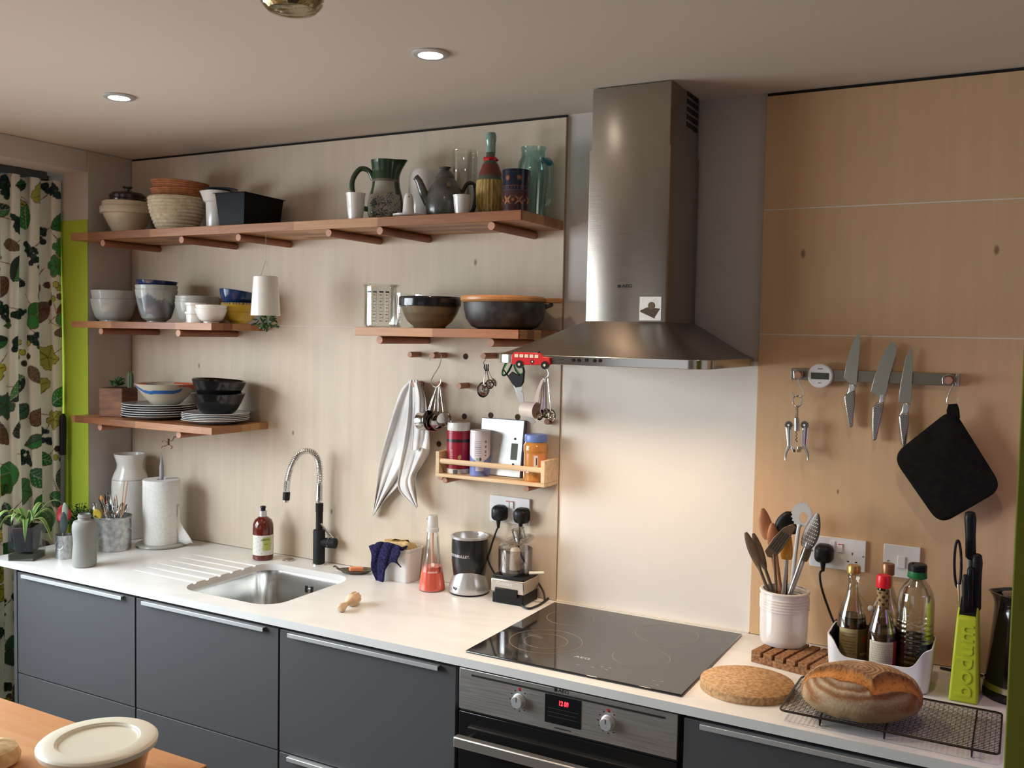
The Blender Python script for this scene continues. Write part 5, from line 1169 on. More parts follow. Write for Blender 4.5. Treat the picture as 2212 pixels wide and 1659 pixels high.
# ================================================ COUNTER: SINK TO FOOD PROCESSOR
p = W(568, 1207, Z=ZW); r = mpx(p)*44/2; y = float(p[1]); h = float(W(568, 1092, Y=y)[2])-ZW
t = thing('washing_up_bottle', 'amber washing-up liquid bottle with a white and green label', 'bottle', (float(p[0]), y, ZW+.0003), YAW)
amb = mat('amber_plastic', (.13, .016, .008), .12, coat=.6, trans=.15)
MB().lathe([(0, 0), (r*.92, 0), (r, .004), (r, h*.58), (r*.97, h*.66), (r*.80, h*.74), (r*.5, h*.785), (r*.38, h*.80), (0, h*.80)], 44).build('body', amb, t)
o = MB().lathe(dense([(r*1.004, h*.10), (r*1.012, h*.101), (r*1.012, h*.47), (r*1.004, h*.471)], .002), 110, cap=False).build('label', vmat(.5), t)
def lab(c, a, rr):
    u = ((a+PI/2+PI) % (2*PI)-PI)*r; z = c[:, 2]; col = solidc(len(c), (.74, .72, .68)); col[u < -r*.98] = (.45, .55, .08); k = (u > r*.22) & (u < r*1.1) & (z > h*.19) & (z < h*.43); col[k] = (.50, .58, .16)
    m = (np.abs(np.sin(u*210+z*140)*np.sin(z*190-u*90)) > .93) & ~k; col[m] = (.35, .35, .33); return col
paint(o, lab); text('APOTH', .0095, mat('label_print', (.08, .10, .05), .6), t, (0, 0, h*.39), (0, 0, .52), wrap=r*1.02); text('liquid', .006, mat('label_print2', (.2, .25, .1), .6), t, (0, 0, h*.31), (0, 0, .52), wrap=r*1.02)
MB().lathe([(0, h*.80), (r*.37, h*.80), (r*.37, h*.905), (0, h*.905)], 32, lambda rr, z, a: (rr+.0004*math.sin(a*24), z)).build('collar', M['alu'], t)
MB().lathe([(0, h*.905), (r*.22, h*.905), (r*.22, h*.95), (r*.29, h*.965), (r*.24, h*.99), (0, h)], 28).build('nozzle_cap', M['black'], t)
p = W(623, 1210, Z=ZW); lathe_thing('air_button', 'low round steel cap set into the worktop beside the bottle', 'cap', [(0, 0), (.0225, 0), (.0235, .002), (.021, .0045), (.010, .0062), (0, .0065)], M['satin'], float(p[0]), float(p[1]), ZW+.0002, 40)
# tap
p = W(689, 1219, Z=ZW); x, y = float(p[0]), float(p[1])
t = thing('kitchen_tap', 'black kitchen tap with chrome spring neck arching over the sink', 'tap', (x, y, ZW+.0003))
zz = lambda v: float(W(689, v, Y=y)[2])-ZW
MB().lathe([(0, 0), (.026, 0), (.026, .004), (.023, .006), (0, .006)], 36).build('base_ring', M['chrome'], t)
MB().lathe([(0, .006), (.0215, .006), (.0215, zz(1146)), (.020, zz(1144)), (0, zz(1144))], 36).build('body', M['blackm'], t, bev=.001)
MB().lathe([(0, zz(1145)), (.0125, zz(1145)), (.0125, zz(1106)), (.0138, zz(1105)), (.0138, zz(1087)), (0, zz(1087))], 32).build('stem', M['blackm'], t)
hd_ = Vector(RT*.92-np.array([FW[0], FW[1], 0])*.25); hd_.z = 0; hd_.normalize(); hc = Vector((0, 0, zz(1171)))
MB().cyl(hc+hd_*.012, hc+hd_*.038, .0175, seg=30).build('mixer_neck', M['blackm'], t); MB().cyl(hc+hd_*.038, hc+hd_*.0395, .0185, seg=30).build('chrome_ring', M['chrome'], t); MB().cyl(hc+hd_*.0395, hc+hd_*.066, .0185, seg=30).build('mixer_cap', M['blackm'], t, bev=.002)
lv = hc+hd_*.054+Vector((0, 0, .017)); MB().tube([lv, lv+Vector((-hd_.x*.044, -hd_.y*.044-.006, .052))], [.0045, .0038], 12).build('lever', M['chrome'], t)
nx_ = W(619, 1064, Y=y-.10); spx = []
tipx = Vector((nx_[0]-x, -.10, nx_[2]-ZW))
neck = [(689, 1087, 0), (690, 1050, 0), (691, 1018, .0), (688, 994, .010), (679, 980, .025), (665, 974, .042), (649, 979, .060), (636, 994, .075), (627, 1015, .087), (621, 1040, .095), (619, 1066, .10)]
path = []
for u, v, dy in neck:
    q = W(u, v, Y=y-dy); path.append((q[0]-x, -dy, q[2]-ZW))
path = smooth_path(path, 10); MB().tube(path, .0068, 12).build('hose', M['satin'], t)
def coil(P, R, wire, t0, t1, pitch):
    P = [Vector(p) for p in P]; L = [0]
    for a, b_ in zip(P[:-1], P[1:]): L.append(L[-1]+(b_-a).length)
    tot = L[-1]; out = []; s = tot*t0; n = 14; nrm = Vector((0, 1, 0)); k = 0
    while s < tot*t1:
        i = max(j for j in range(len(L)) if L[j] <= s); i = min(i, len(P)-2); f = (s-L[i])/(L[i+1]-L[i]); c = P[i].lerp(P[i+1], f); tg = (P[i+1]-P[i]).normalized()
        nrm = (nrm-tg*nrm.dot(tg)).normalized(); bn = tg.cross(nrm); a = 2*PI*k/n; out.append(c+(nrm*math.cos(a)+bn*math.sin(a))*R); k += 1; s += pitch(s/tot)/n
    return out
MB().tube(coil(path, .0105, .0014, .015, .985, lambda s: .0036 if (s < .17 or s > .88) else .0062), .00165, 6).build('spring', M['chrome'], t)
e1 = path[-1]; MB().tube([Vector(path[-2])+Vector((0, 0, .002)), e1, Vector(e1)+Vector((-.001, -.001, -.024))], [.0125, .0128, .0125], 28).build('spray_head', M['blackm'], t, bev=.001)
MB().tube([Vector(e1)+Vector((-.001, -.001, -.024)), Vector(e1)+Vector((-.0015, -.0015, -.031))], .0105, 24).build('aerator', M['chrome'], t)
# soap dish and soap
p = W(770, 1238, Z=ZW); r = mpx(p)*70/2
t = thing('soap_dish', 'dark metal leaf-shaped soap dish by the sink', 'dish', (float(p[0]), float(p[1]), ZW+.0004), YAW+.1)
R = []
for s, z in ((.45, 0), (.8, .003), (1.0, .011), (1.03, .013), (.97, .0125), (.75, .006), (.4, .004)):
    R.append([(r*s*math.cos(a)*(1+.05*math.cos(9*a)*(s > .7)), r*.62*s*math.sin(a)*(1+.05*math.sin(8*a)*(s > .7)), z+(.004*abs(math.cos(a))**6 if s > .9 else 0)) for a in [2*PI*k/54 for k in range(54)]])
dk = mat('pewter', (.14, .12, .10), .35, .7); MB().rings(R).build('leaf_bowl', dk, t)
MB().tube(smooth_path([(-r*.9, 0, .010), (-r*1.15, .004, .016), (-r*1.3, .01, .022), (-r*1.42, .008, .020)], 5), [.004]*8+[.003]*8, 8).build('stem', dk, t)
o = bx('soap', -.024, .024, -.016, .016, 0, .015, mat('orange_soap', (.85, .30, .14), .5), bev=.004, seg=3); o.location = (float(p[0])-.002, float(p[1]), ZW+.0065); o.rotation_euler = (math.radians(-6), math.radians(4), YAW+.3); tag(o, 'orange bar of soap lying in the dark dish', 'soap')
# reamer
a = W(738, 1312, Z=ZW+.014); c = W(772, 1287, Z=ZW+.022)
t = thing('lemon_reamer', 'pale wooden lemon reamer lying on the worktop beside the sink', 'lemon reamer', (float(a[0]), float(a[1]), ZW+.0135))
d = Vector((c[0]-a[0], c[1]-a[1], 0)); L = d.length*1.55; d.normalize(); rm = noisy(mat('beech', (.6, .42, .27), .6), (.52, .35, .22), (.68, .50, .34), (30, 30, 4), 3)
q = (d+Vector((0, 0, .065))).normalized().to_track_quat('Z', 'Y')
o = MB().lathe([(0, -.016), (.008, -.014), (.013, -.006), (.0135, .002), (.011, .012), (.0075, .028), (.007, .036), (.010, .048), (.017, .058), (.0205, .062), (.021, .066), (.0195, .069), (.0200, .082), (.0165, .098), (.009, .108), (0, .111)], 54, lambda rr, z, a: (rr*(1+(.09*math.cos(a*9) if z > .068 else 0)), z)).build('handle', rm, t); o.rotation_mode = 'QUATERNION'; o.rotation_quaternion = q
# white tub with sponge and cloth
p = W(868, 1257, Z=ZW); 
c1 = W(890, 1261, Z=ZW); c2 = W(918, 1238, Z=ZW); c0_ = W(820, 1244, Z=ZW)
d1 = Vector((c0_[0]-c1[0], c0_[1]-c1[1])); wl = d1.length*.92; ang = PI-.05
hh = float(W(893, 1187, X=float(c1[0]))[2])-ZW
t = thing('plastic_tub', 'square white plastic tub holding a yellow sponge cloth', 'tub', (float(c1[0])-.004, float(c1[1])-.018, ZW+.0004), ang+PI)
D2 = .088
def sq(e, z, r_=.016): return [(-x_, y_, z) for x_, y_ in rrect(0-e, wl+e, 0-e, D2+e, r_, 6)]
wtb = mat('tub_plastic', (.74, .73, .72), .3)
t.rotation_euler = (0, 0, ang+PI)
MB().rings([[(x_, -y_*-1, z) for x_, y_, z in [(-a_, -b_, c_) for a_, b_, c_ in [( -q1, q2, q3) for q1, q2, q3 in sq(e, z)]]] for e, z in ((-.008, 0), (-.006, .004), (0, hh-.006), (.003, hh-.005), (.003, hh), (-.001, hh), (-.002, hh-.006), (-.008, .004))]).build('body', wtb, t)
t.rotation_euler = (0, 0, 0)
for ch in KIDS(t): ch.data.transform(Matrix.Rotation(0, 4, 'Z'))
# place by corners: x along the front edge to the left, y to the back
def tubpt(s, q, z): f = Vector((math.cos(ang), math.sin(ang), 0)); n_ = Vector((-f.y, f.x, 0)); n_ = n_ if n_.y > 0 else -n_; return f*s+n_*q+Vector((0, 0, z))
for ch in KIDS(t): bpy.data.objects.remove(ch)
def ringq(e, z): return [tubpt(a_, b_, z) for a_, b_ in rrect(-e, wl+e, -e, D2+e, .016, 6)]
MB().rings([ringq(e, z) for e, z in ((-.008, 0), (-.006, .004), (0, hh-.006), (.003, hh-.005), (.003, hh), (-.001, hh), (-.002, hh-.006), (-.008, .004))]).build('body', wtb, t)
spg = noisy(mat('sponge', (.62, .45, .2), .95), (.5, .34, .14), (.72, .55, .28), (1, 1, 1), 90, bump=.6)
b = MB(); b.rings([[tubpt(a_, b_, z+.010*math.sin(a_*60)*math.sin(b_*50)) for a_, b_ in rrect(.012+e, wl-.012-e, .012+e, D2-.012-e, .012, 5)] for e, z in ((0, hh*.4), (0, hh*.97), (.006, hh*1.08), (.03, hh*1.16))])
o = b.build('sponge_cloth', spg, loc=tuple(t.location)); tag(o, 'yellow sponge cloth bundled inside the white tub', 'sponge')
# navy knitted cloth draped on the front left corner
P = []; n, m_ = 26, 26
for i in range(n+1):
    row = []
    for j in range(m_+1):
        s = i/n; q = j/m_                       # s down, q across
        u = 797+ (866-797)*q+ (1-q)*s*14-6*math.sin(s*3)*q; v = 1180+ s*(50+16*math.sin(q*5+1)) - 8*math.sin(q*PI)*(1-s)+ (18*s if q < .35 else 0)
        u += 3*math.sin(s*8+q*5); P0 = None
        base = c1+0*c1
        f = (ang); 
        # stand-off in front of the tub face
        Yf = float(c1[1])-.018+math.sin(ang)*wl*(1-q)*.98-.012-.010*abs(math.sin(q*7+s*3))-.006*math.sin(s*PI)
        w_ = W(u, v, Y=Yf); row.append((w_[0], Yf, w_[2]))
    P.append(row)
nv = noisy(mat('navy_knit', (.02, .02, .07), .95, spec=.1), (.008, .008, .03), (.03, .03, .09), (1, 1, 1), 160, bump=.8)
P2 = [(p_[0], p_[1]+.001, p_[2]) for p_ in P[0]]; top_ = [[(p_[0]+.008, p_[1]+.035*k/3, hh+ZW+.004+.006*math.sin(k+p_[0]*60)) for p_ in P[0]] for k in (3, 2, 1)]
o = MB().grid(top_+P).build('knitted_cloth', nv, solid=.004, smooth=60); tag(o, 'navy blue knitted dishcloth draped over the front of the white tub', 'cloth')
# pink bottle
p = W(933, 1273, Z=ZW); r = mpx(p)*58/2; y = float(p[1]); x = float(p[0]); zf = lambda v: float(W(935, v, Y=y)[2])-ZW
t = thing('soap_dispenser', 'conical clear pump bottle half full of pink-orange soap', 'bottle', (x, y, ZW+.0003), YAW)
H1 = zf(1148); outer = [(r*.95, 0), (r, .004), (r*.93, H1*.15), (r*.62, H1*.62), (r*.52, H1*.78), (r*.50, H1*.88), (r*.44, H1*.95), (r*.40, H1)]
MB().lathe(vessel(outer, .0015), 48).build('bottle', M['glass'], t)
zl = zf(1222); pkl = mat('pink_soap', (.90, .17, .10), .25, coat=.3, sub=0, emit=None); 
MB().lathe([(0, .002), (r*.93, .002), (r*.975, .005), (r*.91, H1*.15), (r*.93-(r*.93-r*.62)*((zl/H1-.15)/.47)-.0018, zl), (0, zl)], 48).build('liquid_soap', pkl, t)
MB().tube([(0, 0, zl), (0, 0, H1)], .0035, 10).build('dip_tube', mat('pink_tube', (.85, .45, .38), .4), t)
pumpm = mat('clear_pump', (.74, .74, .74), .25, trans=.3)
MB().lathe([(0, H1), (r*.46, H1), (r*.46, H1+.013), (r*.40, H1+.016), (r*.38, zf(1117)), (r*.34, zf(1113)), (0, zf(1112))], 32).build('pump_collar', pumpm, t)
MB().tube([(-.004, 0, zf(1116)), (-.019, 0, zf(1118)), (-.021, 0, zf(1122))], [.005, .004, .003], 10).build('spout', pumpm, t)
text('method', .010, mat('label_white', (.9, .75, .7), .5), t, (0, 0, H1*.34), (0, 0, .1), wrap=r*.88); MB().lathe([(0, 0), (.0062, 0), (.0062, .001), (0, .001)], 20).build('round_label', mat('label_dot', (.8, .7, .66), .5), t, loc=(r*.10, -r*.83, H1*.47)).rotation_euler = (PI/2-.25, 0, 0)
# blender
x, z, r = ray(1013, 1285, -.125, 0); p = W(1013, 1279, Z=ZW); x, y = float(p[0]), float(p[1]); zf = lambda v: float(W(1013, v, Y=y)[2])-ZW; rb = mpx((x, y, ZW))*88/2; rt = mpx((x, y, ZW+.2))*83/2
t = thing('blender_base', 'black and silver personal blender base with a silver rim', 'blender', (x, y, ZW+.0004), YAW)
slv = mat('silver_plastic', (.60, .60, .61), .28, .7); H1 = zf(1155)
z0 = zf(1243)
def wave(rr, z, a): return (rr, z+(.011*math.cos(a*2-PI) if z > .03 else 0)-(.0))
MB().lathe([(0, 0), (rb*.93, 0), (rb*.95, .006), (0, .006)], 48).build('rubber_foot', M['black'], t)
MB().lathe([(0, .006), (rb*.97, .006), (rb, .012), (rb*.97, .025), (rb*.86, z0+.004), (rb*.80, z0+.012), (rb*.70, z0+.013)], 72, wave).build('silver_base', slv, t)
MB().lathe([(rb*.6, .03), (rt*.80, .045), (rt*.93, H1*.55), (rt*.95, H1*.85), (rt*.94, H1*.965)], 56, cap=False).build('body', mat('charcoal', (.018, .018, .02), .28, .3, coat=.3), t)
MB().lathe([(rt*.93, H1*.955), (rt*1.0, H1*.96), (rt*1.0, H1*.995), (rt*.97, H1), (rt*.90, H1), (rt*.88, H1*.97), (rt*.84, H1*.86), (0, H1*.85)], 56, cap=False).build('rim', slv, t)
for k in range(3): MB().box(-.006, .006, -.002, .002, 0, .004).build('lug', slv, t, loc=(rt*.86*math.cos(2.1*k+1.2), rt*.86*math.sin(2.1*k+1.2), H1*.955)).rotation_euler = (0, 0, 2.1*k+1.2+PI/2)
text('NUTRIBULLET.', .0125, mat('silver_print', (.7, .7, .72), .4, .3), t, (0, 0, zf(1195)), (0, 0, -.62), wrap=rt*.957, bold=.0001)
text('bgy', .013, M['blackm'], t, (0, 0, .026), (0, 0, -.72), wrap=rb*.985, bold=.0002)
# food processor
cP = W(1137, 1309, Z=ZW); cL = W(1066, 1297, Z=ZW); cR = W(1163, 1290, Z=ZW)
d1 = Vector((cL[0]-cP[0], cL[1]-cP[1])); wF = d1.length; f = d1.normalized(); n_ = Vector((-f.y, f.x)); n_ = n_ if n_.y > 0 else -n_
zh = float(W(1137, 1252, X=float(cP[0]))[2])-ZW
t = thing('food_processor', 'small steel and black food processor with clear work bowl', 'food processor', (float(cP[0]), float(cP[1])-.020, ZW+.0004)); dF = .112
def fq(s, q, z): v2 = f*s+n_*q; return (v2.x, v2.y, z)
def fbox(name, s0, s1, q0, q1, z0, z1, m, bev=.003, par=None): return MB().frust([fq(s0, q0, z0), fq(s1, q0, z0), fq(s1, q1, z0), fq(s0, q1, z0)], [fq(s0, q0, z1), fq(s1, q0, z1), fq(s1, q1, z1), fq(s0, q1, z1)]).build(name, m, par or t, bev=bev)
fs = brushed('processor_steel', (.58, .55, .51), .3)
fbox('lower_base', .004, wF-.004, .004, dF-.004, 0, zh*.42, M['black']); fbox('steel_housing', 0, wF, 0, dF, zh*.42+.0002, zh*.93, fs, .004); fbox('top_plate', .003, wF-.003, .003, dF-.003, zh*.93+.0002, zh*1.06, M['black'], .003)
fbox('control_lever', wF*.18, wF*.86, -.004, .003, zh*.30, zh*.60, M['black'], .002)
ctr = f*(wF*.5)+n_*(dF*.46); rB = mpx((ctr.x+cP[0], ctr.y+cP[1], 1.0))*74/2; z0 = zh*1.06; zb1 = float(W(1113, 1180, Y=float(cP[1])+ctr.y)[2])-ZW
tx = text('Cuisinart', .015, mat('print_grey', (.80, .78, .75), .4), t, fq(wF*.58, -.0006, zh*.77), (PI/2, 0, math.atan2(-f.y, -f.x)))
MB().lathe([(0, z0), (rB*.9, z0), (rB*.98, z0+.008), (rB, zb1), (rB*.97, zb1), (rB*.95, z0+.010), (0, z0+.010)], 48, c=(ctr.x, ctr.y, 0)).build('work_bowl', thin_glass('bowl_plastic', (.80, .78, .78), .2), t)
MB().lathe([(0, z0+.010), (.018, z0+.011), (.016, zb1*.96), (.012, zb1), (.004, zb1+.003), (.003, zb1+.016), (0, zb1+.016)], 30, c=(ctr.x, ctr.y, 0)).build('blade_hub', mat('ivory', (.70, .64, .52), .4), t)
b = MB()
for k in range(12): b.rings([[(ctr.x+rr*math.cos(k*.24+e), ctr.y+rr*math.sin(k*.24+e), z0+.020+k*.001+dz) for rr, e, dz in ((.017, 0, 0), (.030, .05, 0), (.030, .05, .0015), (.017, 0, .0015))] for e in (0, .22)])
b.build('blade', mat('blade_ivory', (.62, .58, .5), .35), t)
MB().tube([fq(-.002, dF*.3, z0+.012), fq(-.05, dF*.35, z0+.018)], [.005, .004], 10).build('bowl_handle', mat('ivory2', (.66, .6, .5), .4), t)
lid = MB().lathe([(0, .012), (rB*.6, .010), (rB*1.0, .002), (rB*1.04, 0), (rB*1.04, .008), (rB*.9, .013), (rB*.6, .016), (0, .018)], 40).build('lid', thin_glass('lid_plastic', (.86, .84, .82), .5), t); lid.location = (ctr.x+.006, ctr.y, zb1+.018); lid.rotation_euler = (math.radians(8), math.radians(-14), 0)
MB().lathe(vessel([(.020, .012), (.020, .040), (.022, .042)], .0015), 24, c=(.012, .004, 0)).build('feed_chute', thin_glass('lid_plastic2', (.86, .84, .82), .5), lid)
p_ = [V2 for V2 in ()]
def Zp(u, v, z=ZW+.0042): q = W(u, v, Z=z); return Vector((q[0]-cP[0], q[1]-cP[1], z-ZW))
MB().tube(smooth_path([Zp(1128, 1300), Zp(1146, 1311), Zp(1166, 1306), Zp(1182, 1296), Zp(1196, 1284), Zp(1198, 1279)], 6), .0033, 8).build('cord', M['rubber'], t)
# ================================================ RIGHT WALL: KNIFE STRIP AND WHAT IT HOLDS
a = W(1709, 795, Y=-.012); c = W(2070, 821, Y=-.012)
t = thing('magnetic_knife_strip', 'long dull steel magnetic strip holding three knives', 'knife rack', (float(a[0]), 0, 1.6595))
Ls = float(c[0]-a[0]); bx('bar', 0, Ls, -.014, -.0006, -.0155, .0155, brushed('strip_steel', (.30, .27, .22), .38), t, bev=.001)
bx('end_cap', Ls-.006, Ls+.002, -.0145, -.0006, -.016, .016, M['satin'], t, bev=.001)
for u, v, l in ((1723, 810, 'left wooden peg through the knife strip'), (2049, 822, 'right wooden peg through the knife strip')):
    p = W(u, v, Y=-.045); dowel((p[0], -.015, p[2]), (p[0], -.045, p[2]), l, .0098)
# timer
p = W(1771, 812, Y=-.03); R_ = mpx(p)*26
t = thing('kitchen_timer', 'round white magnetic kitchen timer with a grey display on the knife strip', 'timer', (float(p[0]), -.0145, float(p[2])), .0)
b = MB().at((0, 0, 0), (PI/2, 0, 0)); b.lathe([(0, 0), (R_, 0), (R_, .012), (R_*.93, .015), (0, .015)], 48); b.build('body', M['whitep'], t)
bx('display', -R_*.72, R_*.72, -.0158, -.0148, -R_*.28, R_*.26, mat('timer_lcd', (.05, .055, .04), .25), t, bev=0)
text('8888', .013, mat('lcd_digits', (.09, .10, .08), .4), t, (0, -.0159, -.001), bold=.0003, name='digits'); text('timer', .006, M['blackm'], t, (0, -.0152, R_*.60)); text('start', .0045, M['blackm'], t, (0, -.0152, -R_*.58))
# knives: one steel piece, dimpled handle
def dimples(m):
    N, L, b = nd(m); v = N.new('ShaderNodeTexVoronoi'); v.inputs['Scale'].default_value = 300; v.inputs['Randomness'].default_value = 0; L.new(coords(m, (1, 1, 1), (0, .785, 0)), v.inputs['Vector'])
    r = N.new('ShaderNodeValToRGB'); r.color_ramp.elements[0].position = .35; r.color_ramp.elements[1].position = .45; r.color_ramp.elements[0].color = (.03, .025, .02, 1); r.color_ramp.elements[1].color = (.50, .46, .42, 1)
    L.new(v.outputs['Distance'], r.inputs[0]); L.new(r.outputs[0], b.inputs['Base Color']); return m
hsteel = dimples(mat('dimpled_steel', (.5, .46, .42), .3, .9)); bsteel = brushed('blade_steel', (.42, .41, .35), .33, (60, 1, 1))
YK = -.0185
def knife(label, blade, neck, handle):
    p0 = W(*blade[0], Y=YK); t = thing('kitchen_knife', label, 'knife', (float(p0[0]), YK, float(p0[2])))
    t.location = (float(p0[0]), YK, float(p0[2]))
    flat('blade', blade, YK, .0022, bsteel, t, .0006); flat('neck', neck, YK, .010, M['satin'], t, .0035); flat('handle', handle, YK-.001, .017, hsteel, t, .006); return t
def flat2(*a): pass
knife('pointed chef knife, leftmost on the magnetic strip', [(1855.5, 717), (1858.5, 735), (1857, 760), (1854, 790), (1850, 835), (1842, 832), (1835, 828), (1829, 822), (1823, 816), (1828, 785), (1836, 755), (1845, 733)], [(1834, 826), (1850, 833), (1847, 845), (1847, 852), (1825, 856), (1832, 845)], [(1826, 852), (1847, 842), (1846, 870), (1843, 900), (1842, 921), (1838, 924), (1834, 921), (1828, 885), (1824, 860)])
knife('broad cleaver-shaped vegetable knife, middle of the magnetic strip', [(1924, 738), (1937, 744), (1936, 765), (1928, 790), (1920, 820), (1912, 860), (1902, 860), (1890, 852), (1881, 846), (1889, 815), (1899, 785), (1910, 760)], [(1901, 850), (1913, 852), (1910, 866), (1908, 874), (1886, 882), (1890, 872), (1899, 868)], [(1885, 877), (1909, 868), (1905, 895), (1897, 930), (1893, 950), (1888, 953), (1885, 949), (1884, 910)])
knife('slim utility knife, rightmost on the magnetic strip, partly behind the pot holder', [(1967.6, 750), (1971, 758), (1972, 790), (1970, 830), (1967, 875), (1955, 872), (1941, 868), (1944, 840), (1949, 810), (1956, 775)], [(1951, 868), (1967, 872), (1964, 886), (1963, 894), (1941, 900), (1947, 888)], [(1941, 897), (1963, 890), (1963, 915), (1960, 940), (1957, 962), (1951, 966), (1948, 958), (1943, 920)])
YH2 = -.040
hook([(1716, 817), (1716, 800), (1730, 799), (1733, 812), (1724, 820), (1729, 832), (1735, 844), (1734, 855), (1725, 858), (1714, 852), (1711, 846)], YH2, 'dark wire hook carrying the corkscrew', .0014)
hook([(2037, 829), (2037, 815), (2050, 810), (2061, 815), (2060, 828), (2052, 846), (2046, 862), (2048, 873), (2060, 876), (2069, 868), (2070, 859)], YH2, 'dark wire hook carrying the black pot holder', .0014)
# corkscrew
YC = -.040; oo = W(1721, 860, Y=YC)
t = thing('corkscrew', 'steel winged corkscrew hanging from the left end of the knife strip', 'corkscrew', (float(oo[0]), YC, float(oo[2]))); oo = t.location
L_ = lambda u, v, dy=0: (lambda w_: Vector((w_[0]-oo[0], YC+dy-oo[1], w_[2]-oo[2])))(W(u, v, Y=YC+dy))
MB().tube([L_(u, v) for u, v in ((1717, 856), (1726, 855), (1732, 860), (1731, 874), (1726, 878), (1717, 877), (1713, 870), (1713, 861))], .0024, 8, closed=True).build('key_handle', M['satin'], t)
b = MB(); A_, B_ = L_(1721, 878), L_(1721, 905)
pr = [(.0035+.0016*(k % 2), k) for k in range(14)]; b.tube([A_.lerp(B_, k/13) for _, k in pr], [q for q, _ in pr], 12); b.build('rack_shaft', M['satin'], t)
MB().tube([L_(1721, 903), L_(1721, 908), L_(1721, 930)], [.0065, .0075, .0075], 16).build('collar', M['satin'], t)
for s in (-1, 1):
    gc = L_(1721+s*17, 918); b = MB(); R = []
    P = [(math.cos(a)*(.0090 if k % 2 else .0120), math.sin(a)*(.0090 if k % 2 else .0120)) for k, a in enumerate([2*PI*k/24 for k in range(24)])]
    b.at(tuple(gc), (PI/2, 0, 0)).prism(P, -.002, .002); g_ = b.build('gear', dk, t)
    MB().cyl(gc+Vector((0, -.002, 0)), gc+Vector((0, -.005, 0)), .003, seg=12).build('rivet', M['chrome'], g_)
    b = MB(); PP = [L_(1721+s*18, 922), L_(1721+s*17, 945), L_(1721+s*17, 965), L_(1721+s*23, 978), L_(1721+s*24.5, 994)]
    b.rings([[p_+Vector((w_*math.cos(k*PI/4), .0022*math.sin(k*PI/4), 0)) for k in range(8)] for p_, w_ in zip(smooth_path(PP, 4), np.linspace(.0080, .0022, 17))]); b.build('wing_arm', M['satin'], t)
b = MB()
for s in (-1, 1): b.rings([[L_(1721+s*12, v)+Vector((.0016*cx_, .003*cy_, 0)) for cx_, cy_ in ((-1, -1), (1, -1), (1, 1), (-1, 1))] for v in (928, 968)])
b.build('frame', M['satin'], t)
MB().tube([L_(1721, 964), L_(1721, 969), L_(1721, 976)], [.013, .0165, .013], 24).build('bell', M['chrome'], t)
b = MB(); b.tube([L_(1721, 930)+Vector((.0022*math.cos(k*.7), .0022*math.sin(k*.7), -k*.0011)) for k in range(30)], .0011, 6); b.build('worm', dk, t)
# pot holder
corners = [(2058, 880), (1926, 985), (2030, 1135), (2167, 1055)]
def rounded(C, r, n=7):
    out = []
    for i in range(len(C)):
        p = Vector(C[i]); a = (Vector(C[i-1])-p).normalized(); b_ = (Vector(C[(i+1) % len(C)])-p).normalized(); s = p+a*r; e = p+b_*r
        for k in range(n+1):
            q = k/n; out.append(tuple(s.lerp(p, q).lerp(p.lerp(e, q), q)))
    return out
poly = rounded(corners, 34); o0 = W(2048, 1010, Y=-.045)
t = thing('pot_holder', 'large black square fabric pot holder hanging by its corner loop', 'pot holder', (float(o0[0]), -.045, float(o0[2]))); o0 = t.location
b = MB(); cu, cv = 2046, 1012; R = []
for s, dy in ((.0, -.003), (.90, -.001), (.985, .001), (1.0, .0045), (.985, .008), (.90, .012), (.3, .014)):
    ring = []
    for (u, v) in poly:
        uu, vv = cu+(u-cu)*max(s, .02), cv+(v-cv)*max(s, .02); w_ = W(uu, vv, Y=-.045); bulge = -.007*(1-s)*(1 if dy < .004 else 0); ring.append((w_[0]-o0[0], -.006+dy+bulge+.002*math.sin(uu*.03+vv*.02), w_[2]-o0[2]))
    R.append(ring)
bf = noisy(mat('black_felt', (.012, .011, .010), .95, spec=.08), (.009, .0085, .008), (.014, .0125, .011), (1, 1, 1), 60, bump=.3)
MB().rings(R).build('padded_square', bf, t, smooth=50)
flat_ = [(2049, 873), (2068, 872), (2072, 884), (2074, 903), (2060, 915), (2046, 905), (2045, 886)]
b = MB(); p_ = [W(u, v, Y=-.045) for u, v in flat_]; b.rings([[(q[0]-o0[0], y_, q[2]-o0[2]) for q in p_] for y_ in (-.007, .003)]); b.build('hanging_loop', bf, t, bev=.002)
# sockets on the right
t = plate('double_socket', 'white double wall socket partly behind the utensil crock', 'socket', 2.748, 1.131, .146)
switch(t, .060, .064, False); switch(t, .080, .060, True); x = .112; holes(t, x, .036); 
for xx in (.006, .140): MB().cyl((xx, -.0083, .043), (xx, -.0092, .043), .0028, seg=12).build('screw', M['satin'], t)
pc = W(1777, 1200, Y=-.035)
plug('plug', 'black mains plug in the right double socket behind the crock', 2.748+.040, 1.131+.040, [V(1771, 1240, -.04), V(1775, 1270, -.045), V(1788, 1310, -.05), V(1802, 1345, -.06), (2.835, -.055, 1.0), (2.845, -.035, ZW+.004)])
t = plate('light_switch', 'single white switch plate behind the oil bottles', 'switch', 2.939, 1.130, .090)
bx('rocker', .035, .055, -.0125, -.0083, .026, .058, M['whitep'], t, bev=.0015)
for xx in (.012, .078): MB().cyl((xx, -.0083, .042), (xx, -.0092, .042), .0028, seg=12).build('screw', M['satin'], t)

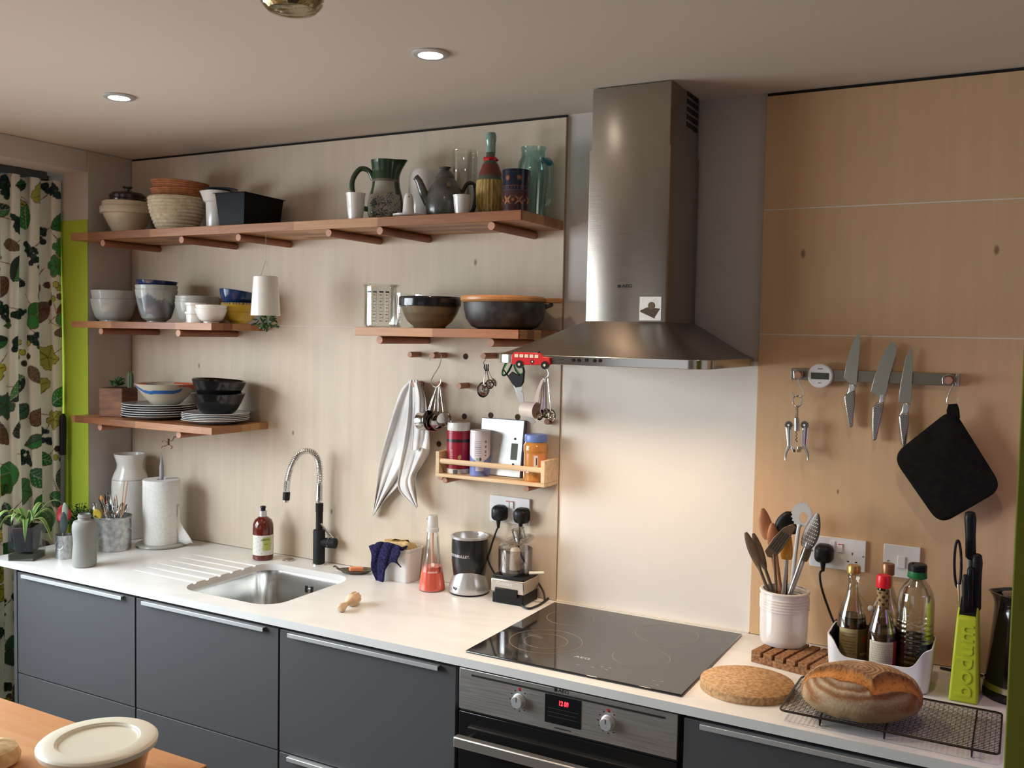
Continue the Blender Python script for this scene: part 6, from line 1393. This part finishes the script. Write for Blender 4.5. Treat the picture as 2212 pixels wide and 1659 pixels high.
# ================================================ CORK TRIVET, CROCK AND UTENSILS
ckm = lambda n, a, c_: noisy(mat(n, a, .9, spec=.1), a, c_, (1, 1, 1), 130, 5, .36, .62, bump=.5)
cork = ckm('cork', (.36, .20, .095), (.56, .36, .20)); dcork = ckm('dark_cork', (.16, .075, .035), (.34, .18, .09))
zC = .030
q0 = W(1623, 1405, Z=ZW+zC); q1 = W(1758, 1440, Z=ZW+zC); q2 = W(1643, 1380, Z=ZW+zC)
f = Vector((q1[0]-q0[0], q1[1]-q0[1])); Lf = f.length+.02; f.normalize(); n_ = Vector((-f.y, f.x)); Wd = .155
t = thing('cork_trivet', 'slatted dark cork trivet under the white utensil crock', 'trivet', (float(q0[0]), float(q0[1]), ZW+.0004), math.atan2(f.y, f.x))
bx('base', 0, Lf, 0, Wd, 0, zC*.55, dcork, t, bev=.001)
ns = 6
for k in range(ns):
    x0 = Lf*k/ns+(0.002 if k else 0); bx('slat', x0, Lf*(k+1)/ns-.006*(k < ns-1), 0, Wd, zC*.55+.0002, zC, dcork, t, bev=.001)
p = W(1696, 1402, Z=ZW+zC); y = float(p[1])+.052; 
x, z, r = ray(1695.5, 1273, y, 105); zb = ZW+zC
h = z-zb
CR = Vector((x, y, zb+.0006))
t = thing('utensil_crock', 'white ribbed stoneware crock full of cooking utensils', 'crock', tuple(CR))
bands = [(r*.985, h*q) for q in (.0,)]
prof = [(r*.86, 0), (r*.93, .006), (r*.95, h*.12), (r*.965, h*.60)]
for k in range(5): z0_ = h*(.64+.052*k); prof += [(r*.965, z0_), (r*.995, z0_+h*.010), (r*.995, z0_+h*.028), (r*.965, z0_+h*.038)]
prof += [(r*.97, h*.95), (r*1.0, h*.965), (r*1.0, h*.99), (r*.97, h)]
MB().lathe(vessel(prof, .006), 60).build('body', mat('crock_white', (.76, .70, .66), .15, coat=.6), t)
wsp = noisy(mat('spoon_wood', (.36, .15, .08), .55), (.28, .11, .055), (.44, .20, .10), (20, 20, 3), 3); gwd = noisy(mat('grey_wood', (.10, .07, .05), .6), (.07, .05, .035), (.15, .10, .07), (20, 20, 3), 3)
olv = mat('olive_silicone', (.17, .15, .07), .5); mus = mat('mustard_silicone', (.58, .28, .03), .45); cl_p = mat('grey_handle', (.45, .42, .38), .4)
def ut(name, label, u, v, dy, dx, w_, L, m, hm, yoff=0, **k):
    yy = y+dy; tp = W(u, v, Y=yy); k.setdefault('cat', 'utensil'); base = (x+dx, y+yoff, zb+.010); return paddle(name, label, base, (tp[0], yy, tp[2]), w_, L, m, hm, **k)
ut('wooden_spoon', 'tall wooden spoon with orange-brown neck at the back left of the crock', 1647, 1098, .03, .015, .019, .085, wsp, wsp, .01, cat='spoon', th=.006, hr=.006)
ut('wooden_spoon', 'shorter wooden spoon in front of the tall one in the crock', 1668, 1130, .02, .005, .018, .075, wsp, wsp, .015, cat='spoon', th=.006, hr=.006)
ut('ladle', 'black plastic ladle behind the white pasta server in the crock', 1704, 1105, .045, -.005, .034, .06, M['black'], M['black'], .03, cat='ladle', th=.016, hr=.005)
ut('wooden_spatula', 'dark slotted wooden spatula, leftmost in the crock', 1611, 1150, -.02, .02, .012, .11, gwd, gwd, -.03, cat='spatula', th=.003, hr=.005, shape=.9)
ut('wooden_spatula', 'dark wooden spatula leaning left beside the slotted one', 1627, 1152, -.005, .02, .012, .10, gwd, gwd, -.01, cat='spatula', th=.003, hr=.005, shape=.7)
ut('spatula', 'mustard yellow silicone spatula in the middle of the crock', 1704, 1146, -.035, -.005, .0165, .078, mus, cl_p, -.02, cat='spatula', th=.006, hr=.006, shape=.35)
ut('spatula', 'olive green silicone spatula at the right of the crock', 1757, 1155, -.01, -.02, .013, .075, olv, cl_p, -.02, cat='spatula', th=.006, hr=.005, shape=.4)
# slotted steel fish slice
def pxpoly_thing(name, label, cat, px, yy, m, th, slots=(), stem=None, hr=.004, hm=None):
    p0 = W(*px[0], Y=yy); t = thing(name, label, cat, (float(p0[0]), yy, float(p0[2]))); o0 = t.location
    flat('head', px, yy, th, m, t, .0008)
    for k, s in enumerate(slots): flat('slot', s, yy-th*.5, .0012, M['dark'], t, 0)
    if stem: MB().tube(smooth_path([LW(stem[0][0], stem[0][1], yy, o0), Vector((stem[1][0]-o0[0], stem[1][1]-o0[1], stem[1][2]-o0[2]))], 3), hr, 10).build('handle', hm or m, t)
    return t
pxpoly_thing('slotted_turner', 'dark bronze slotted turner leaning left in the front of the crock', 'turner', [(1652, 1190), (1670, 1163), (1692, 1140), (1712, 1132), (1720, 1139), (1704, 1166), (1688, 1190), (1672, 1206), (1658, 1203)], y-.055, mat('bronze', (.20, .13, .08), .3, .8), .003,
    [[(1662+4.6*k, 1183+3.6*k), (1664+4.6*k, 1184.5+3.6*k), (1691+4.6*k, 1149.5+2.2*k), (1689+4.6*k, 1148+2.2*k)] for k in range(4)], ((1672, 1196), (x-.005, y-.02, zb+.01)))
# white pasta server with teeth
tp = []
cu, cv = 1733, 1112
for k in range(26):
    a = math.radians(70+k*9.5); R0 = 24+(3.2 if k % 2 else -1.5)*(k < 19); tp.append((cu+R0*math.cos(a)*.92, cv-R0*math.sin(a)))
inner = [(cu+1+8*math.cos(a), cv+4-10*math.sin(a)) for a in [2*PI*k/18 for k in range(18)]]
srv = thing('pasta_server', 'translucent white toothed pasta server, tallest in the crock', 'pasta server', (float(W(1733, 1112, Y=y+.012)[0]), y+.012, float(W(1733, 1112, Y=y+.012)[2]))); o0 = srv.location
wtr = mat('milky_plastic', (.60, .62, .62), .3, trans=.2)
b = MB(); N_ = 40; R = [[], [], [], []]
outp = []
for k in range(N_):
    a = 2*PI*k/N_+.6; tooth = (3.5 if (k % 2 and 2 < k < 24) else 0); outp.append((cu+(21+tooth)*math.cos(a), cv-(25+tooth)*math.sin(a)))
inn = [(cu+3+9*math.cos(2*PI*k/N_+.6), cv+6-12*math.sin(2*PI*k/N_+.6)) for k in range(N_)]
th = .002
rr4 = [[LW(u, v, y+.012, o0)+Vector((0, s*th, 0)) for u, v in P_] for P_, s in ((outp, -1), (outp, 1), (inn, 1), (inn, -1))]
b.rings(rr4, closed=True); b.build('head', wtr, srv)
MB().tube(smooth_path([LW(1728, 1134, y+.012, o0), LW(1722, 1165, y+.008, o0), Vector((x+.004-o0[0], 0, zb+.01-o0[2]))], 5), .0055, 10).build('handle', wtr, srv)
# perforated spoon
t = ut('slotted_spoon', 'large perforated steel spoon leaning right in the crock', 1766, 1109, -.03, -.022, .0225, .098, mat('perforated_steel', (.13, .11, .095), .42, .7), M['satin'], -.025, cat='spoon', th=.004, hr=.004, face=(-.3, -1, .2))
hd2 = [k for k in KIDS(t) if k.name.startswith('head')][0]; d = (Vector(W(1766, 1109, Y=y-.03))-Vector(t.location)); Lt = d.length; d.normalize(); ff = Vector((-.3, -1, .2)); ff = (ff-d*ff.dot(d)).normalized(); sd = d.cross(ff); b = MB()
for i in range(8):
    for j in range(-3, 4):
        s = .14+.1*i
        if abs(j)*.0052 < .0215*math.sin(PI*(.06+.9*s)**.7)**.6-.003:
            c_ = d*(Lt-.098+.098*s)+sd*j*.0052+ff*(.0018-.0056*math.sin(PI*s)+.0022*math.sqrt(max(0, 1-(j*.0052/.0225)**2))); b.tube([c_-ff*.0004, c_+ff*.0005], .0014, 8)
o = b.build('perforations', M['white'], t); o['kind'] = 'stuff'

# ================================================ OVAL MAT, RACK, BREAD
q = W(1615, 1470, Z=ZW+.020); 
E1 = np.array(W(1516, 1462, Z=ZW+.018)[:2]); E2 = np.array(W(1715, 1490, Z=ZW+.018)[:2]); T1 = np.array(W(1602, 1434, Z=ZW+.020)[:2]); T2 = np.array(W(1632, 1498, Z=ZW+.020)[:2])
ce = (E1+E2+T1+T2)/4; ra = .112
rx = mpx((ce[0], ce[1], ZW))*99.5
t = MB().lathe([(0, 0), (1, 0), (1.0, .002), (1.0, .018), (.99, .020), (0, .020)], 64).build('cork_mat', cork, loc=(float(ce[0]), float(ce[1])-.004, ZW+.0004)); 
S = .5*np.linalg.norm(T1-T2)
t.data.transform(Matrix.Diagonal((rx, S*1.08, 1, 1))); t.rotation_euler = (0, 0, YAW-.05); tag(t, 'round flat cork mat lying right of the hob', 'cork mat')
# cooling rack
zR = .022; RXa, RXb = 2.803, 3.238; RYa, RYb = -.578, -.335
t = thing('cooling_rack', 'black wire cooling rack under the loaf of bread', 'cooling rack', (RXa, RYa, ZW+.0004)); Lr, Wr = RXb-RXa, RYb-RYa
wb_ = mat('black_wire', (.025, .018, .016), .3, .3)
MB().tube([(x_, y_, zR) for x_, y_ in rrect(0, Lr, 0, Wr, .012, 4)], .0024, 8, closed=True).build('outer_frame', wb_, t)
b = MB()
n1 = int(Wr/.0085)
for k in range(1, n1): b.tube([(.001, Wr*k/n1, zR-.0006), (Lr-.001, Wr*k/n1, zR-.0006)], .00075, 4)
n2 = int(Lr/.0095)
for k in range(1, n2): b.tube([(Lr*k/n2, .001, zR+.0008), (Lr*k/n2, Wr-.001, zR+.0008)], .00075, 4)
o = b.build('wire_grid', wb_, t, smooth=0)
for x_ in (.085, Lr*.5, Lr-.05):
    MB().tube(smooth_path([(x_, .012, zR-.002), (x_, .010, .006), (x_, .016, .002), (x_+.001, .026, zR-.003)], 4), .0017, 8).build('foot', wb_, t)
    MB().tube(smooth_path([(x_, Wr-.026, zR-.003), (x_, Wr-.016, .002), (x_, Wr-.010, .006), (x_, Wr-.012, zR-.002)], 4), .0017, 8).build('foot', wb_, t)
    MB().tube([(x_, .002, zR-.0035), (x_, Wr-.002, zR-.0035)], .0019, 8).build('cross_bar', wb_, t)
# bread
zB = ZW+zR+.002
def bread():
    nu, nv = 220, 110; co = []; cols = []
    a_, b_, H = .127, .100, .098; rg = np.random.RandomState(3)
    def cut(x_, y_):      # scoring: one long gash and one branch; returns signed distance strength
        def seg(x0, y0, x1, y1, w_):
            dx, dy = x1-x0, y1-y0; L2 = dx*dx+dy*dy; s = np.clip(((x_-x0)*dx+(y_-y0)*dy)/L2, 0, 1); d_ = np.hypot(x_-x0-dx*s, y_-y0-dy*s-.008*np.sin(s*PI)); ww = w_*np.sin(PI*np.clip(.12+s*.8, 0, 1)); return d_/ww
        return np.minimum(seg(-.122, -.004, .006, -.086, .0215), seg(.000, -.087, .112, -.042, .0200))
    V_, U_ = np.mgrid[0:nv+1, 0:nu]; th = 2*PI*U_/nu; s = V_/nv   # s 0 top .. 1 bottom centre
    ph = s*PI; rr = np.sin(ph)**.92; zz = np.cos(ph)
    ex = rr*np.cos(th); ey = rr*np.sin(th); x_ = a_*ex*(1+.03*np.sin(th*2+1)); y_ = b_*ey*(1+.02*np.sin(th*3))
    z_ = np.where(zz > 0, H*.34+H*.66*np.abs(zz)**.85, H*.34*(1-np.minimum(1, np.abs(zz)*1.55)**.8))
    top = zz > -.1
    c = cut(x_, y_); inside = np.clip(1-c, 0, 1)
    q = np.hypot(x_/1.25+.004, y_*1.02+.012); ring = np.sin(q*2*PI/.0088)
    n1 = np.sin(x_*90+y_*40)*np.sin(y_*110-x_*30)
    z_ = z_+np.where(top & (c > 1), .0011*ring, 0)+np.where(top, .009*np.exp(-((c-1.15)/.30)**2)*(c > .85)-.006*inside**.7, 0)*np.clip(zz+.3, 0, 1)+.0015*n1
    P = np.stack([x_, y_, z_], -1)
    flour = np.array([.50, .38, .25]); crust = np.array([.20, .09, .035]); gold = np.array([.48, .20, .055]); dark = np.array([.11, .04, .015]); base = np.array([.36, .24, .13])
    fm = np.clip(.38+.45*ring+.25*rg.randn(*ring.shape)*.5, 0, 1)[..., None]; side = np.clip((q-.085)/.05, 0, 1)[..., None]
    col = (crust*1.25)*(1-fm)+flour*fm; col = col*(1-side*.55)+(gold*.6+crust*.5)*side*.55
    ed = np.exp(-((c-1.02)/.22)**2)[..., None]; sp = (rg.rand(*c.shape) > .93)[..., None]
    col = col*(1-ed*.75)+dark*1.3*ed*.75
    gi = (c < .92)[..., None]; grad = np.clip(c/.92, 0, 1)[..., None]; gc_ = gold*(1.1-.35*grad)+.0; gc_ = np.where(sp, dark*1.5, gc_); col = np.where(gi & (zz > -.05)[..., None], gc_, col)
    low = np.clip((-zz-.02)/.12, 0, 1)[..., None]; col = col*(1-low)+base*low
    me = bpy.data.meshes.new('loaf'); N_ = P.reshape(-1, 3); F = []
    for i in range(nv):
        for j in range(nu): a0 = i*nu+j; b0 = i*nu+(j+1) % nu; F.append((a0, a0+nu, b0+nu, b0))
    me.from_pydata(N_.tolist(), [], F); me.polygons.foreach_set('use_smooth', [True]*len(F)); paint_verts(me, col.reshape(-1, 3).clip(0, 1))
    m = vcol('crust', .75, .2, bump=.5); me.materials.append(m); o = bpy.data.objects.new('bread_loaf', me); COL.objects.link(o); return o
o = bread(); pb = W(1862, 1500, Z=zB+.035); o.location = (float(pb[0])-.002, float(pb[1])+.006, zB); o.rotation_euler = (0, 0, YAW-.10); tag(o, 'round crusty sourdough loaf with floury rings and a split top', 'bread')

# ================================================ WHITE CADDY AND BOTTLES
zt_ = .112
q0 = W(2016, 1492, Z=ZW+.003); q1 = W(1825, 1455, Z=ZW+.003)
fa = W(2012, 1385, Z=ZW+zt_+.0)
A_ = W(1797, 1372, Z=ZW+zt_); B_ = W(2005, 1418, Z=ZW+zt_); 
YB = -.185
cx0 = float(W(1798, 1372, Y=-.175)[0]); 
f = Vector((math.cos(-.02), math.sin(-.02)))
XA, XB, YF, YBk = 2.842, 3.085, -.262, -.112
t = thing('storage_caddy', 'white plastic caddy with a dipped front holding the oil bottles', 'caddy', (XA, YF, ZW+.0004))
def cring(e, zf_): 
    Q = rrect(-e, XB-XA+e, -e, YBk-YF+e, .026, 8); out = []
    for (x0_, y0_), (x1_, y1_) in zip(Q, Q[1:]+Q[:1]):
        n_s = 30 if math.hypot(x1_-x0_, y1_-y0_) > .05 else 1
        out += [(x0_+(x1_-x0_)*k/n_s, y0_+(y1_-y0_)*k/n_s) for k in range(n_s)]
    return [(x_, y_, zf_(x_, y_)) for x_, y_ in out]
Wc = XB-XA
def rim(x_, y_):
    if y_ < (YBk-YF)*.5:
        s = x_/Wc; dip = 1/(1+math.exp(-(s-.11)*38))*1/(1+math.exp((s-.88)*38)); return zt_-.050*dip
    return zt_
lay = [(-.010, lambda a_, b_: 0), (-.007, lambda a_, b_: .004), (0-.002, lambda a_, b_: rim(a_, b_)*.6), (0, lambda a_, b_: rim(a_, b_)), (-.003, lambda a_, b_: rim(a_, b_)+.0008)]
MB().rings([cring(e, z_) for e, z_ in lay]+[cring(e, z_) for e, z_ in ((-.0035, lambda a_, b_: rim(a_, b_)-.001), (-.012, lambda a_, b_: .005))]).build('body', mat('caddy_white', (.70, .69, .72), .3), t)
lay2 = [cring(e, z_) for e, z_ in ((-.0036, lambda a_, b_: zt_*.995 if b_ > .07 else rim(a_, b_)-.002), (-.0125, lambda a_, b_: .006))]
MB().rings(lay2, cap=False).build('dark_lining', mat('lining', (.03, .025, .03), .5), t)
zI = ZW+.0062
glb = thin_glass('bottle_clear', (.93, .92, .88), .15)
def bottle(label, u, vt, yy, wpx, prof_, mg, liquid, lz, cap, capprof, group=None, seg=44, fn=None):
    xx, z, r = ray(u, vt, yy, wpx); h = z-zI; t = thing('oil_bottle', label, 'bottle', (xx, yy, zI), YAW, group)
    MB().lathe(vessel([(r*a, h*b_) for a, b_ in prof_], .0015), seg, fn).build('glass', mg, t)
    if liquid:
        P = [(0, .002)]+[(r*a-.0022, max(h*b_, .0022)) for a, b_ in prof_ if b_ < lz]; P += [(P[-1][0], h*lz), (0, h*lz)]; MB().lathe(P, seg, fn).build('liquid', liquid, t)
    MB().lathe([(r*a, h*b_) for a, b_ in capprof], 30).build('cap', cap, t); return t, r, h
P1 = [(.96, 0), (1, .015), (1, .42), (.96, .50), (.72, .62), (.45, .72), (.38, .78), (.36, .86), (.40, .87), (.40, .90), (.34, .91), (.34, .96)]
t, r, h = bottle('swing-top glass bottle of dark vinegar at the left of the caddy', 1845, 1221, -.165, 62, P1, glb, mat('dark_vinegar', (.022, .008, .003), .08, coat=.5), .52, mat('gold_cap', (.48, .30, .08), .3, .7), [(0, .93), (.46, .93), (.46, .985), (.40, 1.0), (0, 1.0)])
lc = lambda c, a, rr, hh: None
def label_band(t, r, z0, z1, fn, a0=-1.25, a1=1.25, name='label'):
    b = MB(); n = 60; m_ = 34; P = []
    for i in range(n+1):
        aa = a0+(a1-a0)*i/n; P.append([(r*math.sin(aa), -r*math.cos(aa), z0+(z1-z0)*j/m_) for j in range(m_+1)])
    o = b.grid(P).build(name, vmat(.5), t)
    me = o.data; c = np.empty(len(me.vertices)*3); me.vertices.foreach_get('co', c); c = c.reshape(-1, 3); aa = np.arctan2(c[:, 0], -c[:, 1]); paint_verts(me, fn(aa/a1, (c[:, 2]-z0)/(z1-z0))); return o
def lb1(s, z):
    col = solidc(len(s), (.13, .085, .02)); k = s < .05; col[k] = (.42, .34, .17); col[k & (np.sin(z*75) > .5) & (s > -.8) & (s < -.05) & (z > .2) & (z < .9)] = (.22, .16, .08); col[np.hypot((s-.48)*1.3, z-.72) < .13] = (.40, .03, .02); col[(np.abs(s-.5) < .3) & (np.abs(z-.25) < .04)] = (.45, .36, .15); return col
label_band(t, r*1.008, h*.10, h*.42, lb1)
MB().tube(smooth_path([(r*.30, -r*.25, h*.74), (r*.75, -r*.35, h*.66), (r*.95, -r*.3, h*.62)], 5), .0007, 6).build('swing_wire', M['satin'], t)
sw_ = MB().ball((r*1.15, -r*.35, h*.60), (.008, .007, .0075), 16).build('swing_stopper', M['white'], t); MB().at((r*1.38, -r*.36, h*.60), (0, PI/2, 0)).lathe([(0, -.002), (.008, -.002), (.008, .002), (0, .002)], 20).build('rubber_seal', mat('seal_red', (.60, .10, .04), .5), sw_)
# brown cap bottle behind
t, r, h = bottle('tall bottle of red vinegar with a brown screw cap behind the red-capped one', 1919, 1217, -.140, 66, [(.96, 0), (1, .015), (1, .52), (.92, .60), (.55, .72), (.36, .80), (.34, .93)], glb, mat('red_vinegar', (.22, .006, .012), .1, coat=.5), .46, mat('copper_cap', (.30, .14, .07), .35, .5), [(0, .90), (.40, .90), (.40, .99), (.36, 1.0), (0, 1.0)])
# red cap bottle
t, r, h = bottle('small bottle of dark sauce with a bright red cap at the front of the caddy', 1909.5, 1242, -.212, 60, [(.96, 0), (1, .015), (1, .40), (.95, .48), (.70, .60), (.48, .68), (.40, .74), (.38, .88)], glb, mat('dark_sauce', (.035, .012, .006), .08, coat=.5), .47, mat('bright_red_cap', (.70, .01, .02), .35), [(0, .885), (.50, .885), (.52, .90), (.50, .985), (.45, 1.0), (0, 1.0)])
def lb2(s, z):
    col = solidc(len(s), (.56, .52, .42)); col[s > .42] = (.30, .02, .02); k = (s < .38) & (s > -.85); col[k & (z > .45) & (z < .95) & (np.sin(z*105) > .45) & (np.sin(s*60+z*400) > -.6)] = (.32, .28, .2); col[k & (z > .12) & (z < .34) & (np.sin(z*80) > -.2)] = (.66, .36, .28); return col
label_band(t, r*1.010, h*.045, h*.40, lb2)
def lb3(s, z):
    col = solidc(len(s), (.30, .20, .08)); col[(np.sin(s*16)*np.sin(z*16) > .35)] = (.06, .03, .01); return col
o = label_band(t, r*.43, h*.68, h*.86, lb3, -PI, PI, 'neck_sleeve')
# ribbed plastic oil bottle
def ribf(rr, z, a): return (rr*(1+(.022*math.sin(z*2*PI/.0125) if .03 < z < .155 else 0)), z)
P4 = [(.94, 0), (1, .02)]+[(1, .02+.03*k) for k in range(1, 22)]+[(.98, .70), (.90, .76), (.70, .82), (.42, .87), (.38, .885), (.38, .93)]
P4d = [(a, b_) for (a, b_) in P4]
xx, z, r = ray(1982.5, 1218, -.175, 76); h = z-zI
t = thing('oil_bottle', 'ribbed clear plastic bottle of olive oil with green and black cap', 'bottle', (xx, -.175, zI), YAW)
pr = dense([(r*a, h*b_) for a, b_ in P4], .0022); MB().lathe(vessel(pr, .0012), 48, ribf).build('bottle', thin_glass('pet', (.93, .93, .90), .25), t)
oil = mat('olive_oil', (.34, .21, .03), .1, coat=.4, trans=.55); P = [(0, .002)]+[(max(a-.0028, .001), max(b_, .002)) for a, b_ in pr if b_ < h*.165]; P += [(P[-1][0], h*.165), (0, h*.165)]; MB().lathe(P, 48, ribf).build('oil', oil, t)
MB().lathe([(0, h*.885), (r*.52, h*.885), (r*.53, h*.89), (r*.50, h*.94), (0, h*.94)], 32).build('green_collar', mat('cap_green', (.01, .14, .04), .4), t)
MB().lathe([(0, h*.941), (r*.50, h*.941), (r*.50, h*.99), (r*.45, h), (0, h)], 32, lambda rr, z, a: (rr+.0004*math.sin(a*26), z)).build('black_cap', M['black'], t); MB().ball((-r*.3, 0, h*1.0), .004, 12).build('cap_tab', M['black'], t)

# ================================================ KNIFE BLOCK
lime = mat('lime_rubber', (.42, .50, .02), .55); limeb = noisy(mat('lime_side', (.42, .50, .02), .6), (.36, .43, .015), (.45, .53, .03), (1, 1, 1), 200, bump=1.0)
K0, K1, K2 = (np.array(W(*p, Z=ZW)) for p in ((2048, 1513), (2112, 1525), (2124, 1497)))
zK = float(W(2060, 1334, Y=float(K0[1])+.004)[2])-ZW
t = thing('knife_block', 'lime green rubber knife block with raised lettering full of black-handled knives', 'knife block', (float(K0[0]), float(K0[1]), ZW+.0004))
f = Vector((K1-K0)[:2]); WL = f.length; f.normalize(); n_ = Vector((-f.y, f.x)); DL = .118
def kq(s, q, z): v2 = f*s+n_*q; return (v2.x, v2.y, z)
slope = .062; tp_ = .0095
zb_ = zK+.030
B_ = [kq(0, 0, 0), kq(WL, 0, 0), kq(WL, DL, 0), kq(0, DL, 0)]; T_ = [kq(tp_, .014, zK), kq(WL-tp_, .014, zK), kq(WL-tp_, DL-.02, zb_), kq(tp_, DL-.02, zb_)]
MB().frust(B_, T_).build('body', lime, t, bev=.005, seg=3)
MB().frust([kq(tp_+.004, .018, zK-.004), kq(WL-tp_-.004, .018, zK-.004), kq(WL-tp_-.004, DL-.024, zb_-.004), kq(tp_+.004, DL-.024, zb_-.004)], [kq(tp_+.004, .018, zK+.0012), kq(WL-tp_-.004, .018, zK+.0012), kq(WL-tp_-.004, DL-.024, zb_+.0012), kq(tp_+.004, DL-.024, zb_+.0012)]).build('insert', M['black'], t)
ang_ = math.atan2(f.y, f.x); lean = math.atan2(.014, zK)
mt = text('bodum', .058, lime, t, (0, 0, 0), ext=.0018, sx=1, bold=.0002, space=1.05)
mt.scale = (1.0, 1, 1)
Rm = Matrix.Rotation(ang_, 4, 'Z') @ Matrix.Rotation(-lean, 4, 'X') @ Matrix.Rotation(PI/2, 4, 'X') @ Matrix.Rotation(PI/2, 4, 'Z')
cxy = kq(WL*.5, .0068, zK*.50); mt.matrix_local = Matrix.Translation(cxy) @ Rm @ Matrix.Diagonal((1.02, .86, 1, 1))
def kh(label, u, v, u2, v2, yy, w_, d_, name='block_knife', cat='knife'):
    o0 = W(u2, v2, Y=yy); t2 = thing(name, label, cat, (float(o0[0]), yy, float(o0[2]))); L0 = Vector(W(u, v, Y=yy))-Vector(o0); dd = L0.normalized(); sd = Vector((dd.z, 0, -dd.x)).normalized(); ft = dd.cross(sd)
    R = []
    for s, k in ((0, .55), (.05, .9), (.5, .85), (.85, 1.0), (.97, .85), (1, .5)): R.append([L0*s+sd*w_*k*math.cos(q*PI/8)*(abs(math.cos(q*PI/8))**-.25 if abs(math.cos(q*PI/8)) > .01 else 1)+ft*d_*k*math.sin(q*PI/8) for q in range(16)])
    MB().rings(R).build('handle', M['black'], t2, smooth=50); MB().tube([(0, 0, 0), -dd*.03], [w_*.5, w_*.45], 8).build('blade', M['satin'], t2); return t2
yK = float(K0[1])
kh('tallest black knife handle standing above the lime block, with a metal bolster', 2096, 1105, 2097, 1208, yK+.075, .0135, .011)
kh('thick black knife handle at the back right of the lime block', 2111, 1196, 2108, 1320, yK+.070, .0125, .011)
kh('short black knife handle at the front of the lime block', 2086, 1241, 2084, 1330, yK+.040, .0075, .008)
kh('middle black knife handle between the others in the lime block', 2097, 1225, 2096, 1325, yK+.060, .0085, .009)
oo = W(2066, 1290, Y=yK+.055); t = thing('carving_scissors', 'black looped scissor handle standing at the left of the lime block', 'scissors', (float(oo[0]), yK+.055, float(oo[2]))); oo = t.location
MB().tube([LW(2069+10*math.cos(a)*.75, 1218+52*math.sin(a)*.97, yK+.055, oo) for a in [2*PI*k/30 for k in range(30)]], .0032, 10, closed=True).build('handle_loop', M['black'], t)
MB().tube([LW(2071, 1262, yK+.055, oo), LW(2072, 1285, yK+.055, oo), LW(2074, 1318, yK+.055, oo)], [.005, .0035, .0022], 10).build('shank', M['chrome'], t)
# ---- kettle
KX, KY = 3.268, -.140
t = thing('kettle', 'tapered black electric kettle at the right end of the worktop', 'kettle', (KX, KY, ZW+.0004)); zk = .250
kb = mat('kettle_black', (.010, .009, .012), .12, coat=.5)
MB().lathe([(0, 0), (.074, 0), (.078, .004), (.078, .016), (.074, .020), (0, .020)], 56).build('power_base', kb, t)
MB().lathe([(.0745, .0205), (.0765, .022), (.0765, .034), (.0745, .036)], 56, cap=False).build('steel_band', M['satin'], t)
MB().lathe([(0, .021), (.074, .021), (.0745, .036), (.066, .12), (.057, zk*.84), (.054, zk*.90), (.056, zk*.96), (.062, zk), (.058, zk), (.052, zk*.93), (0, zk*.93)], 56, lambda rr, z, a: (rr+(.012*max(0, math.cos(a-PI))**14*max(0, (z-zk*.8)/(zk*.2)) if z > zk*.8 else 0), z)).build('body', kb, t)
MB().lathe([(0, zk*.93), (.050, zk*.93), (.044, zk*.99), (.010, zk*1.01), (.010, zk*1.05), (0, zk*1.06)], 40).build('lid', kb, t)
MB().tube(smooth_path([(.052, 0, zk*.92), (.10, 0, zk*.95), (.112, 0, zk*.6), (.075, 0, zk*.30)], 7), .010, 12).build('handle', kb, t)
o = MB().tube(smooth_path([(3.09, -.03, ZW+.0045), (3.13, -.035, ZW+.0045), (3.17, -.03, ZW+.0045), (3.20, -.045, ZW+.0045)], 6), .0035, 8).build('power_cord', M['rubber']); tag(o, 'black power cord lying along the wall behind the lime knife block', 'cord')
# ================================================ ISLAND: LIDDED TUB AND BREAD ROLL
ZI = .90; tx_, ty_ = 1.757, -1.522
t = thing('lidded_tub', 'round cream lidded food tub on the wooden island', 'tub', (tx_, ty_, ZI+.0004)); rt_ = .101; hT = .082
brn = mat('tub_body', (.40, .22, .10), .25, coat=.3, trans=.2)
MB().lathe(vessel([(rt_*.74, 0), (rt_*.78, .004), (rt_*.93, hT-.014), (rt_*.95, hT-.010)], .002), 60).build('body', brn, t)
MB().lathe([(rt_*.90, hT-.013), (rt_*1.03, hT-.013), (rt_*1.05, hT-.009), (rt_*1.05, hT-.003), (rt_*1.02, hT), (rt_*.99, hT+.0015), (rt_*.74, hT+.0015), (rt_*.72, hT-.001), (rt_*.70, hT-.001), (rt_*.685, hT-.0045), (0, hT-.0045), (0, hT-.008), (rt_*.9, hT-.008)], 72).build('lid', mat('lid_cream', (.74, .70, .58), .35), t)
o = MB().lathe([(0, 0), (.042, 0), (.052, .008), (.054, .020), (.048, .034), (.030, .043), (0, .046)], 44, lambda rr, z, a: (rr*(1+.03*math.sin(a*3)), z+.001*math.sin(a*5))).build('bread_roll', noisy(mat('roll', (.6, .42, .22), .85), (.52, .34, .16), (.68, .52, .30), (1, 1, 1), 60, bump=.6))
q = W(-22, 1632, Z=ZI+.02); o.location = (float(q[0]), float(q[1]), ZI+.0003); tag(o, 'pale round bread roll cut off by the left edge of the frame', 'bread roll')
